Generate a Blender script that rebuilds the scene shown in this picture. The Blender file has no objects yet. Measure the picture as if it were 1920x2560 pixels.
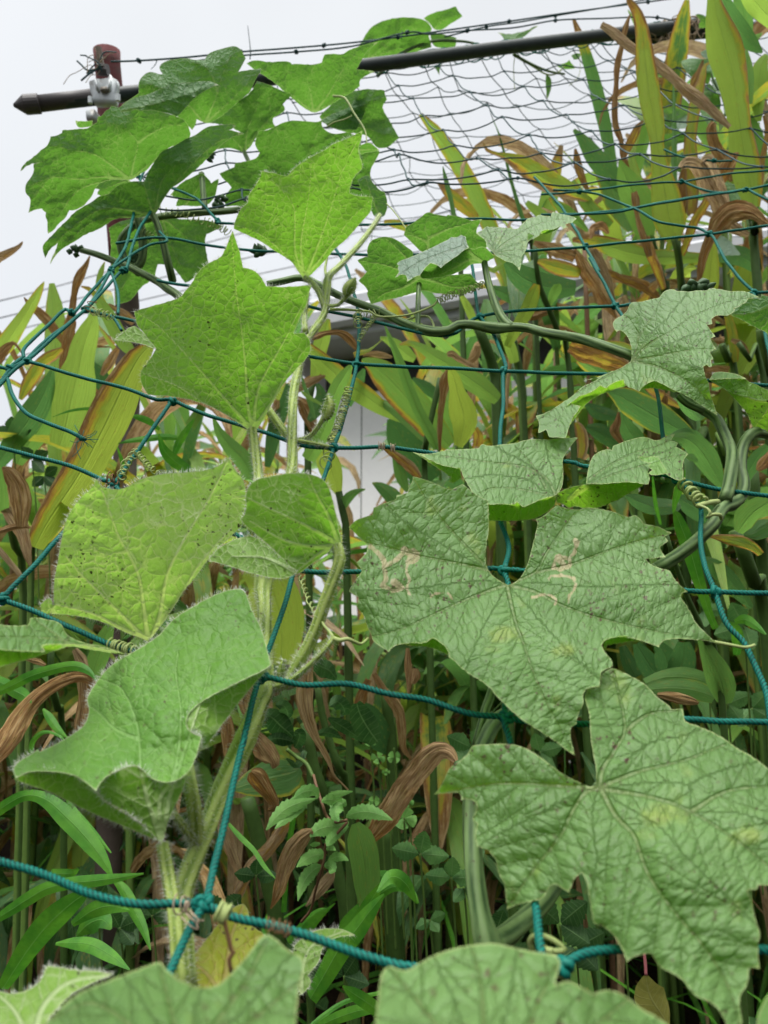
import bpy, bmesh, math, random
import numpy as np
from mathutils import Vector, Matrix, noise
from mathutils.geometry import delaunay_2d_cdt

random.seed(7)
RNG = np.random.default_rng(7)
SC = bpy.context.scene
COL = SC.collection

# ------------------------------------------------------------------ camera
FPX = 1884.0                       # focal length in photo pixels (1920 wide)
CAM = Vector((0.0, 0.0, 0.62))
PITCH = math.radians(10.0)
cd = bpy.data.cameras.new('camera'); cam = bpy.data.objects.new('camera', cd); COL.objects.link(cam)
cam.location = CAM; cam.rotation_euler = (math.radians(90) + PITCH, 0, 0)
cd.sensor_fit = 'HORIZONTAL'; cd.sensor_width = 36.0; cd.lens = 36.0 * FPX / 1920.0
cd.clip_start = 0.01; cd.clip_end = 500.0
cd.dof.use_dof = True; cd.dof.focus_distance = 0.46; cd.dof.aperture_fstop = 20.0
SC.camera = cam
SC.render.resolution_x = 768; SC.render.resolution_y = 1024
AX = Vector((0, math.cos(PITCH), math.sin(PITCH))); RT = Vector((1, 0, 0)); UP = Vector((0, -math.sin(PITCH), math.cos(PITCH)))

# ------------------------------------------------------------------ sky, sun, exposure
SUN_EL, SUN_AZ = math.radians(64), math.radians(200)
w = bpy.data.worlds.new("World"); SC.world = w; w.use_nodes = True
nt = w.node_tree; nt.nodes.clear()
def wn(t): return nt.nodes.new(t)
out = wn('ShaderNodeOutputWorld'); bg = wn('ShaderNodeBackground'); sky = wn('ShaderNodeTexSky')
sky.sky_type = 'NISHITA'; sky.sun_disc = False; sky.sun_elevation = SUN_EL; sky.sun_rotation = SUN_AZ
tc = wn('ShaderNodeTexCoord'); sep = wn('ShaderNodeSeparateXYZ'); nt.links.new(tc.outputs['Generated'], sep.inputs[0])
rmp = wn('ShaderNodeValToRGB'); cr = rmp.color_ramp        # cloud brightness by elevation (sin)
cr.elements[0].position = 0.0; cr.elements[0].color = (0.064, 0.067, 0.071, 1)
cr.elements[1].position = 1.0; cr.elements[1].color = (0.52, 0.52, 0.515, 1)
for p, c in ((0.30, (0.069, 0.072, 0.076, 1)), (0.73, (0.081, 0.0835, 0.0865, 1)), (0.86, (0.36, 0.36, 0.358, 1))):
    e = cr.elements.new(p); e.color = c
nt.links.new(sep.outputs['Z'], rmp.inputs[0])
nz = wn('ShaderNodeTexNoise'); nz.inputs['Scale'].default_value = 1.6; nz.inputs['Detail'].default_value = 3
nt.links.new(tc.outputs['Generated'], nz.inputs['Vector'])
mr = wn('ShaderNodeMapRange'); mr.inputs[1].default_value = 0.3; mr.inputs[2].default_value = 0.7; mr.inputs[3].default_value = 0.91; mr.inputs[4].default_value = 1.08
nt.links.new(nz.outputs[0], mr.inputs[0])
# brighter cloud towards the west (photo's upper left)
mrx = wn('ShaderNodeMapRange'); mrx.inputs[1].default_value = -0.5; mrx.inputs[2].default_value = 0.5; mrx.inputs[3].default_value = 1.10; mrx.inputs[4].default_value = 0.89
nt.links.new(sep.outputs['X'], mrx.inputs[0])
mm = wn('ShaderNodeMath'); mm.operation = 'MULTIPLY'; nt.links.new(mr.outputs[0], mm.inputs[0]); nt.links.new(mrx.outputs[0], mm.inputs[1])
# low sky behind the viewer dimmed, added to darken the background
hb = wn('ShaderNodeMapRange'); hb.interpolation_type = 'SMOOTHSTEP'; hb.inputs[1].default_value = .05; hb.inputs[2].default_value = .36; hb.inputs[3].default_value = .42; nt.links.new(sep.outputs['Z'], hb.inputs[0])
hy = wn('ShaderNodeMapRange'); hy.interpolation_type = 'SMOOTHSTEP'; hy.inputs[1].default_value = .30; hy.inputs[2].default_value = -.10; nt.links.new(sep.outputs['Y'], hy.inputs[0])
hm = wn('ShaderNodeMix'); hm.data_type = 'FLOAT'; hm.inputs[2].default_value = 1.0; nt.links.new(hy.outputs[0], hm.inputs[0]); nt.links.new(hb.outputs[0], hm.inputs[3])
m2 = wn('ShaderNodeMath'); m2.operation = 'MULTIPLY'; nt.links.new(mm.outputs[0], m2.inputs[0]); nt.links.new(hm.outputs[0], m2.inputs[1]); mm = m2
sc_ = wn('ShaderNodeVectorMath'); sc_.operation = 'SCALE'; nt.links.new(rmp.outputs[0], sc_.inputs[0]); nt.links.new(mm.outputs[0], sc_.inputs['Scale'])
gain = wn('ShaderNodeVectorMath'); gain.operation = 'SCALE'; gain.inputs['Scale'].default_value = 100.0
nt.links.new(sc_.outputs[0], gain.inputs[0])
mx = wn('ShaderNodeMix'); mx.data_type = 'RGBA'; mx.inputs['Factor'].default_value = 0.985
nt.links.new(sky.outputs[0], mx.inputs['A']); nt.links.new(gain.outputs[0], mx.inputs['B'])
nt.links.new(mx.outputs['Result'], bg.inputs['Color']); bg.inputs['Strength'].default_value = 0.1
nt.links.new(bg.outputs[0], out.inputs[0])

sd = bpy.data.lights.new('sun', 'SUN'); so = bpy.data.objects.new('sun', sd); COL.objects.link(so)
sd.energy = 2.2; sd.angle = math.radians(24); sd.color = (1.0, 0.97, 0.92)
sdir = Vector((math.sin(SUN_AZ) * math.cos(SUN_EL), math.cos(SUN_AZ) * math.cos(SUN_EL), math.sin(SUN_EL)))
so.rotation_euler = sdir.to_track_quat('Z', 'Y').to_euler(); so.location = (0, 0, 8)
SC.view_settings.view_transform = 'Standard'; SC.view_settings.look = 'None'
SC.view_settings.exposure = 0.11; SC.view_settings.gamma = 1.0; SC.view_settings.use_curve_mapping = False
SC.cycles.max_bounces = 8; SC.cycles.transmission_bounces = 6; SC.cycles.diffuse_bounces = 4

# ------------------------------------------------------------------ photo measurement frames
FR = {'P': (0, 0, 1.0), 'F': (0, 0, 1659 / 1920.0),
      'T1': (0, 0, 1.728), 'T2': (960, 0, 1.728), 'T3': (0, 640, 1.728), 'T4': (960, 640, 1.728),
      'T5': (0, 1280, 1.728), 'T6': (960, 1280, 1.728), 'T7': (0, 1860, 1.728), 'T8': (960, 1860, 1.728),
      'Z1': (1440, 0, 3.456), 'Z2': (1440, 500, 3.456), 'Z3': (960, 300, 3.456), 'Z4': (760, 760, 3.456),
      'Z5': (0, 640, 3.456), 'Z6': (0, 1280, 3.456), 'Z7': (500, 1640, 2.9625), 'Z8': (1440, 1080, 3.456),
      'Z9': (480, 560, 3.456), 'Z0': (0, 60, 3.456)}

def nums(s): return [[float(v) for v in t.split(',')] for t in s.split()]
def px(fr, s):
    x0, y0, k = FR[fr]
    return [(x0 + p[0] / k, y0 + p[1] / k) for p in nums(s)]
def px3(fr, s):                    # x,y,value  -> value kept as it is
    x0, y0, k = FR[fr]
    return [(x0 + p[0] / k, y0 + p[1] / k, p[2]) for p in nums(s)]
def pxw(fr, s):                    # x,y,halfwidth -> all scaled
    x0, y0, k = FR[fr]
    return [(x0 + p[0] / k, y0 + p[1] / k, p[2] / k) for p in nums(s)]
def P(x, y, d):
    x, y, d = float(x), float(y), float(d)
    return CAM + d * (AX + RT * ((x - 960.0) / FPX) - UP * ((y - 1280.0) / FPX))
def proj(v):
    r = Vector(v) - CAM; d = r.dot(AX)
    return 960 + FPX * r.dot(RT) / d, 1280 - FPX * r.dot(UP) / d, d
def Parr(xy, d):
    x = (xy[:, 0] - 960) / FPX * d; y = -(xy[:, 1] - 1280) / FPX * d
    return np.array(CAM)[None] + d[:, None] * np.array(AX)[None] + x[:, None] * np.array(RT)[None] + y[:, None] * np.array(UP)[None]
ND_Y = [0, 165, 300, 480, 540, 625, 793, 928, 1140, 1441, 1794, 2384, 2700]
ND_D = [1.7, 1.30, 1.0, .80, .73, .66, .57, .51, .44, .36, .30, .21, .17]
def nd(y): return float(np.interp(y, ND_Y, ND_D))

# ------------------------------------------------------------------ object helpers
def wloc(o):
    v = Vector((0, 0, 0))
    while o is not None: v = v + o.location; o = o.parent
    return v
def tag(o, label=None, cat=None, group=None, kind=None):
    if label: o['label'] = label
    if cat: o['category'] = cat
    if group: o['group'] = group
    if kind: o['kind'] = kind
    return o
def thing(name, label, cat, loc=(0, 0, 0), group=None):
    o = bpy.data.objects.new(name, None); COL.objects.link(o); o.location = loc; o.empty_display_size = .05
    return tag(o, label, cat, group)
def mesh_obj(name, V, F, mat, parent=None, attrs=None, smooth=True, label=None):
    V = np.asarray(V, dtype=np.float64).reshape(-1, 3)
    if parent is not None: V = V - np.array(wloc(parent))[None]
    me = bpy.data.meshes.new(name)
    me.from_pydata(V.tolist(), [], F)
    if smooth and len(me.polygons): me.polygons.foreach_set('use_smooth', np.ones(len(me.polygons), dtype=bool))
    for k, a in (attrs or {}).items():
        a = np.asarray(a, dtype=np.float32)
        if a.ndim == 1:
            at = me.attributes.new(k, 'FLOAT', 'POINT'); at.data.foreach_set('value', a)
        else:
            at = me.attributes.new(k, 'FLOAT_VECTOR', 'POINT'); at.data.foreach_set('vector', a.ravel())
    for m in (mat if isinstance(mat, (list, tuple)) else [mat]): me.materials.append(m)
    me.update()
    o = bpy.data.objects.new(name, me); COL.objects.link(o)
    if parent is not None: o.parent = parent
    if label: o['label'] = label
    return o

class MB:
    """collects shapes of one mesh"""
    def __init__(self): self.V = []; self.F = []; self.n = 0; self.A = {}
    def add(self, V, F, **at):
        V = np.asarray(V, dtype=float).reshape(-1, 3)
        self.F += [[i + self.n for i in f] for f in F]; self.V.append(V)
        for k in set(self.A) | set(at):
            self.A.setdefault(k, [np.zeros(self.n)] if self.n else [])
            self.A[k].append(np.broadcast_to(np.asarray(at.get(k, 0.0), dtype=float), (len(V),)).copy())
        self.n += len(V)
    def build(self, name, mat, parent=None, smooth=True, label=None):
        A = {k: np.concatenate(v) for k, v in self.A.items()}
        return mesh_obj(name, np.concatenate(self.V), self.F, mat, parent, A, smooth, label)

def catmull(pts, step):
    """resample a 3D polyline smoothly"""
    P_ = [np.array(p, dtype=float) for p in pts]
    if len(P_) == 2:
        n = max(1, int(np.linalg.norm(P_[1] - P_[0]) / step)); return np.array([P_[0] + (P_[1] - P_[0]) * i / n for i in range(n + 1)])
    out_ = []
    Q = [2 * P_[0] - P_[1]] + P_ + [2 * P_[-1] - P_[-2]]
    for i in range(1, len(Q) - 2):
        a, b, c, d = Q[i - 1], Q[i], Q[i + 1], Q[i + 2]
        n = max(1, int(math.ceil(np.linalg.norm(c[:3] - b[:3]) / step)))
        for j in range(n):
            t = j / n
            out_.append(.5 * ((2 * b) + (c - a) * t + (2 * a - 5 * b + 4 * c - d) * t * t + (3 * b - a - 3 * c + d) * t ** 3))
    out_.append(P_[-1]); return np.array(out_)
def frames(C):
    T = np.gradient(C, axis=0); T /= np.maximum(np.linalg.norm(T, axis=1), 1e-9)[:, None]
    N = np.zeros_like(C); u = np.array([0, 0, 1.0]) if abs(T[0][2]) < .9 else np.array([1.0, 0, 0])
    u = u - T[0] * u.dot(T[0]); u /= np.linalg.norm(u)
    for i in range(len(C)):
        u = u - T[i] * u.dot(T[i]); u /= max(np.linalg.norm(u), 1e-9); N[i] = u
    return T, N, np.cross(T, N)
def tube_geo(C, R, sides=8, lobes=0, pitch=.007, lobe_amt=.22, cap=True):
    C = np.asarray(C); R = np.broadcast_to(np.asarray(R, dtype=float), (len(C),))
    T, N, B = frames(C)
    s = np.concatenate([[0], np.cumsum(np.linalg.norm(np.diff(C, axis=0), axis=1))])
    th = np.linspace(0, 2 * math.pi, sides, endpoint=False)
    rr = np.ones((len(C), sides))
    if lobes:
        tw = (s / pitch * 2 * math.pi / 1.0) if pitch else np.zeros(len(C))
        rr = 1 - lobe_amt + lobe_amt * np.abs(np.cos(lobes * .5 * (th[None] - tw[:, None]))) * 1.4
    V = C[:, None] + (R[:, None] * rr)[..., None] * (np.cos(th)[None, :, None] * N[:, None] + np.sin(th)[None, :, None] * B[:, None])
    F = []
    n = len(C)
    for i in range(n - 1):
        for j in range(sides):
            k = (j + 1) % sides
            F.append([i * sides + j, i * sides + k, (i + 1) * sides + k, (i + 1) * sides + j])
    if cap:
        F.append(list(range(sides))[::-1]); F.append([(n - 1) * sides + j for j in range(sides)])
    return V.reshape(-1, 3), F, rr.ravel(), np.repeat(s, sides)

def path3(fr, s, off=0.0, d=None):
    """photo polyline -> 3D points; third number, when given, is the distance"""
    o = []
    for q in nums(s):
        x0, y0, k = FR[fr]; x, y = x0 + q[0] / k, y0 + q[1] / k
        dd = q[2] if len(q) > 2 else (d if d is not None else nd(y) + off)
        o.append(P(x, y, dd))
    return o
# ------------------------------------------------------------------ materials
class NB:
    def __init__(s, name):
        s.m = bpy.data.materials.new(name); s.m.use_nodes = True; s.t = s.m.node_tree; s.t.nodes.clear()
        s.out = s.n('ShaderNodeOutputMaterial')
    def n(s, t, **k):
        o = s.t.nodes.new(t)
        for a, v in k.items(): setattr(o, a, v)
        return o
    def set(s, sock, v):
        if hasattr(v, 'is_output') or isinstance(v, bpy.types.NodeSocket): s.t.links.new(v, sock)
        elif isinstance(v, (tuple, list)) and len(v) == 3 and sock.type == 'RGBA': sock.default_value = (*v, 1)
        else: sock.default_value = v
    def math(s, op, a, b=0.0, c=None, clamp=False):
        o = s.n('ShaderNodeMath', operation=op, use_clamp=clamp); s.set(o.inputs[0], a); s.set(o.inputs[1], b)
        if c is not None: s.set(o.inputs[2], c)
        return o.outputs[0]
    def mix(s, f, a, b):
        o = s.n('ShaderNodeMix', data_type='RGBA'); s.set(o.inputs['Factor'], f); s.set(o.inputs['A'], a); s.set(o.inputs['B'], b)
        return o.outputs['Result']
    def mixf(s, f, a, b):
        o = s.n('ShaderNodeMix', data_type='FLOAT'); s.set(o.inputs[0], f); s.set(o.inputs[2], a); s.set(o.inputs[3], b)
        return o.outputs[0]
    def rng(s, v, a, b, c=0.0, d=1.0):
        o = s.n('ShaderNodeMapRange', interpolation_type='SMOOTHSTEP'); o.clamp = True
        s.set(o.inputs[0], v); o.inputs[1].default_value = a; o.inputs[2].default_value = b; o.inputs[3].default_value = c; o.inputs[4].default_value = d
        return o.outputs[0]
    def attr(s, name):
        o = s.n('ShaderNodeAttribute', attribute_name=name); return o
    def noise(s, vec, scale, detail=3.0, rough=.55, color=False):
        o = s.n('ShaderNodeTexNoise'); s.set(o.inputs['Vector'], vec); o.inputs['Scale'].default_value = scale; o.inputs['Detail'].default_value = detail; o.inputs['Roughness'].default_value = rough
        return o.outputs['Color' if color else 0]
    def vor(s, vec, scale, feat='DISTANCE_TO_EDGE', rand=1.0):
        o = s.n('ShaderNodeTexVoronoi', feature=feat); s.set(o.inputs['Vector'], vec); o.inputs['Scale'].default_value = scale; o.inputs['Randomness'].default_value = rand
        return o
    def vscale(s, vec, k):
        o = s.n('ShaderNodeVectorMath', operation='SCALE'); s.set(o.inputs[0], vec); s.set(o.inputs['Scale'], k); return o.outputs[0]
    def vadd(s, a, b, op='ADD'):
        o = s.n('ShaderNodeVectorMath', operation=op); s.set(o.inputs[0], a); s.set(o.inputs[1], b); return o.outputs[0]
    def pbsdf(s, col, rough=.6, spec=.3, normal=None, metal=0.0):
        o = s.n('ShaderNodeBsdfPrincipled'); s.set(o.inputs['Base Color'], col); s.set(o.inputs['Roughness'], rough)
        o.inputs['Specular IOR Level'].default_value = spec; s.set(o.inputs['Metallic'], metal)
        if normal is not None: s.set(o.inputs['Normal'], normal)
        return o.outputs[0]
    def trans(s, col, normal=None):
        o = s.n('ShaderNodeBsdfTranslucent'); s.set(o.inputs[0], col)
        if normal is not None: s.set(o.inputs['Normal'], normal)
        return o.outputs[0]
    def mixs(s, f, a, b):
        o = s.n('ShaderNodeMixShader'); s.set(o.inputs[0], f); s.t.links.new(a, o.inputs[1]); s.t.links.new(b, o.inputs[2]); return o.outputs[0]
    def bump(s, h, strength=.5, dist=.001, normal=None):
        o = s.n('ShaderNodeBump'); s.set(o.inputs['Height'], h); o.inputs['Strength'].default_value = strength; o.inputs['Distance'].default_value = dist
        if normal is not None: s.set(o.inputs['Normal'], normal)
        return o.outputs[0]
    def done(s, sh): s.t.links.new(sh, s.out.inputs[0]); return s.m

def gourd_leaf_mat(name, top, under, trans, vein_top, vein_under, rim, cell=7.0, mink=.85, vein_core=None, vary=(.72, .82, .72), ladder=0.0, spots=.5, blotch=.25, bump=.6,
                   tfac=.38, vmain=(.45, .9), vsec=(.18, .42), vmin=.035, trail=0.0, ylw=(0.30, .36, .06), mines=None):
    b = NB(name)
    lc = b.attr('lc').outputs['Vector']; vc = b.attr('vc').outputs['Vector']
    vd = b.attr('vd').outputs['Fac']; sdd = b.attr('sd').outputs['Fac']; ed = b.attr('ed').outputs['Fac']; seed = b.attr('seed').outputs['Fac']
    sv = b.n('ShaderNodeCombineXYZ'); b.set(sv.inputs[0], seed); b.set(sv.inputs[1], b.math('MULTIPLY', seed, 1.7)); sv = sv.outputs[0]
    lcs = b.vadd(lc, sv)
    base_v = lcs
    if ladder:
        base_v = b.n('ShaderNodeMix', data_type='VECTOR'); base_v.inputs['Factor'].default_value = ladder
        b.set(base_v.inputs['A'], lcs); b.set(base_v.inputs['B'], vc); base_v = base_v.outputs['Result']
    wob = b.vscale(b.vadd(b.noise(lcs, .16, 3, color=True), (.5, .5, .5), 'SUBTRACT'), cell * .55)
    wob2 = b.vscale(b.vadd(b.noise(lcs, .55, 2, color=True), (.5, .5, .5), 'SUBTRACT'), cell * .22)
    vv = b.vadd(b.vadd(base_v, wob), wob2)
    v1 = b.vor(vv, 1.0 / cell).outputs['Distance']
    v2 = b.vor(vv, 2.5 / cell).outputs['Distance']
    m_main = b.rng(vd, vmain[0], vmain[1], 1, 0); m_sec = b.rng(sdd, vsec[0], vsec[1], 1, 0)
    m_min = b.rng(v1, vmin * .3, vmin * 1.6, 1, 0); m_min2 = b.rng(v2, vmin * .4, vmin * 2.2, 1, 0)
    back = b.n('ShaderNodeNewGeometry').outputs['Backfacing']
    n1 = b.noise(lcs, .022, 4); n2 = b.noise(lcs, .35, 4); n3 = b.noise(lcs, .05, 3)
    top_l = b.mix(b.rng(n1, .35, .7), top, tuple(c * k for c, k in zip(top, vary)))
    top_l = b.mix(b.math('MULTIPLY', b.rng(n3, .60, .74), blotch), top_l, ylw)
    und_l = b.mix(b.rng(n1, .35, .7), under, tuple(c * .82 for c in under))
    fine = b.math('MULTIPLY_ADD', n2, .22, .89)
    lam = b.mix(back, top_l, und_l)
    mul = b.n('ShaderNodeVectorMath', operation='SCALE'); b.set(mul.inputs[0], lam); b.set(mul.inputs['Scale'], fine); lam = mul.outputs[0]
    vein = b.mix(back, vein_top, vein_under)
    core = b.mix(back, vein_core or vein_top, vein_under)
    vmask = b.math('MAXIMUM', m_main, b.math('MAXIMUM', b.math('MULTIPLY', m_sec, .85), b.math('MAXIMUM', b.math('MULTIPLY', m_min, b.math('MULTIPLY', b.rng(b.noise(lcs, .045, 3), .30, .70, .35, 1.1), mink)), b.math('MULTIPLY', m_min2, .25 * mink))))
    col = b.mix(vmask, lam, vein)
    col = b.mix(b.math('MULTIPLY', b.rng(vd, vmain[0] * .45, vmain[0] * .95, 1, 0), .8), col, core)
    # pale leaf margin
    col = b.mix(b.math('MULTIPLY', b.rng(ed, .08, .42, 1, 0), .7), col, rim)
    # dirt specks, rusty scabs
    vs = b.vor(b.vadd(lcs, b.vscale(b.noise(lcs, .8, 3, color=True), 3.0)), .22, 'F1')
    pick = b.n('ShaderNodeSeparateColor'); b.t.links.new(vs.outputs['Color'], pick.inputs[0])
    patch = b.rng(b.noise(b.vadd(lcs, (31, 7, 0)), .03, 2), .45, .62)
    sp = b.math('MULTIPLY', b.rng(b.math('DIVIDE', vs.outputs['Distance'], b.math('MULTIPLY_ADD', pick.outputs[2], 1.5, .35)), .10, .26, 1, 0), b.rng(pick.outputs[0], 1 - .45 * spots, 1 - .45 * spots + .05))
    sp = b.math('MULTIPLY', sp, b.math('MULTIPLY_ADD', patch, .6, .4))
    vs2 = b.vor(b.vadd(lcs, b.vscale(b.noise(lcs, 1.5, 2, color=True), 1.2)), .48, 'F1')
    pk2 = b.n('ShaderNodeSeparateColor'); b.t.links.new(vs2.outputs['Color'], pk2.inputs[0])
    sp2 = b.math('MULTIPLY', b.math('MULTIPLY', b.rng(vs2.outputs['Distance'], .10, .3, 1, 0), b.rng(pk2.outputs[1], 1 - .33 * spots, 1 - .33 * spots + .04)), patch)
    spt = b.math('MAXIMUM', sp, sp2)
    dirt = b.mix(back, (.085, .045, .022), (.03, .018, .008))
    col = b.mix(spt, col, dirt)
    tcol = b.mix(b.math('MULTIPLY', vmask, .8), trans, tuple(min(1, c * k + o) for c, k, o in zip(trans, (1.7, 1.2, 2.0), (.08, .06, .05))))
    tcol = b.mix(b.rng(n1, .35, .7, 0, .15), tcol, tuple(c * .6 for c in trans))
    tcol = b.mix(b.math('MULTIPLY', b.rng(ed, .1, .6, 1, 0), .6), tcol, (.45, .55, .25))
    tcol = b.mix(spt, tcol, (.02, .015, .005))
    if mines:                       # pale winding tracks left by leaf miners
        ta = b.attr('mine').outputs['Fac']
        mk = b.rng(b.math('ADD', ta, b.math('MULTIPLY', b.math('SUBTRACT', n2, .5), 1.2)), .35, .62)
        mk = b.math('MULTIPLY', mk, b.rng(n2, .25, .6, .45, .9)); col = b.mix(mk, col, (.42, .37, .20)); tcol = b.mix(mk, tcol, (.35, .30, .14))
    dome = b.math('POWER', b.math('MINIMUM', v1, .42), .55)
    h = b.math('SUBTRACT', dome, b.math('MULTIPLY', b.math('MAXIMUM', m_main, b.math('MULTIPLY', m_sec, .8)), .6))
    h = b.math('ADD', h, b.math('MULTIPLY', b.math('MINIMUM', v2, .3), .35))
    h = b.math('ADD', h, b.math('MULTIPLY', n2, .08))
    nrm = b.bump(h, bump, .0022)
    sh = b.mixs(tfac, b.pbsdf(col, b.mixf(n2, .40, .62), .45, nrm), b.trans(tcol, nrm))
    return b.done(sh)

LUFFA = gourd_leaf_mat('luffa_leaf', (.150, .278, .084), (.15, .32, .045), (.27, .60, .025), (.078, .158, .034), (.17, .31, .10), (.38, .46, .17),
                       cell=4.7, ladder=1.0, mink=.5, vein_core=(.20, .27, .10), vary=(.64, .72, .55), vmain=(.34, .72), vsec=(.16, .40), spots=1.7, blotch=.5, bump=.62, tfac=.36, vmin=.055, mines=True)
LUFFA_FAR = gourd_leaf_mat('far_luffa_leaf', (.22, .31, .24), (.085, .215, .060), (.125, .33, .030), (.13, .20, .13), (.13, .27, .075), (.45, .52, .3),
                       cell=6.0, ladder=.0, spots=.22, blotch=.2, bump=.7, tfac=.42, vmain=(.5, 1.0), vmin=.03)  # greyer top and deeper green underside than the near luffa leaves
HAIRY = gourd_leaf_mat('hairy_gourd_leaf', (.150, .335, .045), (.22, .40, .060), (.185, .44, .028), (.205, .40, .10), (.42, .55, .25), (.55, .62, .36),
                       cell=5.2, ladder=0.0, mink=.7, spots=.8, blotch=.15, bump=.5, tfac=.45, vmain=(.34, .78), vsec=(.16, .40), vmin=.045)
HAIRY_PALE = gourd_leaf_mat('downy_lit_gourd_leaf', (.16, .34, .10), (.40, .57, .15), (.40, .74, .09), (.20, .36, .13), (.55, .65, .38), (.55, .62, .36),
                       cell=6.2, ladder=0.0, spots=1.5, blotch=.15, bump=.5, tfac=.48, vmain=(.36, .85), vsec=(.16, .42), vmin=.045)  # young leaf's paler green, with the light on its face added into the colour
YELLOW = gourd_leaf_mat('yellowed_gourd_leaf', (.40, .44, .04), (.40, .44, .05), (.55, .50, .02), (.40, .36, .10), (.42, .42, .12), (.5, .5, .2),
                       cell=7.5, spots=.9, blotch=.5, bump=.5, tfac=.4)

def blade_mat():
    b = NB('ginger_leaf')
    dry = b.attr('dry').outputs['Fac']; tone = b.attr('tone').outputs['Fac']; s = b.attr('s').outputs['Fac']; t = b.attr('t').outputs['Fac']; seed = b.attr('seed').outputs['Fac']
    cx = b.n('ShaderNodeCombineXYZ'); b.set(cx.inputs[0], b.math('MULTIPLY', s, 9.0)); b.set(cx.inputs[1], b.math('MULTIPLY', t, 1.1)); b.set(cx.inputs[2], seed)
    cf = b.n('ShaderNodeCombineXYZ'); b.set(cf.inputs[0], b.math('MULTIPLY', s, 24.0)); b.set(cf.inputs[1], b.math('MULTIPLY', t, 1.6)); b.set(cf.inputs[2], seed)
    cl = b.n('ShaderNodeCombineXYZ'); b.set(cl.inputs[0], b.math('MULTIPLY', s, 1.3)); b.set(cl.inputs[1], b.math('MULTIPLY', t, 4.5)); b.set(cl.inputs[2], seed)
    st = b.noise(cx.outputs[0], 1.0, 4); fi = b.noise(cf.outputs[0], 1.0, 3); lo = b.noise(cl.outputs[0], 1.0, 5, .6)
    d = b.math('ADD', dry, b.math('ADD', b.math('MULTIPLY', b.math('SUBTRACT', st, .5), .35), b.math('MULTIPLY', b.math('SUBTRACT', lo, .5), .55)), clamp=True)
    gr = b.n('ShaderNodeValToRGB'); g = gr.color_ramp
    g.elements[0].position = 0; g.elements[0].color = (.042, .115, .032, 1); g.elements[1].position = 1; g.elements[1].color = (.275, .365, .045, 1)
    for p_, c in ((.35, (.095, .225, .050, 1)), (.6, (.140, .285, .050, 1)), (.75, (.205, .335, .052, 1))): e = g.elements.new(p_); e.color = c
    b.set(gr.inputs[0], tone)
    r = b.n('ShaderNodeValToRGB'); q = r.color_ramp; q.elements[0].position = .30; q.elements[0].color = (0, 0, 0, 1); q.elements[1].position = 1.0; q.elements[1].color = (.54, .385, .21, 1)
    q.elements[0].color = (.15, .24, .03, 1)
    for p_, c in ((.46, (.33, .31, .03, 1)), (.56, (.36, .22, .035, 1)), (.66, (.29, .135, .036, 1)), (.82, (.42, .265, .10, 1))): e = q.elements.new(p_); e.color = c
    b.set(r.inputs[0], d)
    col = b.mix(b.rng(d, .26, .40), gr.outputs[0], r.outputs[0])
    sn = b.math('FRACT', b.math('MULTIPLY', seed, 7.31)); deadk = b.rng(d, .5, .7)
    col = b.mix(b.math('MULTIPLY', deadk, b.rng(sn, .45, 1.0, 0, .6)), col, (.47, .38, .25)); col = b.mix(b.math('MULTIPLY', deadk, b.rng(sn, .0, .3, .45, 0)), col, (.34, .15, .045))
    rib = b.rng(b.math('ABSOLUTE', s), .015, .07, 1, 0)
    cs = b.n('ShaderNodeCombineXYZ'); b.set(cs.inputs[0], b.math('MULTIPLY', s, 2.6)); b.set(cs.inputs[1], b.math('MULTIPLY', t, 5.5)); b.set(cs.inputs[2], seed)
    vo = b.vor(b.vadd(cs.outputs[0], b.vscale(b.noise(cs.outputs[0], 2.2, 3, color=True), .5)), 2.4, 'F1'); pk = b.n('ShaderNodeSeparateColor'); b.t.links.new(vo.outputs['Color'], pk.inputs[0])
    spot = b.math('MULTIPLY', b.rng(vo.outputs['Distance'], .10, .30, 1, 0), b.rng(pk.outputs[0], .72, .78))
    halo = b.math('MULTIPLY', b.rng(vo.outputs['Distance'], .25, .55, 1, 0), b.rng(pk.outputs[0], .72, .78))
    col = b.mix(b.math('MULTIPLY', halo, .45), col, (.34, .33, .05)); col = b.mix(b.math('MULTIPLY', spot, .75), col, (.14, .07, .025))
    cm = b.n('ShaderNodeCombineXYZ'); b.set(cm.inputs[0], b.math('MULTIPLY', s, 5.0)); b.set(cm.inputs[1], b.math('MULTIPLY', t, 3.0)); b.set(cm.inputs[2], seed)
    mo = b.noise(cm.outputs[0], 1.3, 6, .68)
    col = b.mix(b.math('MULTIPLY', b.rng(d, .5, .7), b.rng(mo, .36, .58, .6, 0)), col, (.15, .075, .030)); col = b.mix(b.math('MULTIPLY', b.rng(d, .55, .75), b.rng(mo, .48, .68, 0, .75)), col, (.58, .44, .22))
    col = b.mix(b.math('MULTIPLY', rib, .45), col, b.mix(b.rng(d, .4, .7), (.20, .31, .08), (.3, .2, .1)))
    k = b.math('MULTIPLY_ADD', fi, b.mixf(b.rng(d, .5, .75), 1.0, .45), b.mixf(b.rng(d, .5, .75), .52, .80)); k = b.math('MULTIPLY', k, b.math('MULTIPLY_ADD', lo, .5, .75))
    col = b.vscale(col, k)
    isd = b.rng(d, .5, .75)
    tcol = b.mix(isd, b.vscale(b.mix(b.rng(d, .26, .42), gr.outputs[0], r.outputs[0]), 1.9), b.vscale(col, .9))
    h = b.math('ADD', b.math('MULTIPLY', fi, .5), b.math('MULTIPLY', b.math('ADD', st, mo), b.math('MULTIPLY_ADD', isd, .8, .3)))
    h = b.math('SUBTRACT', h, b.math('MULTIPLY', rib, .5))
    nrm = b.bump(h, .7, .0028)
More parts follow.
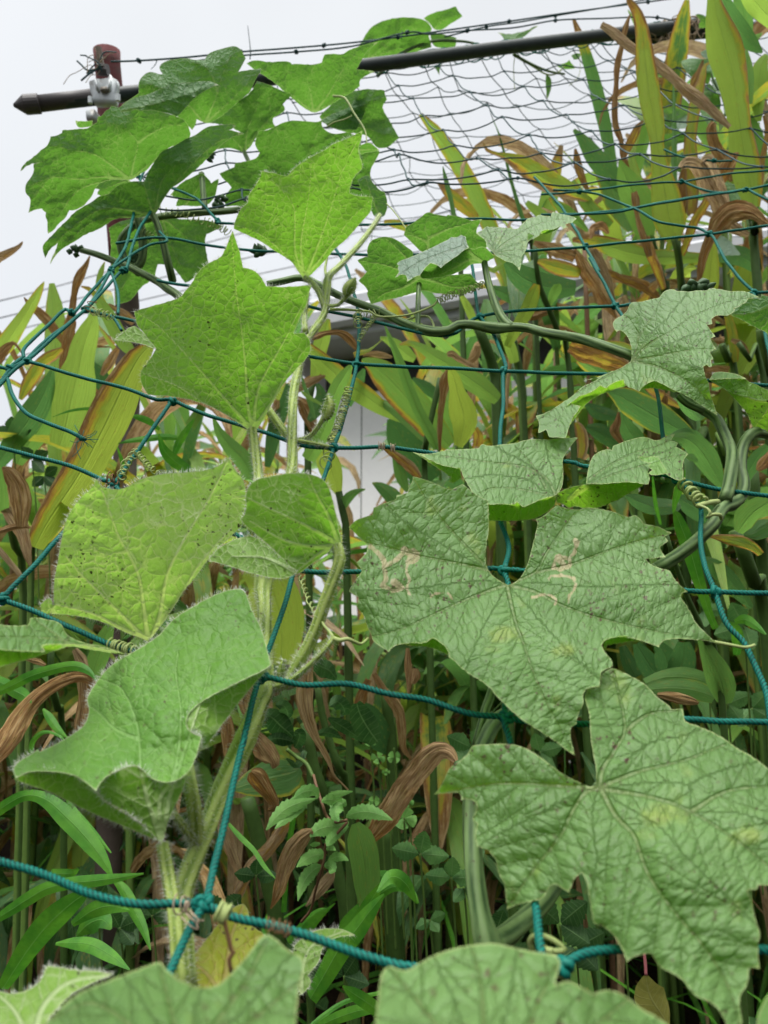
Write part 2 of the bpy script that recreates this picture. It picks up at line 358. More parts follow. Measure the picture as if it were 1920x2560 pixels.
    return b.done(b.mixs(.40, b.pbsdf(col, b.mixf(isd, .42, .85), .4, nrm), b.trans(tcol, nrm)))
BLADE = blade_mat()

def simple_mat(name, col, rough=.6, spec=.3, var=.25, scale=60, bump=.2, dist=.001, metal=0.0, col2=None, thr=(.45, .65), trans=None):
    b = NB(name); tcn = b.n('ShaderNodeTexCoord').outputs['Object']
    n = b.noise(tcn, scale, 5); n2 = b.noise(tcn, scale * .22, 4)
    c = b.vscale(b.mix(.0, col, col), b.math('MULTIPLY_ADD', n, var * 2, 1 - var))
    if col2 is not None: c = b.mix(b.rng(b.math('MULTIPLY_ADD', n, .35, b.math('MULTIPLY', n2, .65)), *thr), c, col2)
    sh = b.pbsdf(c, rough, spec, b.bump(n, bump, dist), metal)
    if trans: sh = b.mixs(trans[3], sh, b.trans(trans[:3]))
    return b.done(sh)
def rope_mat(name, col, dark):
    b = NB(name); g = b.attr('groove').outputs['Fac']; tcn = b.n('ShaderNodeTexCoord').outputs['Object']
    n = b.noise(tcn, 90, 3); n2 = b.noise(tcn, 1500, 2)
    c = b.mix(b.rng(g, .78, 1.02), dark, col); c = b.vscale(c, b.math('MULTIPLY_ADD', n, .9, .55)); c = b.vscale(c, b.math('MULTIPLY_ADD', n2, .6, .7))
    c = b.mix(b.rng(n, .62, .8, 0, .3), c, (.10, .10, .07))
    return b.done(b.pbsdf(c, .65, .2, b.bump(n2, .3, .0003)))
ROPE = rope_mat('teal_rope', (.002, .128, .098), (.0005, .016, .015))
ROPE_FAR = simple_mat('dark_grey_net_cord', (.020, .062, .066), .6, .3, .35, 40)  # darker, greyer cord colour for the far meshes and top lines
def stem_mat(name, col, stripe, hairy=False):
    b = NB(name); g = b.attr('groove').outputs['Fac']; tcn = b.n('ShaderNodeTexCoord').outputs['Object']
    n = b.noise(tcn, 120, 4); n2 = b.noise(tcn, 420, 3)
    c = b.mix(b.rng(g, .90, 1.09), b.vscale(b.mix(0.0, col, col), .7), stripe); c = b.vscale(c, b.math('MULTIPLY_ADD', n, .6, .7))
    c = b.mix(b.math('MULTIPLY', b.rng(n2, .66, .72), .7), c, (.06, .04, .02))
    return b.done(b.mixs(.15, b.pbsdf(c, .55, .3, b.bump(n2, .25, .0005)), b.trans(b.vscale(c, 1.5))))
VINE = stem_mat('luffa_stem', (.050, .115, .030), (.15, .235, .085))
HSTEM = stem_mat('hairy_stem', (.24, .37, .055), (.38, .48, .13))
TENDRIL = simple_mat('tendril_green', (.36, .44, .16), .5, .3, .2, 200, trans=(.3, .4, .1, .2))
HAIR = simple_mat('plant_hair', (.78, .80, .72), .5, .3, .02, 50, trans=(.85, .88, .8, .5))
STALK = stem_mat('ginger_stalk_skin', (.070, .145, .028), (.12, .21, .042))
STALK_DRY = stem_mat('dry_stalk_skin', (.17, .085, .045), (.24, .14, .075))
TWINE = simple_mat('jute_twine', (.30, .24, .17), .9, .1, .4, 300)
BROWNT = simple_mat('dried_tendril', (.20, .11, .055), .8, .1, .3, 300)
BUD = simple_mat('bud_green', (.030, .075, .022), .6, .3, .3, 200)
BUD_H = simple_mat('hairy_bud', (.20, .33, .10), .7, .2, .3, 200, trans=(.25, .42, .08, .25))
WEED = None
def weed_mat(name, a, c2, vein, latk=.6):
    b = NB(name); s = b.attr('s').outputs['Fac']; t = b.attr('t').outputs['Fac']; seed = b.attr('seed').outputs['Fac']
    tcn = b.n('ShaderNodeTexCoord').outputs['Object']; n = b.noise(tcn, 55, 4); n2 = b.noise(tcn, 260, 3)
    c = b.mix(b.rng(n, .35, .65), a, c2)
    sa = b.math('ABSOLUTE', s)
    lat = b.math('ABSOLUTE', b.math('SUBTRACT', b.math('FRACT', b.math('MULTIPLY', b.math('SUBTRACT', t, b.math('MULTIPLY', sa, .13)), 8.0)), .5))
    m = b.math('MAXIMUM', b.rng(sa, .02, .08, 1, 0), b.math('MULTIPLY', b.rng(lat, .0, .09, 1, 0), latk))
    c = b.mix(b.math('MULTIPLY', m, .7), c, vein); c = b.vscale(c, b.math('MULTIPLY_ADD', n2, .5, .75))
    nrm = b.bump(b.math('SUBTRACT', b.math('MULTIPLY', n2, .4), m), .5, .001)
    return b.done(b.mixs(.3, b.pbsdf(c, .55, .35, nrm), b.trans(b.vscale(c, 1.7))))
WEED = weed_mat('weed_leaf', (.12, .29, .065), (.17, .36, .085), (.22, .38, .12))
WEED_D = weed_mat('shade_toned_weed_leaf', (.018, .060, .013), (.034, .092, .020), (.10, .19, .06))  # weed green darkened, shade of the low gaps put into the colour
GRASS = weed_mat('grass_blade_green', (.045, .19, .014), (.085, .26, .018), (.12, .30, .05), 0.0)
# ------------------------------------------------------------------ gourd leaves measured from the photo
def PL(spec):
    """[(frame, 'x,y x,y'), ...] -> one px list"""
    o = []
    for fr, s in spec: o += px(fr, s)
    return o
def resample_closed(pts, step, teeth, rng):
    """rounds blunt corners, keeps sharp ones, splits edges, adds small marginal teeth"""
    pts = np.array(pts); n = len(pts); o = []
    for i in range(n):
        a, b, c = pts[i - 1], pts[i], pts[(i + 1) % n]
        u = b - a; v = c - b; lu, lv = np.linalg.norm(u), np.linalg.norm(v)
        if lu < 1e-6 or lv < 1e-6: continue
        ca = u.dot(v) / (lu * lv)
        if ca > .62:
            o.append(b - u * min(.28, .5)); o.append(b + v * .28)
        else: o.append(b)
    o = np.array(o); R = []
    n = len(o)
    for i in range(n):
        a, b = o[i], o[(i + 1) % n]; L = np.linalg.norm(b - a); k = max(1, int(round(L / step)))
        nrm = np.array([(b - a)[1], -(b - a)[0]]) / max(L, 1e-6)
        for j in range(k):
            p = a + (b - a) * (j / k)
            if teeth and j > 0: p = p + nrm * rng.uniform(-.35, 1.0) * teeth
            R.append(p)
    return np.array(R)
def inside(poly, Q):
    x, y = Q[:, 0], Q[:, 1]; r = np.zeros(len(Q), dtype=bool); n = len(poly); j = n - 1
    for i in range(n):
        xi, yi = poly[i]; xj, yj = poly[j]
        c = ((yi > y) != (yj > y)) & (x < (xj - xi) * (y - yi) / (yj - yi + 1e-12) + xi)
        r ^= c; j = i
    return r
def seg_dist(Q, A, B):
    d = B - A; L2 = max(d.dot(d), 1e-9); t = np.clip(((Q - A) @ d) / L2, 0, 1)
    return np.linalg.norm(Q - (A + t[:, None] * d), axis=1), t
def line_dist(Q, line, closed=False):
    D = np.full(len(Q), 1e9); AL = np.zeros(len(Q)); SG = np.zeros(len(Q)); s = 0.0
    n = len(line)
    for i in range(n if closed else n - 1):
        A, B = line[i], line[(i + 1) % n]; d, t = seg_dist(Q, A, B); L = np.linalg.norm(B - A)
        m = d < D; D[m] = d[m]; AL[m] = (s + t * L)[m]
        cr = (B - A)[0] * (Q[:, 1] - A[1]) - (B - A)[1] * (Q[:, 0] - A[0]); SG[m] = np.sign(cr)[m]; s += L
    return D, AL, SG
def tps(ctrl):
    C = np.array(ctrl, dtype=float); X = C[:, :2] / 1000.0; n = len(C)
    def U(r): return np.where(r > 0, r * r * np.log(np.maximum(r, 1e-9)), 0)
    K = U(np.linalg.norm(X[:, None] - X[None], axis=2)) + np.eye(n) * 2e-3
    Pm = np.hstack([np.ones((n, 1)), X]); A = np.block([[K, Pm], [Pm.T, np.zeros((3, 3))]])
    wv = np.linalg.lstsq(A, np.concatenate([C[:, 2], np.zeros(3)]), rcond=None)[0]
    return lambda Q: U(np.linalg.norm(Q[:, None] / 1000.0 - X[None], axis=2)) @ wv[:n] + wv[n] + (Q / 1000.0) @ wv[n + 1:]
def pnoise(Q, sc, seed): return np.array([noise.noise(Vector((q[0] * sc, q[1] * sc, seed))) for q in Q])

def gourd_leaf(name, parent, patches, mat, veins=(), grid=6.0, teeth=1.6, relief=.004, fold=.004, waves=.0, secs=46, hairs=0, hair_len=.0026, mines=(), label=None, seed=1):
    """patches: (outline px, [(x,y,distance)...], side) ; side 'top' shows the upper face to the camera, 'under' the lower one"""
    rng = np.random.default_rng(seed)
    VV, FF = [], []; AT = {k: [] for k in ('vd', 'sd', 'ed', 'mine')}; LC, VC = [], []; n0 = 0
    vlines = [np.array(catmull([(x, y) for x, y in v], 12.0)) for v in veins]
    HV = MB()
    for pi, (outl, ctrl, side) in enumerate(patches):
        ol = resample_closed(outl, 7.5 if grid <= 7 else 9, teeth, rng)
        fz = tps(ctrl)
        x0, y0 = ol.min(0); x1, y1 = ol.max(0)
        gx, gy = np.meshgrid(np.arange(x0, x1, grid), np.arange(y0, y1, grid * .87)); gx[1::2] += grid / 2
        G = np.stack([gx.ravel(), gy.ravel()], 1); G = G + rng.uniform(-.12, .12, G.shape) * grid
        G = G[inside(ol, G)]
        if len(G):
            De, _, _ = line_dist(G, ol, True); G = G[De > grid * .55]
        ptsv = [Vector(p) for p in ol] + [Vector(p) for p in G]
        ed = [(i, (i + 1) % len(ol)) for i in range(len(ol))]
        v2, _, fc, _, _, _ = delaunay_2d_cdt(ptsv, ed, [], 1, 1e-4)
        Q = np.array([(v[0], v[1]) for v in v2])
        if not len(Q): continue
        d = fz(Q)
        sg = -1.0 if side == 'top' else 1.0           # relief towards / away from the camera
        dm = d.mean(); mmpx = dm / FPX * 1000.0
        Dv = np.full(len(Q), 1e6); al = np.zeros(len(Q)); acr = np.zeros(len(Q)); wh = np.zeros(len(Q)); Dsec = np.full(len(Q), 1e6)
        for k, L in enumerate(vlines):
            dd, a, sgn = line_dist(Q, L); m = dd < Dv
            Dv[m] = dd[m]; al[m] = a[m]; acr[m] = (dd * sgn)[m]; wh[m] = k
            # taper: veins get thinner towards the tip
        for k, L in enumerate(vlines):
            if not secs: break
            seg = np.linalg.norm(np.diff(L, axis=0), axis=1); s = np.concatenate([[0], np.cumsum(seg)]); tot = s[-1]; q = secs * .9; sd_ = 1
            while q < tot - secs * .4:
                i = min(np.searchsorted(s, q), len(L) - 1); A = L[i]; T = L[min(i + 1, len(L) - 1)] - L[max(i - 1, 0)]; T = T / max(np.linalg.norm(T), 1e-6)
                for sd2 in (sd_,):
                    ang = math.radians(rng.uniform(42, 60)) * sd2; c, s_ = math.cos(ang), math.sin(ang)
                    D_ = np.array([T[0] * c - T[1] * s_, T[0] * s_ + T[1] * c]); ln = min((tot - q) * .75 + 20, secs * 4.2)
                    bend = T * .35
                    pts_ = [A]; 
                    for j in range(1, 9):
                        D2 = D_ + bend * (j / 8); D2 /= np.linalg.norm(D2); pts_.append(pts_[-1] + D2 * ln / 8)
                    pp = np.array(pts_); other = np.full(len(pp), 1e6)
                    for k2, L2 in enumerate(vlines):
                        if k2 != k: other = np.minimum(other, line_dist(pp, L2)[0])
                    own = line_dist(pp, L)[0]; stop = np.where(other < own * .9)[0]
                    if len(stop): pp = pp[:max(2, stop[0] + 1)]
                    Dsec = np.minimum(Dsec, line_dist(Q, pp)[0] * (1 + .0 * k))
                q += secs * rng.uniform(.42, .62); sd_ = -sd_
        De, _, _ = line_dist(Q, ol, True)
        rise = 1 - np.exp(-np.minimum(Dv, 400) / 55.0) if len(vlines) else 0
        rise2 = 1 - np.exp(-np.minimum(Dsec, 60) / 14.0) if (secs and len(vlines)) else 0
        sc = dm / .35
        d = d + sg * (fold * sc * rise + relief * .22 * sc * rise2) + relief * sc * (.45 * pnoise(Q, .011, seed) + .10 * pnoise(Q, .035, seed + 9))
        if waves: d = d + waves * sc * pnoise(Q, .010, seed + 3.3) * np.exp(-De / 60.0)
        X = Parr(Q, d)
        # winding order: front face = upper side
        for f in fc:
            a, b_, c_ = Q[f[0]], Q[f[1]], Q[f[2]]
            ccw = (b_[0] - a[0]) * (c_[1] - a[1]) - (b_[1] - a[1]) * (c_[0] - a[0])     # y down
            f = list(f)
            faces_cam = ccw < 0
            if (side == 'top') != faces_cam: f = f[::-1]
            FF.append([i + n0 for i in f])
        VV.append(X); n0 += len(Q)
        # vein width taper along
        tp = 1.0
        if len(vlines):
            tot = np.array([np.sum(np.linalg.norm(np.diff(L, axis=0), axis=1)) for L in vlines])[wh.astype(int)]
            tp = .45 + .9 * np.clip(al / np.maximum(tot, 1), 0, 1) ** .8
        AT['vd'].append(Dv * mmpx * tp); AT['sd'].append(Dsec * mmpx); AT['ed'].append(De * mmpx)
        mn = np.zeros(len(Q))
        for ml, wd in mines: mn = np.maximum(mn, np.exp(-(line_dist(Q, np.array(ml))[0] / wd) ** 2))
        AT['mine'].append(mn)
        LC.append(np.stack([Q[:, 0] * mmpx, Q[:, 1] * mmpx, np.zeros(len(Q))], 1))
        VC.append(np.stack([al * mmpx * 1.25 + wh * 37.0, acr * mmpx * .62 + pi * 91, np.zeros(len(Q))], 1))
        if hairs:
            ddo = fz(ol); m = len(ol)
            for i in range(m):
                A, B = ol[i], ol[(i + 1) % m]; L = np.linalg.norm(B - A); k = max(1, int(L / hairs + rng.random()))
                for j in range(k):
                    t = rng.random(); p = A + (B - A) * t
                    if noise.noise(Vector((p[0] * .035, p[1] * .035, seed))) + rng.uniform(-.45, .45) < -.12: continue
                    nr = np.array([(B - A)[1], -(B - A)[0]]) / max(L, 1e-6)
                    if inside(ol, (p + nr * 3)[None])[0]: nr = -nr
                    dd = ddo[i] + (ddo[(i + 1) % m] - ddo[i]) * t
                    q3 = P(p[0], p[1], dd); e3 = P(p[0] + nr[0] * 10, p[1] + nr[1] * 10, dd) - q3; e3.normalize()
                    dr = e3 + Vector(rng.normal(0, .45, 3)); dr.normalize()
                    one_hair(HV, q3, dr, hair_len * rng.uniform(.5, 1.25))
    if not VV: return None
    mats = [mat]
    A = {k: np.concatenate(v) for k, v in AT.items()}
    A['lc'] = np.concatenate(LC); A['vc'] = np.concatenate(VC); A['seed'] = np.full(n0, seed * 13.7)
    o = mesh_obj(name, np.concatenate(VV), FF, mats, parent, A, label=label)
    if HV.n: join_hairs(o, HV, parent)
    return o
def one_hair(mb, p, dr, ln, r=.000085):
    p = np.array(p); dr = np.array(dr); a = np.cross(dr, (0.3, .5, .81)); a /= max(np.linalg.norm(a), 1e-6); b = np.cross(dr, a)
    V = [p + a * r, p + (-.5 * a + .87 * b) * r, p + (-.5 * a - .87 * b) * r, p + dr * ln]
    i = mb.n; mb.V.append(np.array(V)); mb.F += [[i, i + 1, i + 3], [i + 1, i + 2, i + 3], [i + 2, i, i + 3]]; mb.n += 4
def join_hairs(o, mb, parent):
    """hairs become part of the same mesh, second material slot"""
    me = o.data; n = len(me.vertices); nf = len(me.polygons)
    V = np.concatenate(mb.V)
    if parent is not None: V = V - np.array(wloc(parent))[None]
    bm = bmesh.new(); bm.from_mesh(me); vs = [bm.verts.new(v) for v in V]
    if HAIR.name not in [m.name for m in me.materials if m]: me.materials.append(HAIR)
    mi = len(me.materials) - 1
    for f in mb.F:
        fc = bm.faces.new([vs[i] for i in f]); fc.material_index = mi; fc.smooth = True
    bm.to_mesh(me); bm.free(); me.update()
def stem(name, parent, pts3, r0, r1=None, mat=None, hairs=0, hair_len=.0022, lobes=5, sides=15, step=.006, seed=3, label=None, nodes=()):
    C = catmull([tuple(p) for p in pts3], step); n = len(C); r1 = r0 if r1 is None else r1
    R = np.linspace(r0, r1, n)
    for k, (t, a) in enumerate(nodes): R = R * (1 + a * np.exp(-((np.linspace(0, 1, n) - t) / .025) ** 2))
    V, F, g, s = tube_geo(C, R, sides, lobes, pitch=.35, lobe_amt=.17)
    o = mesh_obj(name, V, F, mat or VINE, parent, {'groove': g + .04}, label=label)
    if hairs:
        rng = np.random.default_rng(seed); H = MB(); T, N, B = frames(C); L = np.sum(np.linalg.norm(np.diff(C, axis=0), axis=1))
        for _ in range(int(L * 1000 * hairs)):
            i = rng.integers(0, n - 1); t = rng.random(); c = C[i] + (C[i + 1] - C[i]) * t; a = rng.random() * 2 * math.pi
            rad = math.cos(a) * N[i] + math.sin(a) * B[i]; dr = rad + rng.normal(0, .25, 3); dr /= np.linalg.norm(dr)
            one_hair(H, c + rad * R[i] * .9, dr, hair_len * rng.uniform(.35, 1.2))
        join_hairs(o, H, parent)
    return o
def cord(name, parent, pts3, r, mat=None, step=.0007, sides=12, pitch=.0056, label=None, wob=.0006):
    C = catmull([tuple(p) for p in pts3], step)
    C = C + wob * np.array([[noise.noise(Vector(c * 45) + Vector((k * 7, 0, 0))) for k in range(3)] for c in C])
    V, F, g, s = tube_geo(C, r, sides, 3, pitch=pitch, lobe_amt=.30)
    return mesh_obj(name, V, F, mat or ROPE, parent, {'groove': g}, label=label)
def knot(parent, p, r, seed=0, mat=None):
    rng = random.Random(seed); pts = []
    q = Vector((rng.uniform(-.4, .4), rng.uniform(-.4, .4), rng.uniform(-.6, .6)))
    for i in range(40):
        t = i / 40 * 2 * math.pi * 2
        v = Vector(((1.0 + .55 * math.cos(1.5 * t)) * math.cos(t), .9 * math.sin(1.5 * t), (1.0 + .55 * math.cos(1.5 * t)) * math.sin(t) * .85))
        v.rotate(q.to_track_quat('Z', 'Y') if q.length > .01 else Matrix.Identity(3).to_quaternion()); pts.append(Vector(p) + v * r * 1.05)
    C = catmull([tuple(v) for v in pts + [pts[0]]], r * .35); V, F, g, s = tube_geo(C, r * .82, 7, 3, pitch=r * 5, lobe_amt=.14)
    return mesh_obj('knot', V, F, mat or ROPE, parent, {'groove': g})
def coil(parent, pts3, turns, rad, wr, name='tendril', mat=None, rad1=None, ph=0.0, per=14):
    rad *= .85; wr *= .68; rad1 = rad1 and rad1 * .85
    C0 = catmull([tuple(p) for p in pts3], .002); T, N, B = frames(C0); n = int(turns * per); o = []
    for i in range(n + 1):
        t = i / n; k = t * (len(C0) - 1); j = min(int(k), len(C0) - 2); f = k - j
        c = C0[j] + (C0[j + 1] - C0[j]) * f; a = 2 * math.pi * turns * t + ph; r = rad + ((rad if rad1 is None else rad1) - rad) * t
        r *= 1 + .22 * math.sin(a * .37 + 1.3) + .25 * noise.noise(Vector((t * turns * .7, ph, 3.0)))
        c = c + T[j] * (.0016 * noise.noise(Vector((t * turns * .5, 7.0, ph)))) * (1 if rad < .006 else 2)
        o.append(c + r * (math.cos(a) * N[j] + math.sin(a) * B[j]))
    V, F, g, s = tube_geo(np.array(o), wr, 6); return mesh_obj(name, V, F, mat or TENDRIL, parent, {'groove': g})
def thread(parent, pts3, r, name='tendril', mat=None, step=.002, sides=6, r1=None):
    C = catmull([tuple(p) for p in pts3], step); R = np.linspace(r, r if r1 is None else r1, len(C))
    V, F, g, s = tube_geo(C, R, sides); return mesh_obj(name, V, F, mat or TENDRIL, parent, {'groove': g})

# ------------------------------------------------------------------ ginger leaves and stalks
def ribbon(C, W, side, nrm, dryf, tone, seed, ns=9, fold=.25, wave=.10, curl=0.0, crump=0.0):
    """C centre line, W half widths, side/nrm unit vectors per point; returns V,F,attrs"""
    n = len(C); S = np.linspace(-1, 1, ns); V = np.zeros((n, ns, 3)); at_s = np.zeros((n, ns)); at_t = np.zeros((n, ns)); at_d = np.zeros((n, ns))
    L = np.concatenate([[0], np.cumsum(np.linalg.norm(np.diff(C, axis=0), axis=1))])
    for i in range(n):
        t = i / (n - 1)
        for j, s in enumerate(S):
            off = fold * abs(s) * W[i] + wave * W[i] * abs(s) * noise.noise(Vector((L[i] * 22, s * 1.2, seed)))
            sx = s * (1 - .25 * curl * s * s); off += curl * W[i] * s * s
            if crump: off += crump * W[i] * (noise.noise(Vector((L[i] * 60, s * 3.0, seed + 5))) + .6 * noise.noise(Vector((L[i] * 150, s * 6.0, seed + 8))))
            V[i, j] = C[i] + side[i] * (sx * W[i]) + nrm[i] * off
            at_s[i, j] = s; at_t[i, j] = L[i] * 11; at_d[i, j] = dryf(t, s)
    F = [[i * ns + j, i * ns + j + 1, (i + 1) * ns + j + 1, (i + 1) * ns + j] for i in range(n - 1) for j in range(ns - 1)]
    m = n * ns
    return V.reshape(-1, 3), F, {'s': at_s.ravel(), 't': at_t.ravel(), 'dry': at_d.ravel(), 'tone': np.full(m, tone), 'seed': np.full(m, seed)}
def dry_fn(base=0.0, tip=0.0, edge=0.0, side=0.0, root=0.0, tl=.3):
    def f(t, s):                   # t: 0 at the traced start (the tip), 1 at the stalk
        return base + tip * max(0, 1 - t / tl) + edge * max(0, (abs(s) - .55) / .45) + side * max(0, (s if side > 0 else -s) - .15) * (1 if side > 0 else 1) * (1.0) * (1 if side > 0 else -1) * (1 if side > 0 else 1) + root * max(0, (t - .7) / .3)
    return f
def blade(parent, fr, s, d0, d1=None, dry=(0, 0, 0, 0, 0), tone=.4, fold=.25, roll=0.0, curl=0.0, crump=0.0, wave=.12, seed=None, name='leaf', label=None, ns=9, mat=None, raw=None):
    q = raw if raw is not None else pxw(fr, s); d1 = d0 if d1 is None else d1; n = len(q); seed = seed if seed is not None else RNG.random() * 50
    L = [0]
    for a, b in zip(q[:-1], q[1:]): L.append(L[-1] + math.hypot(b[0] - a[0], b[1] - a[1]))
    pts = []
    for (x, y, hw), l in zip(q, L):
        d = d0 + (d1 - d0) * l / L[-1]; pts.append((*P(x, y, d), hw / FPX * d))
    dead = dry[0] > .5; R = catmull(pts, .006 if dead else .010); C = R[:, :3]; W = np.maximum(R[:, 3], .0006)
    if dead:
        ns = max(ns, 13); LL = np.concatenate([[0], np.cumsum(np.linalg.norm(np.diff(C, axis=0), axis=1))]); W = W * np.array([1 + .26 * noise.noise(Vector((l * 45, seed, 1.0))) + .12 * noise.noise(Vector((l * 170, seed, 4.0))) for l in LL]); crump = max(crump, .3)
        C = C + np.array([[.0028 * noise.noise(Vector((l * 24, seed, k * 9.0))) for k in range(3)] for l in LL])
    T = np.gradient(C, axis=0); T /= np.linalg.norm(T, axis=1)[:, None]
    view = C - np.array(CAM)[None]; view /= np.linalg.norm(view, axis=1)[:, None]
    side = np.cross(T, view); side /= np.maximum(np.linalg.norm(side, axis=1), 1e-6)[:, None]
    nr = np.cross(side, T)
    for i in range(1, len(C)):
        if side[i].dot(side[i - 1]) < 0: side[i] = -side[i]; nr[i] = -nr[i]
    if roll:
        c, s_ = math.cos(roll), math.sin(roll); side, nr = side * c + nr * s_, nr * c - side * s_
        W = W / max(.35, abs(c))
    b, tp, ed, sd_, rt = dry
    f = lambda t, s2: b + tp * max(0., 1 - t / .35) + ed * max(0., (abs(s2) - .5) / .5) + (sd_ * max(0., s2 - .1) if sd_ > 0 else -sd_ * max(0., -s2 - .1)) + rt * max(0., (t - .65) / .35)
    V, F, A = ribbon(C, W, side, nr, f, tone, seed, ns, fold, wave, curl, crump)
    return mesh_obj(name, V, F, mat or BLADE, parent, A, label=label)
def stalk_tube(parent, pts3, r0, r1, mat=None, ground=True, name='stem', label=None):
    pts = [tuple(p) for p in pts3]
    if ground:
        q = pts[-1]; pts.append((q[0] + .01, q[1] + .03, max(q[2] * .45, .0))); pts.append((q[0] + .015, q[1] + .05, -.02))
    C = catmull(pts, .025); R = np.linspace(r0, r1, len(C))
    s = np.concatenate([[0], np.cumsum(np.linalg.norm(np.diff(C, axis=0), axis=1))])
    R = R * (1 + .12 * (np.abs((s / .16) % 1 - .5) < .06))
    R = R * .6; V, F, g, s = tube_geo(C, R, 10, 0); return mesh_obj(name, V, F, mat or STALK, parent, {'groove': np.full(len(V), .85) + .2 * (np.arange(len(V)) % 10 > 4)}, label=label)
# ================================================================== trellis net (one net: cords, knots, far meshes)
net = thing('trellis_net', 'teal rope plant net sloping from beside the big leaves up to the dark crossbar', 'plant net', P(960, 1600, .33))
def K(fr, s, off=0.0):
    for i, q in enumerate(nums(s)):
        x0, y0, k = FR[fr]; x, y = x0 + q[0] / k, y0 + q[1] / k
        d = q[2] if len(q) > 2 else nd(y) + off
        knot(net, P(x, y, d), .0015, seed=int(x * 7 + y))
def CO(specs, r=.00122, off=0.0, step=.0007):
    p = []
    for fr, s in specs: p += path3(fr, s, off)
    return cord('cord', net, p, r, step=step)
# rows across
CO([('T7', '-60,480 0,503 200,572 400,650 600,690 760,690 880,692 1000,745 1200,790 1400,850 1659,940'), ('T8', '100,968 400,1010 640,1010 770,962 870,912 1020,888 1300,880 1659,888 1720,890')])
CO([('T5', '-40,360 20,380 150,430 300,500 480,572 580,602 850,690 1130,712 1300,745 1500,745 1659,780'), ('T6', '60,793 200,815 380,870 530,885 620,905 830,920 1000,915 1300,897 1480,905 1659,910 1720,912')])
CO([('T3', '-40,812 0,825 150,865 300,905 440,965 490,985'), ('T5', '640,20 1000,90 1270,250'), ('T6', '60,250 470,244 520,250 600,252 900,300 1310,340 1430,345 1659,352 1720,355')])
CO([('Z5', '220,905 480,980 800,1070 1100,1150 1350,1240 1500,1250'), ('T3', '900,690 1110,750 1290,815 1440,828 1659,825'), ('T4', '130,840 400,872 790,890 880,910 1200,945 1270,965 1450,1010 1659,1035 1720,1045')])
CO([('Z5', '740,460 920,510 1160,560'), ('T3', '800,340 1100,400 1340,435 1540,465'), ('T4', '0,475 280,485 515,497 800,508 960,510 1300,530 1659,560')])
CO([('T3', '680,105 760,120 1000,150 1300,210 1450,245 1550,265'), ('T4', '0,295 200,340 300,335 350,300 415,262 600,235 1000,215 1070,208 1300,190 1600,160 1659,155 1720,150')])
CO([('T1', '500,1050 700,1025 900,1060 1090,1082 1300,1090 1560,1100'), ('T2', '300,1100 610,1085 870,1065 1130,1040 1400,1012 1659,975 1720,968')], r=.0012)
CO([('T1', '740,810 850,860 940,950 1000,965'), ('T2', '0,970 200,955 410,945 600,950 800,930 960,915 1110,895 1300,860 1560,820 1659,800 1720,790')], r=.0012)
# columns down
CO([('T5', '12,375 50,330 150,230 260,105'), ('T3', '380,1080 490,985 590,850 650,760 745,625')])
CO([('T7', '700,1060 730,990 790,860 830,780 880,692 895,660 920,560 960,380 1050,0'), ('T5', '1060,950 1110,740 1150,620 1220,430 1270,260'), ('T3', '1340,1100 1400,960 1440,830 1490,680 1540,470 1550,265 1500,60'), ('T1', '1440,1060 1400,980')])
CO([('T4', '330,-60 375,20 400,200 415,262 480,350 525,470 515,497 515,620 500,800 500,1000 505,1150'), ('T6', '505,50 540,150 520,250 540,330 545,600 520,880 545,1000'), ('T8', '600,400 650,680 680,890 700,1000 720,1150')])
CO([('T2', '650,765 770,900 870,1065 930,1170'), ('T4', '890,10 960,130 1000,215 1030,260 1100,400 1175,570 1205,770 1240,900 1280,970 1360,1080'), ('T6', '1370,0 1375,200 1430,345 1480,480 1560,570 1620,700 1659,830'), ('T8', '1690,100 1720,300')])
CO([('Z1', '-200,1640 0,1650 200,1680 400,1760 540,1820 700,1910 900,1950 1060,1970 1150,2020'), ('Z2', '1200,340 1300,530 1400,660 1500,760 1530,800'), ('T4', '1640,300 1680,500')], r=.0012)
CO([('Z1', '760,1290 870,1340 1000,1370 1200,1390 1350,1390')], r=.0011)
CO([('Z1', '940,1570 1100,1640 1250,1662 1470,1640 1560,1680 1690,1740')], r=.0012)
CO([('Z1', '-300,1850 0,1850 300,1840 600,1780 900,1720 1250,1665 1470,1640 1690,1590')], r=.0012)
CO([('Z1', '-300,1680 30,1655 400,1610 700,1580 900,1570 1100,1540 1350,1500 1690,1470')], r=.0011)
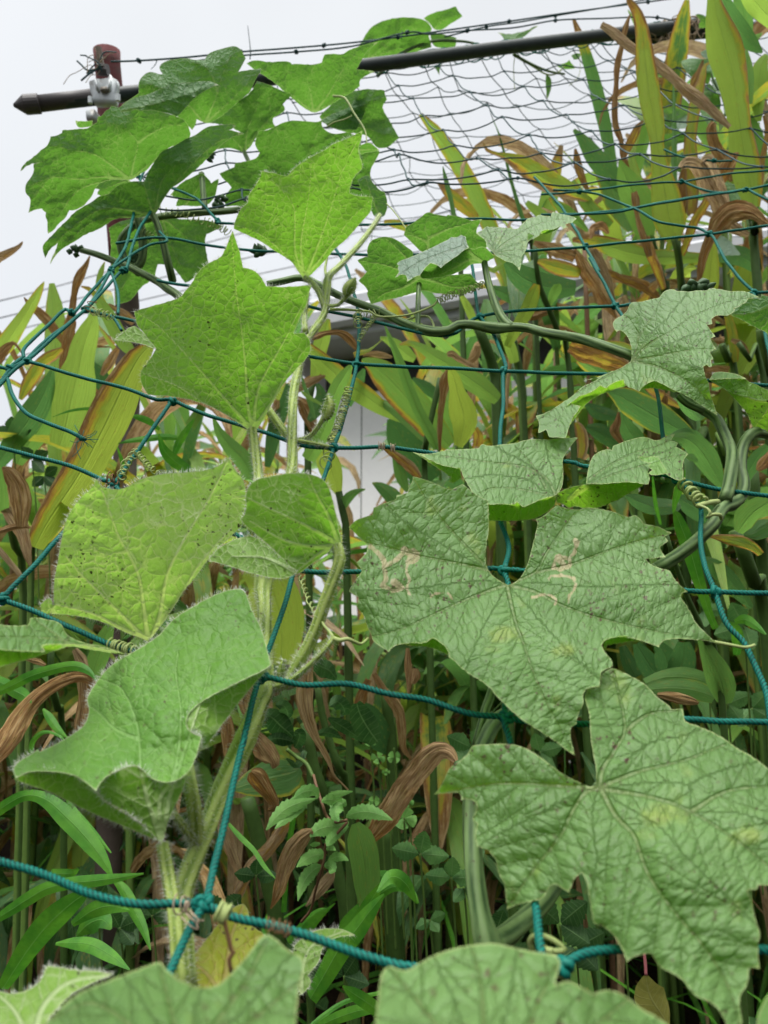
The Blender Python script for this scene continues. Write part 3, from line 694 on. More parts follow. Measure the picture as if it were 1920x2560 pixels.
# gathered edge on the pole side
CO([('Z5', '-60,1140 0,1095 90,985 220,900 330,790 450,690 600,580 740,460 860,300 960,130 1040,0'), ('T1', '545,1060 570,960 600,800 640,700')])
CO([('Z5', '-60,1170 0,1112 110,1000 230,905 400,760 560,620 700,500 830,370 1040,140 1090,110'), ('T1', '580,1040 620,960 690,860')])
CO([('Z5', '205,880 220,790 400,610 540,480 580,462 640,490 740,360 860,230 960,130')])
CO([('Z5', '-40,950 0,955 90,975 110,945 190,880')])
CO([('Z5', '70,1060 110,1200 220,1350 400,1440 600,1520 735,1590')])
CO([('Z5', '960,130 1010,280 1025,390 1022,500')], r=.0011)
CO([('Z5', '960,520 1000,560 1050,640')], r=.0011)
CO([('T1', '690,1000 720,1040 640,1060 540,1120 480,1165')], r=.0011)
fr_ = MB()
for k in range(16):                # frayed end
    b0 = P(640 / 3.456 + 20, 640 + 1585 / 3.456, nd(1100)); b0 = P(735 / 3.456, 640 + 1590 / 3.456, nd(1100))
    q = [b0 + Vector((-.004 * random.random(), 0, 0))]; dv = Vector((random.uniform(-.6, 1), random.uniform(-.5, .5), random.uniform(-1, 1))) * .0035
    for j in range(3): q.append(q[-1] + dv + Vector((random.uniform(-1, 1), random.uniform(-1, 1), random.uniform(-1, 1))) * .0016)
    V, F, g, s = tube_geo(catmull([tuple(v) for v in q], .001), .00022, 4); fr_.add(V, F, groove=1.0)
fr_.build('frayed_end', ROPE, net)
K('T7', '880,692'); K('T5', '12,375 1130,712'); K('T3', '490,985 745,628 1440,828 1540,468 1550,265')
K('Z5', '90,970 235,905 620,490 740,460 960,130 1075,120'); K('T1', '480,1165 530,1170 940,955 600,765')
K('T4', '415,262 515,497 1000,215 1270,965 1600,160'); K('T6', '520,250 530,885 1430,345'); K('T2', '870,1065 1560,820'); K('Z1', '1150,2020 30,1655 910,1570 1195,1388')
K('T8', '770,962')
# upper meshes: same net, running up to the crossbar (10 cm squares, drooping between knots)
def grid_net(parent, pA, pB, qA, qB, cols, rows, r, mat, sag=.02, jit=.014, seed=0, name='cord', kn=True, c0=0):
    """pA->pB lower line, qA->qB upper line (3D points)"""
    rng = random.Random(seed); G = {}
    for i in range(rows + 1):
        t = i / rows
        for j in range(cols + 1):
            u = j / cols; v = (pA.lerp(pB, u)).lerp(qA.lerp(qB, u), t)
            v = v + Vector((rng.gauss(0, jit), rng.gauss(0, jit), rng.gauss(0, jit * .7) - sag * 4 * t * (1 - t)))
            G[i, j] = v
    def seg(a, b, out_):
        out_.append(a); dr = rng.uniform(.2, 1.1)
        for k in (1, 2, 3):
            f = k / 4; out_.append(a.lerp(b, f) + Vector((rng.gauss(0, .0006), rng.gauss(0, .0006), rng.gauss(0, .0005) - .009 * 4 * f * (1 - f) * dr)))
    def kgeo(v):
        V, F, g, s = tube_geo(catmull([tuple(v + Vector((math.cos(a), .5 * math.sin(2 * a), math.sin(a))) * r * 1.3) for a in (0, 1.2, 2.4, 3.6, 4.8, 6.0)], r), r * 1.05, 5); return V, F
    for i in range(rows + 1):
        p = []; mb = MB()
        for j in range(cols): seg(G[i, j], G[i, j + 1], p)
        p.append(G[i, cols]); C = catmull([tuple(v) for v in p], .008); V, F, g, s = tube_geo(C, r, 5); mb.add(V, F)
        for j in range(cols + 1): mb.add(*kgeo(G[i, j]))
        mb.build(name, mat, parent)
    for j in range(cols + 1):
        p = []
        for i in range(rows): seg(G[i, j], G[i + 1, j], p)
        p.append(G[rows, j]); C = catmull([tuple(v) for v in p], .008); V, F, g, s = tube_geo(C, r, 5); mesh_obj(name, V, F, mat, parent, {'groove': g})
    return G
x2 = P(1336, 443, .835); t2 = P(1000, 165, 1.30)
dirr_b = (P(1900, 570, .70) - P(1100, 640, .64)).normalized(); dirr_t = (P(1900, 40, 1.46) - P(400, 232, 1.13)).normalized()
grid_net(net, x2 - dirr_b * .42, x2 + dirr_b * 1.18, t2 - dirr_t * .42, t2 + dirr_t * 1.18, 16, 8, .0010, ROPE_FAR, sag=.03, jit=.005, seed=4)
back = thing('trellis_net', 'thin grey mesh hanging on the far side of the crossbar above the ginger', 'plant net', P(1400, 300, 1.9))
qa = P(700, 190, 1.30); qb = P(1990, 60, 1.50)
grid_net(back, P(980, 640, 2.1), P(2700, 540, 2.6), qa, qb, 17, 14, .0009, ROPE_FAR, sag=.05, jit=.007, seed=9)

# selvedge of the mesh bunched along the crossbar
for k_ in range(3):
    a_ = P(900 + 40 * k_, 166 - 6 * k_, 1.305); b2 = P(1790, 55, 1.44); pts_ = []
    for i_ in range(61):
        t_ = i_ / 60; c_ = a_.lerp(b2, t_) + Vector((0, 0, -.0025)); an = 2 * math.pi * t_ * (5 + 2 * k_) + k_ * 2 + noise.noise(Vector((t_ * 6, k_, 0))) * 2
        pts_.append(c_ + (UP * math.cos(an) + AX * math.sin(an)) * (.0128 + .004 * abs(noise.noise(Vector((t_ * 14, k_, 5))))))
    V, F, g, s_ = tube_geo(catmull([tuple(v) for v in pts_], .006), .0011, 5); mesh_obj('cord', V, F, ROPE, net, {'groove': g})

# top lines above the crossbar
for nm, s, d0, d1, lab in (
        ('1', '240,133 300,131 400,124 520,112 600,106 700,98 780,90 860,80 960,66 1100,46 1250,24 1400,4 1500,-10', 1.03, 1.40, 'taut grey cord tied to the post, running just over the crossbar'),
        ('2', '395,135 450,128 520,120 640,112 760,100 880,70 930,74 1010,66 1110,60 1200,44 1300,40 1420,38 1500,60', 1.10, 1.42, 'slack knotted cord wandering along the top of the crossbar'),
        ('3', '960,80 1050,58 1120,48 1200,34 1330,12 1400,-2 1500,-20', 1.33, 1.5, 'topmost grey cord crossing the sky above the crossbar')):
    p = px('F', s); t_ = thing('net_cord', lab, 'cord', P(p[0][0], p[0][1], d0))
    pts = [P(x, y, d0 + (d1 - d0) * i / (len(p) - 1)) for i, (x, y) in enumerate(p)]
    V, F, g, s_ = tube_geo(catmull([tuple(v) for v in pts], .01), .0014, 6); mesh_obj('cord', V, F, ROPE_FAR, t_, {'groove': g})
    for i in range(1, len(pts) - 1, 2): knot(t_, pts[i], .0018, i, ROPE_FAR)
    if nm == '1':
        for s2 in ('540,128 541,110 538,80 535,55', '340,128 335,140 326,150', '867,84 868,72 869,66'): thread(t_, path3('F', s2, d=1.2), .0009, 'loose_end', ROPE_FAR, r1=.0004)

# ================================================================== the hairy gourd vine
gv = thing('hairy_gourd_vine', 'pale hairy young vine climbing the teal net with light green leaves edged in white hairs', 'vine', P(650, 1980, .26))
HS = dict(mat=HSTEM, hairs=12, hair_len=.0030, lobes=5)
stem('stem', gv, path3('T7', '800,1060,.245 790,900,.25 782,700,.262 800,600,.268 850,470,.275 895,360,.28 960,190,.292 1040,20,.303') + path3('T5', '1120,830,.318 1150,760,.325 1145,600,.345 1142,420,.365 1140,300,.38') + path3('T3', '1200,1060,.41 1258,940,.425 1262,780,.45 1268,600,.475 1285,500,.49 1300,400,.51 1340,340,.525 1400,250,.55 1412,150,.565 1420,90,.575 1470,40,.59 1560,-60,.62') + path3('T1', '1610,980,.64 1640,930,.66'), .0038, .0019, nodes=((.16, .3), (.33, .45), (.62, .3), (.78, .35)), **HS)
stem('petiole', gv, path3('T7', '785,1060,.240 780,980,.242 765,820,.247 745,660,.254 722,540,.259 702,425,.2625'), .0030, .0021, **HS)
stem('petiole', gv, path3('T7', '850,440,.276 845,320,.272 830,210,.268 815,130,.27 805,60,.28'), .0027, .0024, **HS)
stem('petiole', gv, path3('T7', '830,410,.274 790,350,.268 740,295,.262'), .0015, .0012, **HS)
stem('petiole', gv, path3('T5', '1140,170,.375 1130,60,.38') + path3('T3', '1128,1060,.40 1118,960,.425 1105,850,.44 1090,748,.45'), .0030, .0027, **HS)
stem('petiole', gv, path3('T3', '1262,800,.455 1210,735,.46 1150,655,.462'), .0026, .0024, **HS)
stem('petiole', gv, path3('T3', '1405,225,.555 1375,150,.565 1335,105,.575') + path3('T1', '1318,1203,.58'), .0024, .0022, **HS)
stem('petiole', gv, path3('T5', '1175,755,.326 1240,735,.325 1300,640,.322 1360,520,.322 1400,400,.323 1440,290,.325 1468,200,.327 1455,148,.33'), .0027, .0026, **HS)
stem('side_shoot', gv, path3('T5', '1170,765,.325 1260,725,.32 1340,660,.315 1410,590,.312 1440,545,.312'), .0014, .0010, **HS)
stem('side_shoot', gv, path3('T3', '1262,795,.45 1340,805,.447 1420,822,.443'), .0012, .0008, **HS)
stem('petiole', gv, path3('Z9', '980,930,.52 970,800,.54 985,680,.55 1000,600,.56'), .0020, .0016, **HS)
stem('side_shoot', gv, path3('T3', '1280,795,.455 1330,785,.45 1370,745,.445 1395,700,.442'), .0014, .0012, **HS)
stem('side_shoot', gv, path3('T3', '1415,215,.555 1460,212,.548 1495,175,.542'), .0012, .0012, **HS)
stem('side_shoot', gv, path3('T3', '1425,230,.55 1500,232,.548 1600,240,.545'), .0011, .0007, mat=HSTEM, hairs=2)
stem('side_shoot', gv, path3('Z9', '1160,460,.575 1150,380,.585 1165,300,.59 1180,200,.6'), .0011, .0007, mat=HSTEM, hairs=3)
HL = dict(hairs=1.7, hair_len=.0024)
# big kite-shaped leaf, lit through
gourd_leaf('leaf', gv, [(PL([('T3', '580,240 640,220 720,200 780,180 800,150 830,120 850,70 900,30 950,10 970,-20 985,-60 1005,-110 1018,-70 1035,-20 1050,50 1080,55 1110,70 1130,95 1150,130 1190,132 1230,135 1345,125 1335,160 1330,190 1310,260'), ('Z9', '975,730 920,840 878,945 970,938 1020,1000 1028,1085 1000,1150 935,1220 860,1300 810,1350 750,1450 690,1560 640,1640 590,1730 550,1790 495,1800'), ('T3', '1060,740 1000,700 930,660 850,625 740,605 640,600 620,570 610,550 605,520 610,490 640,460 675,400 650,370 620,330 590,300')]),
    [(P_[0], P_[1], d) for P_, d in zip(px('T3', '1090,750 1000,-100 590,250 1340,130 620,520 1280,450 1000,400 1220,300'), (.45, .385, .455, .43, .465, .455, .425, .432))], 'under')], HAIRY,
    veins=[px('T3', s) for s in ('1090,750 1070,640 1060,480 1045,330 1020,150 1000,-100', '1085,745 1000,650 870,500 770,390 680,300 590,245', '1095,745 1110,600 1150,500 1210,400 1280,260 1345,130', '1080,745 960,680 860,625 760,560 620,510', '1100,740 1180,620 1230,520 1320,400')], grid=5.5, teeth=1.2, seed=11, secs=62, **HL, label='big kite-shaped leaf with its long tip pointing up')
gourd_leaf('leaf', gv, [(PL([('Z5', '965,725 1040,690 1090,630 1160,600 1180,610 1270,690 1350,790 1330,800 1260,770 1180,750 1080,735')]), px3('Z5', '965,725,.475 1160,600,.475 1350,790,.46'), 'under')], HAIRY, grid=5, secs=0, seed=12, **HL)
# broad leaf beside the knot
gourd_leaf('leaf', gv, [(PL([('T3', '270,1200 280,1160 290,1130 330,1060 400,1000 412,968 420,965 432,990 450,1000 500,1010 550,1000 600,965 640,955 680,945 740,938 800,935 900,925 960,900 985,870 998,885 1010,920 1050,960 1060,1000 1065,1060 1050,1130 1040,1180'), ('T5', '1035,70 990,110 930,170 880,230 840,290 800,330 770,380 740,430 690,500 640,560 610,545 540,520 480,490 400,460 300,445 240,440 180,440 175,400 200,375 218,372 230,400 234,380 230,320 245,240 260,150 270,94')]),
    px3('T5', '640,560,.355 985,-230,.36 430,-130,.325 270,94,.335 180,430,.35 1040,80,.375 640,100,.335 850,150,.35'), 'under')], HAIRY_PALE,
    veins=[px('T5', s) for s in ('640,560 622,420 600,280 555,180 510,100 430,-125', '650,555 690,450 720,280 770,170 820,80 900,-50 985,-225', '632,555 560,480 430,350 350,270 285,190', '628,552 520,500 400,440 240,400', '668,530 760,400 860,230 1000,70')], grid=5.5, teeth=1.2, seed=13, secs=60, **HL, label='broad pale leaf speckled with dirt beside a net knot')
gourd_leaf('leaf', gv, [
    (px('T5', '900,210 915,185 950,150 1030,110 1100,100 1180,160 1230,205 1260,240 1285,265 1240,285 1200,290 1100,270 1000,235'), px3('T5', '900,210,.345 1100,110,.35 1285,265,.325 1100,270,.335'), 'under'),
    (px('T5', '1060,-90 1100,-140 1180,-155 1260,-170 1340,-165 1400,-140 1420,-110 1430,-80 1450,0 1465,80 1475,130 1460,150 1440,152 1400,190 1350,220 1300,262 1280,268 1260,240 1180,160 1100,90 1060,60 1040,30 1065,0'), px3('T5', '1460,140,.332 1060,-60,.34 1280,-165,.315 1280,260,.325 1100,90,.345 1260,20,.318'), 'under')], HAIRY,
    veins=[px('T5', s) for s in ('1462,140 1380,90 1260,30 1150,-20 1070,-60', '1462,135 1420,20 1370,-70 1330,-160', '1455,145 1350,150 1220,120 1080,40', '1448,150 1380,180 1290,250', '1280,260 1150,200 1000,190')], grid=5, teeth=1.0, seed=14, secs=42, **HL, label='small rounded leaf folded along one side')
# lower leaf, upper face, rolled edges
gourd_leaf('leaf', gv, [
    (px('T5', '1040,330 1060,345 1070,370 1080,400 1090,430 1130,500 1150,580 1160,620 1170,660 1130,690 1060,720 980,760 900,800 830,850 805,890 805,930 830,955 870,970 860,1010 850,1050 830,1100 800,1140 740,1170 690,1165 650,1150 620,1115 580,1090 520,1110 470,1135 440,1160 422,1190 415,1205 380,1175 330,1140 280,1128 230,1120 130,1120 95,1135 70,1150 58,1125 60,1100 90,1070 130,1050 165,1025 172,1035 250,1000 330,950 355,930 370,910 382,880 385,850 378,825 375,800 420,730 450,690 490,655 530,630 600,590 680,540 715,500 750,460 830,410 920,360 990,335'),
     px3('T5', '700,1140,.256 1040,340,.335 70,1120,.262 1160,660,.30 380,820,.30 805,910,.272 600,800,.290 900,560,.312 440,1150,.252 850,1050,.262'), 'top'),
    (px('T5', '1172,662 1130,690 1060,720 980,760 900,800 830,850 805,890 805,930 830,955 870,970 872,1000 880,1025 905,990 930,960 990,880 1050,800 1110,730'), px3('T5', '1170,662,.30 900,800,.285 805,910,.273 870,970,.266 880,1020,.276 1000,870,.290 1110,730,.300'), 'under'),
    (px('T7', '60,150 95,133 130,120 230,120 280,127 330,140 370,165 415,205 440,240 500,280 560,310 640,370 690,422 620,392 560,365 500,340 400,300 300,250 200,200 110,175'), px3('T7', '60,150,.262 330,140,.256 415,205,.252 690,420,.254 300,245,.262 500,330,.258'), 'under'),
    (px('T7', '420,200 425,185 440,160 520,110 580,90 625,118 650,150 690,165 740,168 800,140 812,128 800,165 790,200 770,240 750,280 730,325 720,350 712,400 700,424 690,424 640,370 560,300 500,270 440,240'), px3('T7', '425,190,.251 580,90,.252 740,168,.256 810,130,.262 695,420,.252 560,300,.252'), 'under')], HAIRY,
    veins=[px('T5', s) for s in ('700,1430 640,1250 610,1120 600,960 570,850 520,760 430,720', '700,1430 690,1250 745,1150 775,1000 780,850 760,700 770,600', '705,1430 730,1250 770,1120 840,900 880,780 910,660', '605,985 500,940 440,880 390,840')], grid=5.5, teeth=1.0, seed=15, secs=64, relief=.006, hairs=1.5, hair_len=.0026, label='large leaf with downy margin and rolled-up lower edge')
gourd_leaf('leaf', gv, [(px('T7', '820,930 850,895 880,860 910,820 940,780 1000,710 1030,695 1050,690 1072,715 1076,742 1062,755 1080,780 1110,800 1150,830 1160,930 1130,1010 1060,1060 960,1090 830,1070'), px3('T7', '820,930,.27 1050,690,.30 1150,840,.29 900,1060,.26'), 'top')], YELLOW,
    veins=[px('T7', s) for s in ('960,1090 980,950 1000,830 1050,700', '960,1090 900,1000 830,940', '970,1080 1060,960 1140,850')], grid=5, seed=16, secs=50, hairs=6, label='torn yellow leaf behind the thick rope')
gourd_leaf('leaf', gv, [(px('T7', '1262,882 1300,840 1340,815 1380,800 1430,795 1480,800 1510,812 1535,825 1480,830 1440,842 1400,870 1385,905 1380,940 1350,975 1330,1000 1345,1020 1340,1045 1300,1085 1285,1040 1270,1000'), px3('T7', '1262,885,.30 1480,800,.31 1340,1040,.285 1400,880,.295'), 'under')], HAIRY,
    veins=[px('T7', s) for s in ('1300,1080 1310,960 1350,870 1480,810', )], grid=5, seed=17, secs=40, hairs=1.6, hair_len=.0024)
gourd_leaf('leaf', gv, [(px('T7', '-40,1060 0,1070 60,1080 110,1068 160,1040 185,1005 192,975 205,958 230,960 330,980 420,980 490,995 440,1015 400,1032 340,1060 300,1085 250,1140 200,1195 180,1260 -40,1260'), px3('T7', '0,1075,.22 200,960,.225 480,1000,.21 180,1240,.19 0,1240,.195'), 'under')], HAIRY,
    veins=[px('T7', s) for s in ('150,1260 190,1130 300,1030 480,998', '120,1260 60,1150 0,1090')], grid=6, seed=18, secs=50, hairs=1.6, hair_len=.0015, label='dirty yellow-green leaf with furry top margin')
# leaf high on the shoot with a pale fringe
gourd_leaf('leaf', gv, [(px('T1', '1132,735 1155,745 1180,745 1215,756 1240,760 1265,735 1290,710 1340,680 1400,650 1420,635 1440,620 1500,600 1545,575 1565,563 1562,600 1548,640 1550,665 1568,715 1562,735 1530,760 1515,800 1510,832 1530,843 1560,848 1612,850 1606,880 1604,912 1580,940 1560,960 1530,995 1500,1030 1465,1060 1440,1080 1410,1120 1380,1150 1345,1185 1318,1207 1300,1190 1280,1160 1260,1130 1220,1103 1180,1080 1140,1050 1080,1020 1010,988 1012,965 1018,950 1028,925 1040,900 1068,880 1072,865 1072,845 1090,820 1120,775'),
    px3('T1', '1316,1200,.58 1140,740,.53 1565,565,.51 1015,970,.56 1605,870,.56 1350,880,.535 1300,720,.52'), 'under')], HAIRY,
    veins=[px('T1', s) for s in ('1312,1200 1275,1080 1270,900 1215,820 1140,742', '1316,1200 1300,1060 1325,900 1340,790 1345,690', '1320,1195 1370,1070 1420,930 1480,740 1560,575', '1325,1190 1430,1060 1520,940 1600,865', '1308,1195 1200,1070 1100,1000 1020,975')], grid=5, teeth=1.0, seed=19, secs=40, hairs=1.3, hair_len=.0024, label='angular leaf with bright fringe high on the shoot')
# shoot tips, buds, tendrils
for fr, s, d in (('T3', '1395,700 1410,690 1425,640 1415,600', .442), ('T3', '1495,175 1500,150 1520,120 1535,95', .542), ('T5', '1215,730 1212,690 1218,655 1225,640', .325)):
    pts = path3(fr, s, d=d); C = catmull([tuple(v) for v in pts], .002); n = len(C); R = .0036 * (d / .44) * np.sin(np.linspace(.35, math.pi - .05, n)) ** .8
    if d < .4: R *= .7
    V, F, g, s_ = tube_geo(C, np.maximum(R, .0004), 12, 3, pitch=None, lobe_amt=.2); o = mesh_obj('bud', V, F, HSTEM, gv, {'groove': g}); H = MB(); rng = np.random.default_rng(3)
    for i in range(420):
        k = rng.integers(0, len(V)); c = C[k // 12]; dr = (V[k] - c); dr = dr / max(np.linalg.norm(dr), 1e-6) + rng.normal(0, .3, 3); one_hair(H, V[k], dr / np.linalg.norm(dr), .0026 * rng.uniform(.4, 1.2))
    join_hairs(o, H, gv)
rp = path3('T3', '1505,590 1490,680 1470,740 1450,810', d=None); coil(gv, path3('T3', '1508,570,.47 1490,640,.468 1465,720,.462 1430,815,.455'), 26, .0026, .00055)
coil(gv, path3('T3', '1400,905,.43 1425,850,.445 1440,790,.455'), 5, .0038, .0005)
coil(gv, path3('T3', '1630,250,.55 1600,290,.545 1570,330,.54 1550,370,.535'), 13, .0018, .0005)
coil(gv, path3('T3', '1545,300,.53 1548,250,.545 1590,255,.55 1640,245,.55'), 9, .0030, .0005)
thread(gv, path3('T3', '1600,240,.545 1640,262,.546') + path3('T4', '100,255,.55 200,220,.555 230,195,.56'), .0008)
coil(gv, path3('T4', '230,195,.56 300,165,.565 370,145,.57 435,120,.575'), 20, .0028, .00055)
thread(gv, path3('T4', '-40,215 -20,255 60,285 130,265 190,262 215,300 210,310'), .0009)
coil(gv, path3('T3', '520,960,.39 545,900,.405 580,855,.42 590,845,.42'), 6, .0024, .0006); coil(gv, path3('T3', '590,845,.418 620,880,.41 650,915,.40 690,945,.395'), 10, .0016, .0006)
coil(gv, path3('T3', '400,238,.515 450,250,.51 490,268,.508'), 7, .0027, .0005); coil(gv, path3('T3', '380,245,.52 400,190,.52'), 2.2, .004, .0004, mat=BROWNT)
coil(gv, path3('T5', '478,570,.33 520,585,.328 580,600,.325'), 10, .0026, .0006, label if False else 'tendril')
coil(gv, path3('T5', '1262,262,.395 1268,235,.397 1275,215,.4'), 3, .0024, .0007)
coil(gv, path3('T5', '1300,285,.40 1330,370,.36 1360,430,.335 1380,450,.325'), 9, .0012, .0006)
thread(gv, path3('T5', '1440,545,.312 1470,555,.31 1500,548,.31 1530,560,.312 1560,570,.315 1590,545,.32'), .0010, r1=.0005); thread(gv, path3('T5', '1440,545,.312 1425,520,.315 1400,490,.318 1390,470,.322'), .0008, r1=.0005)
coil(gv, path3('T7', '945,718,.205 985,742,.2045'), 4, .0025, .0007); thread(gv, path3('T7', '965,745,.203 985,830,.203 1000,890,.203 1010,900,.203 990,930,.203 1000,985,.203'), .0006, mat=BROWNT)
coil(gv, path3('T7', '1155,778,.206 1260,805,.205'), 7, .0019, .00022, mat=BROWNT); coil(gv, path3('T7', '765,690,.221 810,695,.22'), 2, .0027, .00036, mat=TWINE); coil(gv, path3('T7', '815,775,.217 850,735,.218'), 2.5, .0028, .00036, mat=TWINE); thread(gv, path3('T7', '808,680,.2185 800,715,.2185 812,735,.2185'), .0006, mat=TWINE)
coil(gv, path3('T3', '505,960,.40 480,962,.40 470,955,.40'), 3, .0030, .0005, mat=BROWNT)
coil(gv, path3('Z4', '640,1225,.44 700,1232,.44'), 4, .0024, .0004, mat=TWINE); coil(gv, path3('Z4', '745,1240,.44 785,1243,.44'), 3, .0023, .0004, mat=TWINE)
for q in ('-200,0 -120,30', ): pass

# ================================================================== luffa vine with the large crinkled leaves
lv = thing('luffa_vine', 'luffa vine with large crinkled leaves hanging on the net, ribbed dark stem', 'vine', P(1700, 1500, .36))
mineA = [(px('T6', s), w_) for s, w_ in (('-60,150 -20,180 10,230 50,210 90,170 130,165 150,190 130,215 100,215', 6.5), ('100,215 95,250 110,290 100,330 110,355', 3.6), ('0,240 10,290 -10,320 40,340 80,330', 6.5), ('40,300 70,320', 9.4), ('200,370 215,355 270,345 300,380', 2.5), ('90,165 130,185 120,200', 10.1),
        ('830,120 835,140 820,180 800,200 770,195 740,210 730,240 760,250 800,240 805,215', 5.0), ('755,195 775,230', 9.4), ('710,290 720,275 780,275 820,285 830,310 820,340 800,360 795,395', 3.6), ('640,370 690,355 720,360 745,380 740,400', 3.6), ('825,125 838,130', 7.2))]
veinA = [px('T6', s) for s in ('530,312 570,480 600,560 640,680 690,800 760,930 825,1050', '528,316 430,350 330,390 200,450 60,510 -150,560', '520,305 460,255 380,175 300,90 200,-30 130,-140', '460,255 330,225 150,190 0,150 -180,110', '545,312 640,270 675,235 695,190 760,90 830,0', '655,262 800,230 960,170 1100,125 1230,95', '540,318 650,345 760,400 900,450 1100,500 1250,530 1425,560')]
outA = PL([('T6', '530,314 490,290 455,262 440,220 437,180 447,120 455,60 452,20 450,-10')]) + px('Z4', '1600,1830 1590,1700 1500,1655 1440,1610 1370,1555 1300,1590 1250,1605 1140,1550 1040,1515 990,1500 940,1490 938,1520 930,1550 900,1570 905,1600 895,1630 850,1645 800,1650 790,1690 760,1700 680,1725 600,1760 590,1820 520,1840 440,1870 385,1930 440,1980 470,2010 550,2080 548,2110 540,2150') + \
    px('F', '770,1215 782,1234 757,1268 754,1278 775,1290 770,1310 790,1335 790,1350 802,1370 805,1385 840,1409') + px('T6', '40,580 75,570 130,565 175,570 210,545 240,560 280,600 280,628 300,640 350,690 400,720 450,750 480,790 520,830 560,870 640,930 675,945 682,955 740,990 790,1030 825,1052 820,1030 815,1010 806,980 808,930 832,915 835,880 862,830 862,812 858,790 865,775 880,760 930,755 935,720 940,690 990,667 985,640 965,618 950,600 940,575 952,555 980,545 1040,540 1110,555 1150,570 1188,585 1200,560 1230,547 1330,550 1430,562 1400,530 1345,480 1330,440 1305,400 1282,372 1285,352 1312,345 1280,315 1255,290 1240,262 1230,250 1180,240 1150,225 1132,205 1165,200 1217,195 1195,165 1193,150 1228,125 1213,105 1243,90 1200,70 1180,60 1120,50 1110,30 1085,13 1060,22 1040,18 1000,-1 930,-15 870,-21 840,-8 790,-16 750,-31 735,-21 715,-5 690,19 655,30 665,50 660,70 650,110 640,150 632,185 625,210 615,235 605,260 580,295 545,314')
gourd_leaf('leaf', lv, [(outA, px3('T6', '530,312,.345 825,1050,.265 -150,520,.325 60,-130,.365 1425,560,.32 1230,95,.36 760,-10,.375 450,0,.372 300,560,.305 950,600,.30 700,500,.312'), 'top'),
    (px('T6', '75,570 130,563 175,545 215,545 245,555 270,575 285,595 275,618 250,605 215,590 175,580 120,580'), px3('T6', '75,570,.312 210,545,.305 285,600,.297 180,582,.315'), 'under'),
    (px('T6', '945,575 955,555 990,540 1050,532 1110,555 1060,560 1000,568 965,575 955,600'), px3('T6', '945,575,.30 1040,540,.305 1110,555,.31 1000,570,.315'), 'under')],
    LUFFA, veins=veinA, grid=5.5, teeth=1.4, relief=.0055, fold=.005, waves=.006, secs=66, mines=mineA, seed=21, label='biggest crinkled leaf, marked with pale leaf-miner tracks')
outB = px('T8', '915,175 900,184 885,184 830,160 760,120 700,75 640,30 590,10 545,-2 480,0 390,3 378,12 360,45 330,70 300,90 280,108 275,120 260,150 240,190 215,218 270,214 322,210 335,228 332,243 360,235 395,248 402,262 395,300 383,315 386,333 405,345 395,375 392,400 402,442 450,458 465,480 483,497 485,520 495,565 520,600 525,650 530,717 560,700 590,690 650,680 690,665 705,635 720,610 745,605 770,625 798,642 812,610 820,580 855,558 875,590 880,622 890,690 905,775 950,790 990,822 1020,870 1050,942 1075,920 1110,910 1150,905 1170,930 1188,962 1230,985 1280,1010 1315,1050 1345,1092 1400,1110 1440,1140 1470,1190 1490,1250 1500,1300 1560,1320 1550,1240 1545,1180 1532,1100 1550,1070 1572,1040 1578,970 1600,965 1624,972 1612,880 1628,822 1612,780 1600,740 1592,690 1580,660 1568,632 1612,628 1615,610 1660,612 1720,600 1790,560 1850,300 1800,160 1720,120 1659,108 1630,80 1600,60 1560,35 1520,15 1480,-20 1400,-62 1350,-80 1300,-98 1295,-120 1290,-152 1240,-150 1235,-165 1180,-202 1150,-240 1110,-272 1070,-292 1030,-312 990,-330 960,-318 940,-302 932,-247 880,-238 866,-202 875,-170 882,-150 890,-100 890,-42 900,28 915,98 918,148')
gourd_leaf('leaf', lv, [(outB, px3('T8', '935,190,.250 220,215,.262 530,710,.235 1050,940,.205 1520,1290,.180 1620,820,.205 1659,110,.25 960,-310,.295 1300,-120,.28 600,0,.262 1250,500,.218 700,400,.24'), 'top')], LUFFA,
    veins=[px('T8', s) for s in ('935,190 1000,310 1080,400 1140,560 1250,720 1400,900 1500,1080 1550,1300', '925,190 870,210 820,280 760,400 650,540 530,712', '918,188 800,185 650,175 500,172 340,195 220,216', '940,185 1100,120 1300,70 1480,0 1560,-20', '945,195 1150,230 1300,280 1500,400 1700,560', '932,180 945,110 1000,20 1040,-80 990,-320', '1045,-60 1150,-130 1280,-140', '1330,290 1500,200 1800,180')], grid=6.5, teeth=1.6, relief=.005, fold=.005, waves=.006, secs=74, seed=22, label='dusty crinkled leaf hanging lowest beside the dark undergrowth')
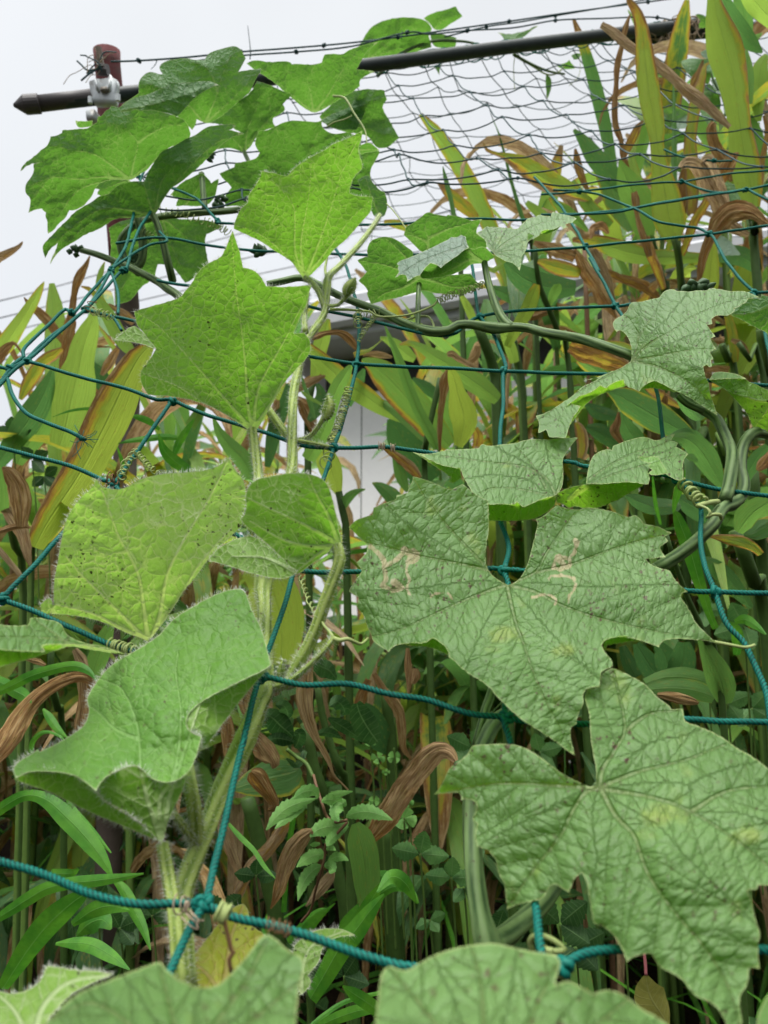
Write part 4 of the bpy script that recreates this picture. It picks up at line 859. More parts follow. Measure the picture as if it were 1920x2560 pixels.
gourd_leaf('leaf', lv, [
    (px('T4', '123,848 160,855 200,855 250,843 300,835 360,835 410,830 418,815 430,812 450,822 500,815 560,810 600,798 640,790 700,795 760,787 838,785 820,805 800,830 785,855 770,880 775,920 770,1000 745,1035 690,1045 640,1070 600,1085 575,1060 560,1075 500,1070 455,1075 430,1062 410,1050 395,1035 380,1020 365,990 345,960 330,920 290,912 250,905 200,880'), px3('T4', '125,848,.43 830,787,.455 740,1040,.395 450,1075,.375 340,940,.40 600,940,.415'), 'top'),
    (px('T4', '450,1075 500,1070 560,1075 575,1060 600,1085 640,1070 690,1045 745,1035 742,1060 735,1082 700,1110 650,1135 600,1142 560,1145 500,1143 455,1145 447,1110'), px3('T4', '455,1075,.375 600,1085,.378 740,1038,.395 700,1110,.402 460,1145,.388'), 'under'),
    (px('T4', '135,855 200,882 250,905 300,912 332,918 330,935 335,960 325,965 300,982 278,975 290,955 260,935 215,905 170,875'), px3('T4', '140,856,.43 332,920,.40 300,980,.41 230,910,.425'), 'under'),
    (px('T4', '873,985 876,955 880,930 890,890 905,860 950,835 985,838 990,820 1005,815 1040,800 1080,790 1110,780 1140,785 1180,800 1215,780 1258,768 1250,782 1240,797 1270,808 1262,825 1280,832 1314,855 1295,880 1290,900 1294,940 1288,968 1265,970 1230,950 1200,930 1190,900 1180,870 1160,895 1150,915 1138,935 1150,955 1142,985 1130,988 1080,975 1000,980 930,985'), px3('T4', '875,985,.395 1140,785,.445 1310,857,.425 1280,968,.395 1000,980,.385 1050,880,.415'), 'top'),
    (px('T4', '870,985 930,985 1000,980 1080,975 1125,985 1090,1008 1050,1030 1010,1055 960,1075 920,1090 870,1095 830,1078 800,1090 770,1070 745,1065 748,1025 780,1008 820,995'), px3('T4', '875,985,.395 1080,975,.385 1120,985,.388 960,1075,.400 750,1050,.398'), 'under'),
    (px('T4', '1095,868 1110,862 1130,868 1185,864 1195,885 1215,915 1228,938 1195,945 1160,948 1140,940 1160,925 1140,910 1152,895 1120,890'), px3('T4', '1095,868,.405 1185,866,.40 1225,938,.39 1145,935,.392'), 'under')],
    LUFFA, veins=[px('T4', s) for s in ('745,1040 700,960 600,910 450,890 300,870 130,850', '745,1035 770,950 780,880 800,840 835,788', '740,1045 600,1010 480,1000 400,1030', '800,1050 880,970 980,900 1080,850 1200,815 1258,772', '800,1050 950,960 1100,910 1230,870 1310,857', '700,1000 640,900 560,815')], grid=5, teeth=1.4, relief=.004, fold=.003, waves=.004, secs=48, seed=23, label='two-lobed crinkled leaf seen nearly edge-on')
outD = px('Z2', '315,1070 325,1048 340,1030 370,1012 400,1000 420,975 440,960 455,920 470,890 510,878 560,882 600,868 640,860 680,850 720,845 740,815 760,790 790,775 830,770 860,778 870,788 920,785 960,792 1000,790 1040,780 1090,782 1130,782 1150,765 1180,758 1220,770 1260,770 1300,785 1350,790 1410,785 1470,790 1530,815 1590,842 1540,845 1490,850 1478,870 1460,890 1430,900 1400,930 1365,935 1370,960 1340,985 1300,1002 1240,995 1200,1002 1170,1030 1178,1070 1130,1078 1150,1105 1165,1130 1205,1180 1185,1185 1160,1200 1180,1240 1212,1292 1185,1295 1160,1312 1170,1340 1188,1372 1165,1385 1172,1440 1150,1445 1130,1420 1100,1440 1110,1490 1120,1530 1135,1560 1150,1582 1152,1630 1162,1680 1175,1720 1190,1760 1205,1810 1222,1862 1170,1830 1110,1790 1060,1760 1020,1728 970,1702 930,1680 890,1662 840,1640 800,1620 760,1595 720,1580 690,1560 640,1572 590,1602 560,1630 543,1655 500,1630 470,1625 440,1610 428,1595 418,1580 412,1550 360,1562 300,1590 262,1622 235,1615 210,1600 160,1640 110,1670 60,1685 30,1690 0,1718 -60,1760') + px('T4', '850,650 810,705 785,785 715,782 700,750 668,765 672,720 657,690 700,680 760,640 800,615 830,590 860,560 900,548 940,520') + px('Z2', '60,1560 150,1550 260,1500 360,1465 440,1420 478,1390 482,1320 475,1240 440,1170 400,1130 370,1125 350,1140 328,1110')
gourd_leaf('leaf', lv, [(outD, px3('Z2', '480,1390,.495 320,1070,.515 1580,842,.475 1200,1290,.435 1220,1860,.42 -350,1900,.46 830,790,.52 0,1600,.48 600,1600,.45 800,1200,.455'), 'top'),
    (px('Z2', '-100,1800 -60,1760 0,1718 30,1692 110,1670 160,1640 210,1600 235,1615 262,1622 300,1590 360,1562 412,1550 418,1580 430,1608 300,1645 180,1695 100,1750 60,1795 20,1850 -10,1890 -60,1960 -150,2000 -160,1900'), px3('Z2', '-150,1990,.468 0,1720,.462 210,1600,.458 415,1560,.456 300,1640,.472 60,1790,.482'), 'under'),
    (px('Z2', '555,1650 590,1602 640,1572 690,1560 720,1580 760,1595 800,1620 890,1662 800,1650 700,1625 620,1625'), px3('Z2', '555,1645,.45 690,1560,.452 880,1662,.44 680,1625,.465'), 'under'),
    (px('Z2', '950,1348 1000,1355 1060,1362 1130,1390 1165,1402 1160,1440 1120,1430 1085,1440 1110,1480 1060,1440 1020,1400'), px3('Z2', '950,1348,.435 1165,1402,.425 1100,1470,.425'), 'under')],
    LUFFA, veins=[px('Z2', s) for s in ('480,1390 520,1290 535,1200 530,1130 470,1030 410,1000', '535,1200 600,1090 680,980 760,800', '485,1385 640,1240 830,1130 1000,1010 1180,930 1350,870 1580,842', '485,1392 700,1440 900,1530 1000,1600 1100,1690 1220,1858', '490,1388 700,1350 900,1310 1050,1290 1205,1290', '475,1395 380,1460 200,1560 0,1670 -250,1850')], grid=5, teeth=1.6, relief=.005, fold=.004, waves=.004, secs=46, seed=24, label='large crinkled leaf spread sideways where the horizontal stem ends')
gourd_leaf('leaf', lv, [(px('Z2', '1490,850 1545,848 1592,850 1602,808 1625,825 1660,832 1740,830 1760,1000 1740,1230 1659,1160 1620,1130 1580,1120 1530,1085 1480,1085 1500,1075 1440,1040 1400,1022 1335,992 1365,960 1370,935 1430,900 1462,890'), px3('Z2', '1590,850,.50 1340,990,.50 1740,900,.47 1720,1220,.50'), 'under')], LUFFA_FAR, veins=[px('Z2', '1760,850 1650,920 1500,980 1340,990'), px('Z2', '1760,900 1680,1020 1600,1110')], grid=5.5, seed=25, secs=40, label='lit-through leaf tucked behind the sideways leaf')
gourd_leaf('leaf', lv, [(px('Z2', '1150,1555 1200,1548 1300,1545 1420,1540 1480,1555 1500,1575 1560,1592 1590,1612 1659,1642 1760,1690 1760,2110 1659,2000 1600,1975 1560,1968 1540,1985 1500,1900 1470,1830 1420,1775 1370,1720 1330,1680 1290,1640 1260,1620 1230,1608 1190,1580'), px3('Z2', '1155,1555,.43 1480,1555,.44 1760,1700,.42 1540,1980,.445 1740,2080,.435'), 'under'),
    (px('Z2', '1150,1555 1170,1520 1190,1490 1240,1482 1300,1487 1370,1498 1420,1515 1480,1553 1420,1540 1300,1545 1200,1548'), px3('Z2', '1150,1555,.43 1480,1553,.44 1200,1490,.46 1400,1510,.46'), 'top')], LUFFA, veins=[px('Z2', s) for s in ('1720,1720 1600,1740 1460,1700 1330,1660 1160,1560', '1720,1730 1640,1830 1540,1975', '1740,1740 1740,2080')], grid=5, seed=26, secs=46, label='half-folded leaf at the bent petiole')
# stems of this vine
stem('stem', lv, path3('T6', '1180,245,.40 1300,165,.40 1420,55,.40') + path3('Z8', '1240,690,.405 1290,640,.41 1380,600,.415 1440,530,.42 1450,430,.425 1425,330,.43 1425,220,.435 1450,110,.44 1510,20,.44 1580,0,.445 1680,20,.45'), .0034, .0032, nodes=((.42, .25),))
stem('stem', lv, path3('T6', '1180,245,.40 1050,330,.40 900,500,.39 700,760,.37 560,860,.355 490,900,.345 440,980,.335') + path3('T8', '385,150,.31 378,300,.30 385,500,.285 410,700,.27 450,870,.26 500,1000,.255 560,1200,.25'), .0034, .0036, nodes=((.9, .3),))
stem('petiole', lv, path3('Z8', '1290,590,.41 1320,480,.415 1340,350,.42 1350,210,.43 1330,120,.44 1280,10,.45') + path3('Z2', '1220,1900,.46 1130,1830,.465 1060,1790,.47 900,1640,.49 700,1520,.50 482,1392,.497'), .0036, .0026)
stem('petiole', lv, path3('T6', '470,870,.352 440,900,.35 415,960,.345'), .0013, .0018); stem('petiole', lv, path3('T6', '400,1010,.338 440,850,.35 470,760,.355 520,500,.365 532,330,.352'), .0022, .0020)
stem('petiole', lv, path3('Z2', '1100,1820,.46 960,1760,.46 880,1690,.46'), .0022, .002)
stem('petiole', lv, path3('T8', '470,870,.262 540,820,.275 620,750,.285 690,680,.29 760,560,.30 860,350,.29 925,195,.256'), .0040, .0024)
thread(lv, path3('Z8', '1230,600,.405 1150,610,.40 1050,640,.395'), .0014); coil(lv, path3('Z8', '1085,610,.40 1040,560,.405 980,510,.412 925,440,.418'), 6, .0032, .0012, per=18)
thread(lv, path3('Z8', '1130,740,.39 1170,715,.388 1240,715,.39 1255,750,.395'), .0010); thread(lv, path3('Z8', '1130,740,.39 1160,700,.388 1130,660,.39 1050,630,.393'), .0008)
thread(lv, path3('T6', '1430,562,.318 1500,575,.318 1560,585,.32 1600,575,.325'), .0007)
thread(lv, path3('T8', '640,890,.232 630,850,.232 660,825,.23 720,840,.228 780,885,.226 740,895,.226 690,880,.228'), .0009); coil(lv, path3('T8', '745,905,.215 735,1000,.212'), 4, .0035, .0012)

# ================================================================== middle luffa shoot
mv = thing('luffa_vine', 'slim luffa shoot lying level on the net, carrying small grey-green leaves and upright petioles', 'vine', P(1250, 800, .57))
stem('stem', mv, path3('Z9', '650,520,.60 780,495,.60 950,465,.60 1090,520,.59 1250,610,.58 1450,690,.572 1650,760,.568') + path3('Z3', '150,1745,.56 300,1800,.555 430,1830,.55 560,1815,.548 640,1770,.548 760,1765,.546 900,1790,.545 1000,1800,.543 1120,1790,.54 1250,1800,.538 1400,1840,.53 1659,1880,.52') + path3('Z2', '200,1250,.51 480,1345,.50 600,1420,.50'), .0027, .0034, nodes=((.50, .3), (.66, .35)))
stem('petiole', mv, path3('Z3', '1110,1795,.54 1050,1750,.545 985,1650,.555 930,1500,.565 895,1370,.575 868,1230,.582'), .0034, .0024)
stem('petiole', mv, path3('Z3', '290,1830,.553 292,1700,.57 296,1560,.59 302,1430,.61 310,1350,.62'), .0021, .0019)
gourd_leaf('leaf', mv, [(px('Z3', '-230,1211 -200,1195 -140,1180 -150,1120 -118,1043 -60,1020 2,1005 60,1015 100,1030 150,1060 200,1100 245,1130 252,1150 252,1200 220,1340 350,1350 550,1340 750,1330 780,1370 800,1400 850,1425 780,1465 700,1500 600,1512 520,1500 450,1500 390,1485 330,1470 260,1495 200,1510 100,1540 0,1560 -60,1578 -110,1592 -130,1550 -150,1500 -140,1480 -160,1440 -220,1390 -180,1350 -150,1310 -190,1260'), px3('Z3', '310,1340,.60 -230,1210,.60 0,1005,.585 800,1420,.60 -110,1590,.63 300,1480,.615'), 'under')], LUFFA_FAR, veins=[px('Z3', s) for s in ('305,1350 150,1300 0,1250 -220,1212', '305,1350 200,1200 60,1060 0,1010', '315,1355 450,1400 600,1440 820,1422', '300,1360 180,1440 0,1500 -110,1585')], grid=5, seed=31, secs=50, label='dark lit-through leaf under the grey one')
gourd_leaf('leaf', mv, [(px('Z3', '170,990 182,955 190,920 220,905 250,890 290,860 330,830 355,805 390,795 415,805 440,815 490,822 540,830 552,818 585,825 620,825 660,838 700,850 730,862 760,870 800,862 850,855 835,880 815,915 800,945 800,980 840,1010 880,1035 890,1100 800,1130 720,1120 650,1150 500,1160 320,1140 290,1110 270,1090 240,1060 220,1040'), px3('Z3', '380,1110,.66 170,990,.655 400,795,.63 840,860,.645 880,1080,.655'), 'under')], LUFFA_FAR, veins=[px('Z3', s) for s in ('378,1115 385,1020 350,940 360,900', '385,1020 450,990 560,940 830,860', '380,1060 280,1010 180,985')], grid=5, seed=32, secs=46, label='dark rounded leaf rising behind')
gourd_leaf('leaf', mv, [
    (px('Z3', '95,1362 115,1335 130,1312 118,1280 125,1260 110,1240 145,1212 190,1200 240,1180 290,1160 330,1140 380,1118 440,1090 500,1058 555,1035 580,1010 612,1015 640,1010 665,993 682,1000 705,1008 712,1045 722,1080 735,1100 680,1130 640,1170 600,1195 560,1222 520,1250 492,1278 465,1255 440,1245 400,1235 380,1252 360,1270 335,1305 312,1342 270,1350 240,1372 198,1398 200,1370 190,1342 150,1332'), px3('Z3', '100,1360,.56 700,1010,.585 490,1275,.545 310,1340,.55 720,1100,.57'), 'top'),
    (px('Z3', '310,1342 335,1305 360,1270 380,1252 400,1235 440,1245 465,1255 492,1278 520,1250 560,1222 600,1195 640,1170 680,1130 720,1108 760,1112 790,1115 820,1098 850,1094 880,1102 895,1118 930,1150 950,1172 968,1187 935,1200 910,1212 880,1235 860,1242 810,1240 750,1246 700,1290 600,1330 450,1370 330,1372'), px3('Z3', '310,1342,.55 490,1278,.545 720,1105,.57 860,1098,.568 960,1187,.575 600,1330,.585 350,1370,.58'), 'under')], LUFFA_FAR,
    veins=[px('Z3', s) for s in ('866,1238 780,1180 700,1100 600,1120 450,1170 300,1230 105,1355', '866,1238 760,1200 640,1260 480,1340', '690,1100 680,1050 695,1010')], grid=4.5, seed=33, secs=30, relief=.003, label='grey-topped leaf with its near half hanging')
gourd_leaf('leaf', mv, [(px('Z3', '795,978 820,965 850,950 870,930 895,915 905,925 930,922 960,925 1000,925 1030,930 1060,930 1110,940 1150,942 1170,925 1180,910 1215,880 1240,850 1275,842 1310,840 1330,822 1352,818 1375,828 1440,832 1448,805 1462,793 1490,800 1540,815 1600,825 1640,838 1665,852 1640,870 1622,892 1590,892 1570,902 1565,935 1530,915 1500,930 1450,950 1400,945 1360,960 1350,980 1340,1000 1300,1022 1260,1040 1240,1055 1232,1085 1230,1110 1222,1130 1215,1150 1190,1170 1185,1220 1182,1260 1170,1302 1150,1270 1120,1240 1085,1228 1050,1222 1025,1205 1000,1190 960,1172 940,1142 890,1100 885,1070 880,1040 855,1020'), px3('Z3', '950,1155,.58 800,978,.62 1660,850,.61 1170,1300,.55 1240,850,.635 1300,1020,.59'), 'top'),
    (px('Z3', '1228,1050 1240,1020 1238,985 1252,975 1275,990 1318,1008 1300,1022 1262,1040'), px3('Z3', '1228,1050,.585 1250,975,.59 1315,1008,.59'), 'under'),
    (px('Z3', '1345,985 1360,960 1400,945 1450,950 1500,930 1530,915 1500,945 1440,975 1400,985'), px3('Z3', '1345,985,.592 1450,950,.60 1530,915,.605 1420,982,.61'), 'under')], LUFFA,
    veins=[px('Z3', s) for s in ('950,1150 1040,1070 1160,990 1300,910 1450,870 1655,850', '948,1148 960,1040 970,980 960,930', '955,1155 1080,1130 1180,1120 1225,1110', '955,1160 1080,1190 1170,1290', '950,1140 880,1020 800,980')], grid=4.5, seed=34, secs=32, relief=.004, teeth=1.3, label='grey-green two-lobed leaf against the sky')
thread(mv, path3('T2', '120,1030,.66 90,980,.67 40,910,.69 10,880,.70'), .0006)

# ================================================================== upper luffa vine, leaves lit through from behind
uv = thing('luffa_vine', 'old luffa vine crowding the post end of the crossbar with broad lit-through leaves', 'vine', P(430, 560, .8))
UL = dict(grid=5.0, teeth=1.3, secs=44, relief=.006)
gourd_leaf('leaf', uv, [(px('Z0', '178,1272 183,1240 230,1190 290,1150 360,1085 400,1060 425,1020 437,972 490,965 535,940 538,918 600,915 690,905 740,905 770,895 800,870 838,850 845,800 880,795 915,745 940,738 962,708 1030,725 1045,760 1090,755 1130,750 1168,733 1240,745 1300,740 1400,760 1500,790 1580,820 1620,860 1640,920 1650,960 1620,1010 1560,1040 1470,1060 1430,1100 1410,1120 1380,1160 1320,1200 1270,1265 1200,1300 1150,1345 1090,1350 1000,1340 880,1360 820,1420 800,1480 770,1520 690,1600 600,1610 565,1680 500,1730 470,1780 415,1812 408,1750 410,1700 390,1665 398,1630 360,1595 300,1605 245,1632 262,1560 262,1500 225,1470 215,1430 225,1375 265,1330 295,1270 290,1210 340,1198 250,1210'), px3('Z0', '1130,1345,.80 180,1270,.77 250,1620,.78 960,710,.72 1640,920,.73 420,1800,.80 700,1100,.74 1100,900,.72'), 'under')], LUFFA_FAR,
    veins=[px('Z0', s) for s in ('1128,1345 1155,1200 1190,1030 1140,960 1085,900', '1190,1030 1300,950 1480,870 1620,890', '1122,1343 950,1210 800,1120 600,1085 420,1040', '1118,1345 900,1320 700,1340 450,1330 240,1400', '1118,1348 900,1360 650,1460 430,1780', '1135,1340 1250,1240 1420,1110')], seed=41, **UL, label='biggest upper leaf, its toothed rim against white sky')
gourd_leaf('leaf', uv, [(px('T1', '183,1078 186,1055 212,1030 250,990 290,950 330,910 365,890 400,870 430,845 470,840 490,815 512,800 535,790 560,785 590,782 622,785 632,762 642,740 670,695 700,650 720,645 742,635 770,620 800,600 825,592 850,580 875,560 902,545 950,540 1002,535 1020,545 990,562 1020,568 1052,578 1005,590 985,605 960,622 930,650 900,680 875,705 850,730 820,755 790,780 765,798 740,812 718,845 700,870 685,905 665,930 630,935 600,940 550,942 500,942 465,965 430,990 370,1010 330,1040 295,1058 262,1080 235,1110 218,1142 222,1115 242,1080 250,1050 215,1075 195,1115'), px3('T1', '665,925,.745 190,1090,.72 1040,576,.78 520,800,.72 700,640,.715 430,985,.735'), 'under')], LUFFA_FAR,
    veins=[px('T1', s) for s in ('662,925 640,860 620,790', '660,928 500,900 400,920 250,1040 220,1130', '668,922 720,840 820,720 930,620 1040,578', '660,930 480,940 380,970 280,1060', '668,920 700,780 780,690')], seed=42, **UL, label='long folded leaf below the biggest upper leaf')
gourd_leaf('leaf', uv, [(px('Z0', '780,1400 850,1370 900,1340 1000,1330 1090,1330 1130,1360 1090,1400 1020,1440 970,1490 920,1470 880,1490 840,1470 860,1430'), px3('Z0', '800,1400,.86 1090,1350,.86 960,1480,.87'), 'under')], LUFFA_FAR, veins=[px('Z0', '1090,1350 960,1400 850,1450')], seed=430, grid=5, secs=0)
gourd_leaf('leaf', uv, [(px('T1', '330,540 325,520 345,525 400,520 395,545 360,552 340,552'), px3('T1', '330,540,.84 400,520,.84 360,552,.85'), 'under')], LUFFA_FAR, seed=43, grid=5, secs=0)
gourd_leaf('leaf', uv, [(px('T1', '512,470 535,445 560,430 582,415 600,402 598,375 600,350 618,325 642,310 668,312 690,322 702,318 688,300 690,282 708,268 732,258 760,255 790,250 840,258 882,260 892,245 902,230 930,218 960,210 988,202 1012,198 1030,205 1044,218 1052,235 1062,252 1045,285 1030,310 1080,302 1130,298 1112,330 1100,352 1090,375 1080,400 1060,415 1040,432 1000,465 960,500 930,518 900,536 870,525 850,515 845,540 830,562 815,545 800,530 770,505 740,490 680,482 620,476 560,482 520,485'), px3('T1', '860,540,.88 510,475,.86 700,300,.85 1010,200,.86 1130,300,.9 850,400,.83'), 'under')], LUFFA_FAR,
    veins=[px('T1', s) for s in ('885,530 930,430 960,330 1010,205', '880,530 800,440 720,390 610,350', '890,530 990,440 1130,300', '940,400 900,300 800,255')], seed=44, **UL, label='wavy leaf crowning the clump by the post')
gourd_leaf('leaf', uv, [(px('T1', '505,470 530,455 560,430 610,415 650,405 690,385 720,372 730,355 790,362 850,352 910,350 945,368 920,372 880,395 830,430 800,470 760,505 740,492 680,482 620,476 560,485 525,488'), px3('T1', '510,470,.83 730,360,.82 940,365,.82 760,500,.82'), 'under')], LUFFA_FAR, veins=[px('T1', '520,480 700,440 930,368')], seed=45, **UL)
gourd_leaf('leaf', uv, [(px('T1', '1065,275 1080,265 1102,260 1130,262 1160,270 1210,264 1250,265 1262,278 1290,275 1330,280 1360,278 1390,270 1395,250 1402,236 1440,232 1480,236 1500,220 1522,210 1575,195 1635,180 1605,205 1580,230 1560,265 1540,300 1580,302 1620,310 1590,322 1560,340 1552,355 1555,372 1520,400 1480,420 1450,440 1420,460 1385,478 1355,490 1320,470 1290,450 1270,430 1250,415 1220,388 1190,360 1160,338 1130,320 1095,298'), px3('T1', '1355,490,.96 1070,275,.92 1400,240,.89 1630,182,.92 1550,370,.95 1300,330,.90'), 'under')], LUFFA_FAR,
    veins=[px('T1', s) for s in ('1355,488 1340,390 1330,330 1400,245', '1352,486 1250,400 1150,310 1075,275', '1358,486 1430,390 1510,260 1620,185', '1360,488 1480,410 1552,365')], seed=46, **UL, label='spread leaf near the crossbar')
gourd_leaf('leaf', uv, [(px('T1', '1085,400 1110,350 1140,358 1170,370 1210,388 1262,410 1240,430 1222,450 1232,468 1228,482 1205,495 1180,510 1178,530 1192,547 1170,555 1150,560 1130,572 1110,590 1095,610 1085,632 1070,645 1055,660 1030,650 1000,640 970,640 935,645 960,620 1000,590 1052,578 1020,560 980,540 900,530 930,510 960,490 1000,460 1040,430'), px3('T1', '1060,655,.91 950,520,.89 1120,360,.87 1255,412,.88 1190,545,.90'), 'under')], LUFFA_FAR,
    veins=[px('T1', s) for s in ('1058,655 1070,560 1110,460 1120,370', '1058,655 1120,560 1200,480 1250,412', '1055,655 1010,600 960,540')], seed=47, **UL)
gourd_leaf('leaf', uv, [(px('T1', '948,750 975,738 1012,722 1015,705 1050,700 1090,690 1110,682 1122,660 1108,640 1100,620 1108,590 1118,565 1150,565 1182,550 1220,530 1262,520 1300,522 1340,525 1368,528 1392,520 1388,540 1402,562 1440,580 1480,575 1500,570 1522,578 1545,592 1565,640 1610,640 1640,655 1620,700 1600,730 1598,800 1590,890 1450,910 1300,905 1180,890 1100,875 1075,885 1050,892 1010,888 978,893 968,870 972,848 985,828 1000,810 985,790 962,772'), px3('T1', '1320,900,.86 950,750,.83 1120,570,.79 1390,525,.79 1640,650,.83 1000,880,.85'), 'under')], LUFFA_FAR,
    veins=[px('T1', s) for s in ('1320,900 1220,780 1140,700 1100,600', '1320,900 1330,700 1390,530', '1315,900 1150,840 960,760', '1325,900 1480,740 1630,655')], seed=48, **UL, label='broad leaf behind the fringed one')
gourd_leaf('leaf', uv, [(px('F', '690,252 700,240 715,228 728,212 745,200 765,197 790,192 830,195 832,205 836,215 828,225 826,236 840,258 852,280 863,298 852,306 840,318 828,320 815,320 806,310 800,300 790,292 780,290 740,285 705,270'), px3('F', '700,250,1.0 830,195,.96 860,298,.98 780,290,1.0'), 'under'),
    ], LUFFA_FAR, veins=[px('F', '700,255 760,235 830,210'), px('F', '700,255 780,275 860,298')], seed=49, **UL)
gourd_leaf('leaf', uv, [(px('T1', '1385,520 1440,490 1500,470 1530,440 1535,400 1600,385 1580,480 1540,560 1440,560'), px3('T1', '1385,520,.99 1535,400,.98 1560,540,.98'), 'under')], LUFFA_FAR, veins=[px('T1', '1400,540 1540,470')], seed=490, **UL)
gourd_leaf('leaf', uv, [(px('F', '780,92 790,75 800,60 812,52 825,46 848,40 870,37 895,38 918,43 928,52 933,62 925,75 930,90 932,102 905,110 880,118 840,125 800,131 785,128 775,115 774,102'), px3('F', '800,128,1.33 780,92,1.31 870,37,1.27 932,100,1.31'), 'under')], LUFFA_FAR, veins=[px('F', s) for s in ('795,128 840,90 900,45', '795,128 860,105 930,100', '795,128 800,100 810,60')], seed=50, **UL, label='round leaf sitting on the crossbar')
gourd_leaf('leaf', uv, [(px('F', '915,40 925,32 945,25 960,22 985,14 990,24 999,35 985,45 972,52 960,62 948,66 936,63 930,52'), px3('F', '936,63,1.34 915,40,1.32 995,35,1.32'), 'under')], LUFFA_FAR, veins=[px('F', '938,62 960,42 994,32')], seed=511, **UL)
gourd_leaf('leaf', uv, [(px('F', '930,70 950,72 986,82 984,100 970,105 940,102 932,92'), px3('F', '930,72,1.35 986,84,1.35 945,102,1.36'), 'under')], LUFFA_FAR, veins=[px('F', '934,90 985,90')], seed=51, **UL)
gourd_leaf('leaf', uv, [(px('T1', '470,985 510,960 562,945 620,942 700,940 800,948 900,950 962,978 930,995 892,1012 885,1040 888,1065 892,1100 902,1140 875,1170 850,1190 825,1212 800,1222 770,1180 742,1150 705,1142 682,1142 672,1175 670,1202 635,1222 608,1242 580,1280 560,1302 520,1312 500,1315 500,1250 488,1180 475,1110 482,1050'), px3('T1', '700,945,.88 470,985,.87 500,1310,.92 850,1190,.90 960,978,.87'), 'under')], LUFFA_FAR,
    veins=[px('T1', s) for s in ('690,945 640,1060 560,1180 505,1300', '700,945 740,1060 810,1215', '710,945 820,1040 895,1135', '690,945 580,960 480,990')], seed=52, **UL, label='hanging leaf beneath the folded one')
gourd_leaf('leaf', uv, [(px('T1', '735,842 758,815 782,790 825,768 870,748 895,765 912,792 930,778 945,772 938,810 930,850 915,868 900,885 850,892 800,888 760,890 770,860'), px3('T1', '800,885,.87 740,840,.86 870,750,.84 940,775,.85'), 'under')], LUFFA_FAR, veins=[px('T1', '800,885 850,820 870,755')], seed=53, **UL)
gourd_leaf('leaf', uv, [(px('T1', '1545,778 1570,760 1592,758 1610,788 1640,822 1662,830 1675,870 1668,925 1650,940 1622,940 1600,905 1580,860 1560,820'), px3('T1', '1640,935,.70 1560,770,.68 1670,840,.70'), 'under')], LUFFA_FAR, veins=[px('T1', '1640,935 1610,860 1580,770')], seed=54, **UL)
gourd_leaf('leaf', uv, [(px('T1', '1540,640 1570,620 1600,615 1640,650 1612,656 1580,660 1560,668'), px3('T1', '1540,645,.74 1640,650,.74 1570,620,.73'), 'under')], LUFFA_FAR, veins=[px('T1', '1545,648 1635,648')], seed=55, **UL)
stem('petiole', uv, path3('T1', '745,1215,.76 735,1170,.75 720,1110,.745 700,1030,.742 680,970,.742 660,928,.744'), .0040, .0032)
stem('petiole', uv, path3('T1', '595,940,.80 612,1000,.80 618,1060,.80 612,1120,.80 595,1150,.80 575,1155,.80'), .0046, .0042)
stem('stem', uv, path3('T1', '350,1080,.80 420,1100,.79 500,1130,.78 590,1170,.77 680,1215,.76') + path3('T3', '720,140,.75 760,165,.745 800,200,.74'), .0030, .0042)
stem('stem', uv, path3('T1', '1080,900,.82 950,915,.82 850,920,.82 700,935,.82 600,960,.81 540,1010,.80 520,1060,.80 545,1130,.80 600,1180,.79'), .0034, .0040)
stem('stem', uv, path3('T1', '870,750,.85 878,820,.84 885,905,.83'), .0032, .0032)
stem('petiole', uv, path3('T1', '1055,655,.91 1070,690,.90 1100,760,.88 1120,860,.86'), .0024, .0028)
stem('stem', uv, path3('T2', '-30,330,1.30 60,240,1.30 200,180,1.32 330,178,1.34 400,190,1.36'), .0030, .002)
stem('stem', uv, path3('T2', '560,235,1.33 640,280,1.36 720,310,1.40 780,320,1.42'), .0028, .0018)
for fr, s in (('T1', '690,910 780,920 830,940 880,955'), ('T1', '900,960 960,985 985,1005'), ('T1', '620,1000 650,1025 600,1050')): coil(uv, path3(fr, s, d=.80), 8, .0042, .0007)
thread(uv, path3('T1', '1410,550,.9 1440,530,.9 1490,515,.9 1520,500,.9'), .0009); thread(uv, path3('T1', '1440,415,.85 1490,425,.84 1530,490,.83 1575,560,.82 1585,620,.81'), .0014, r1=.0007)
for fr, s, d in (('T1', '300,1085 330,1075 330,1100 350,1070 315,1070', .80), ('T1', '940,860 955,880 930,880 962,850 945,890 968,862', .82), ('T1', '1105,1075 1125,1070 1115,1095 1140,1080 1098,1085 1130,1095', .72), ('T1', '560,1125 580,1130 590,1120 570,1110 585,1100', .80), ('Z2', '965,760 1000,740 1060,750 1100,740 1150,750', .53), ('Z2', '1010,725 1095,715', .53), ('T1', '910,670 905,690 915,660', .85)):
    for i, q in enumerate(px(fr, s)):
        c = P(q[0], q[1], d); a = Vector((random.uniform(-1, 1), random.uniform(-1, 1), random.uniform(-.3, 1))).normalized(); Cb = np.array([c + a * (k - 3) * .0017 for k in range(7)])
        V, F, g, s_ = tube_geo(Cb, .0032 * np.array([.25, .8, 1, .95, .75, .45, .12]), 8, 4, pitch=None, lobe_amt=.2); mesh_obj('flower_bud', V, F, BUD, uv if d > .6 else lv, {'groove': g})
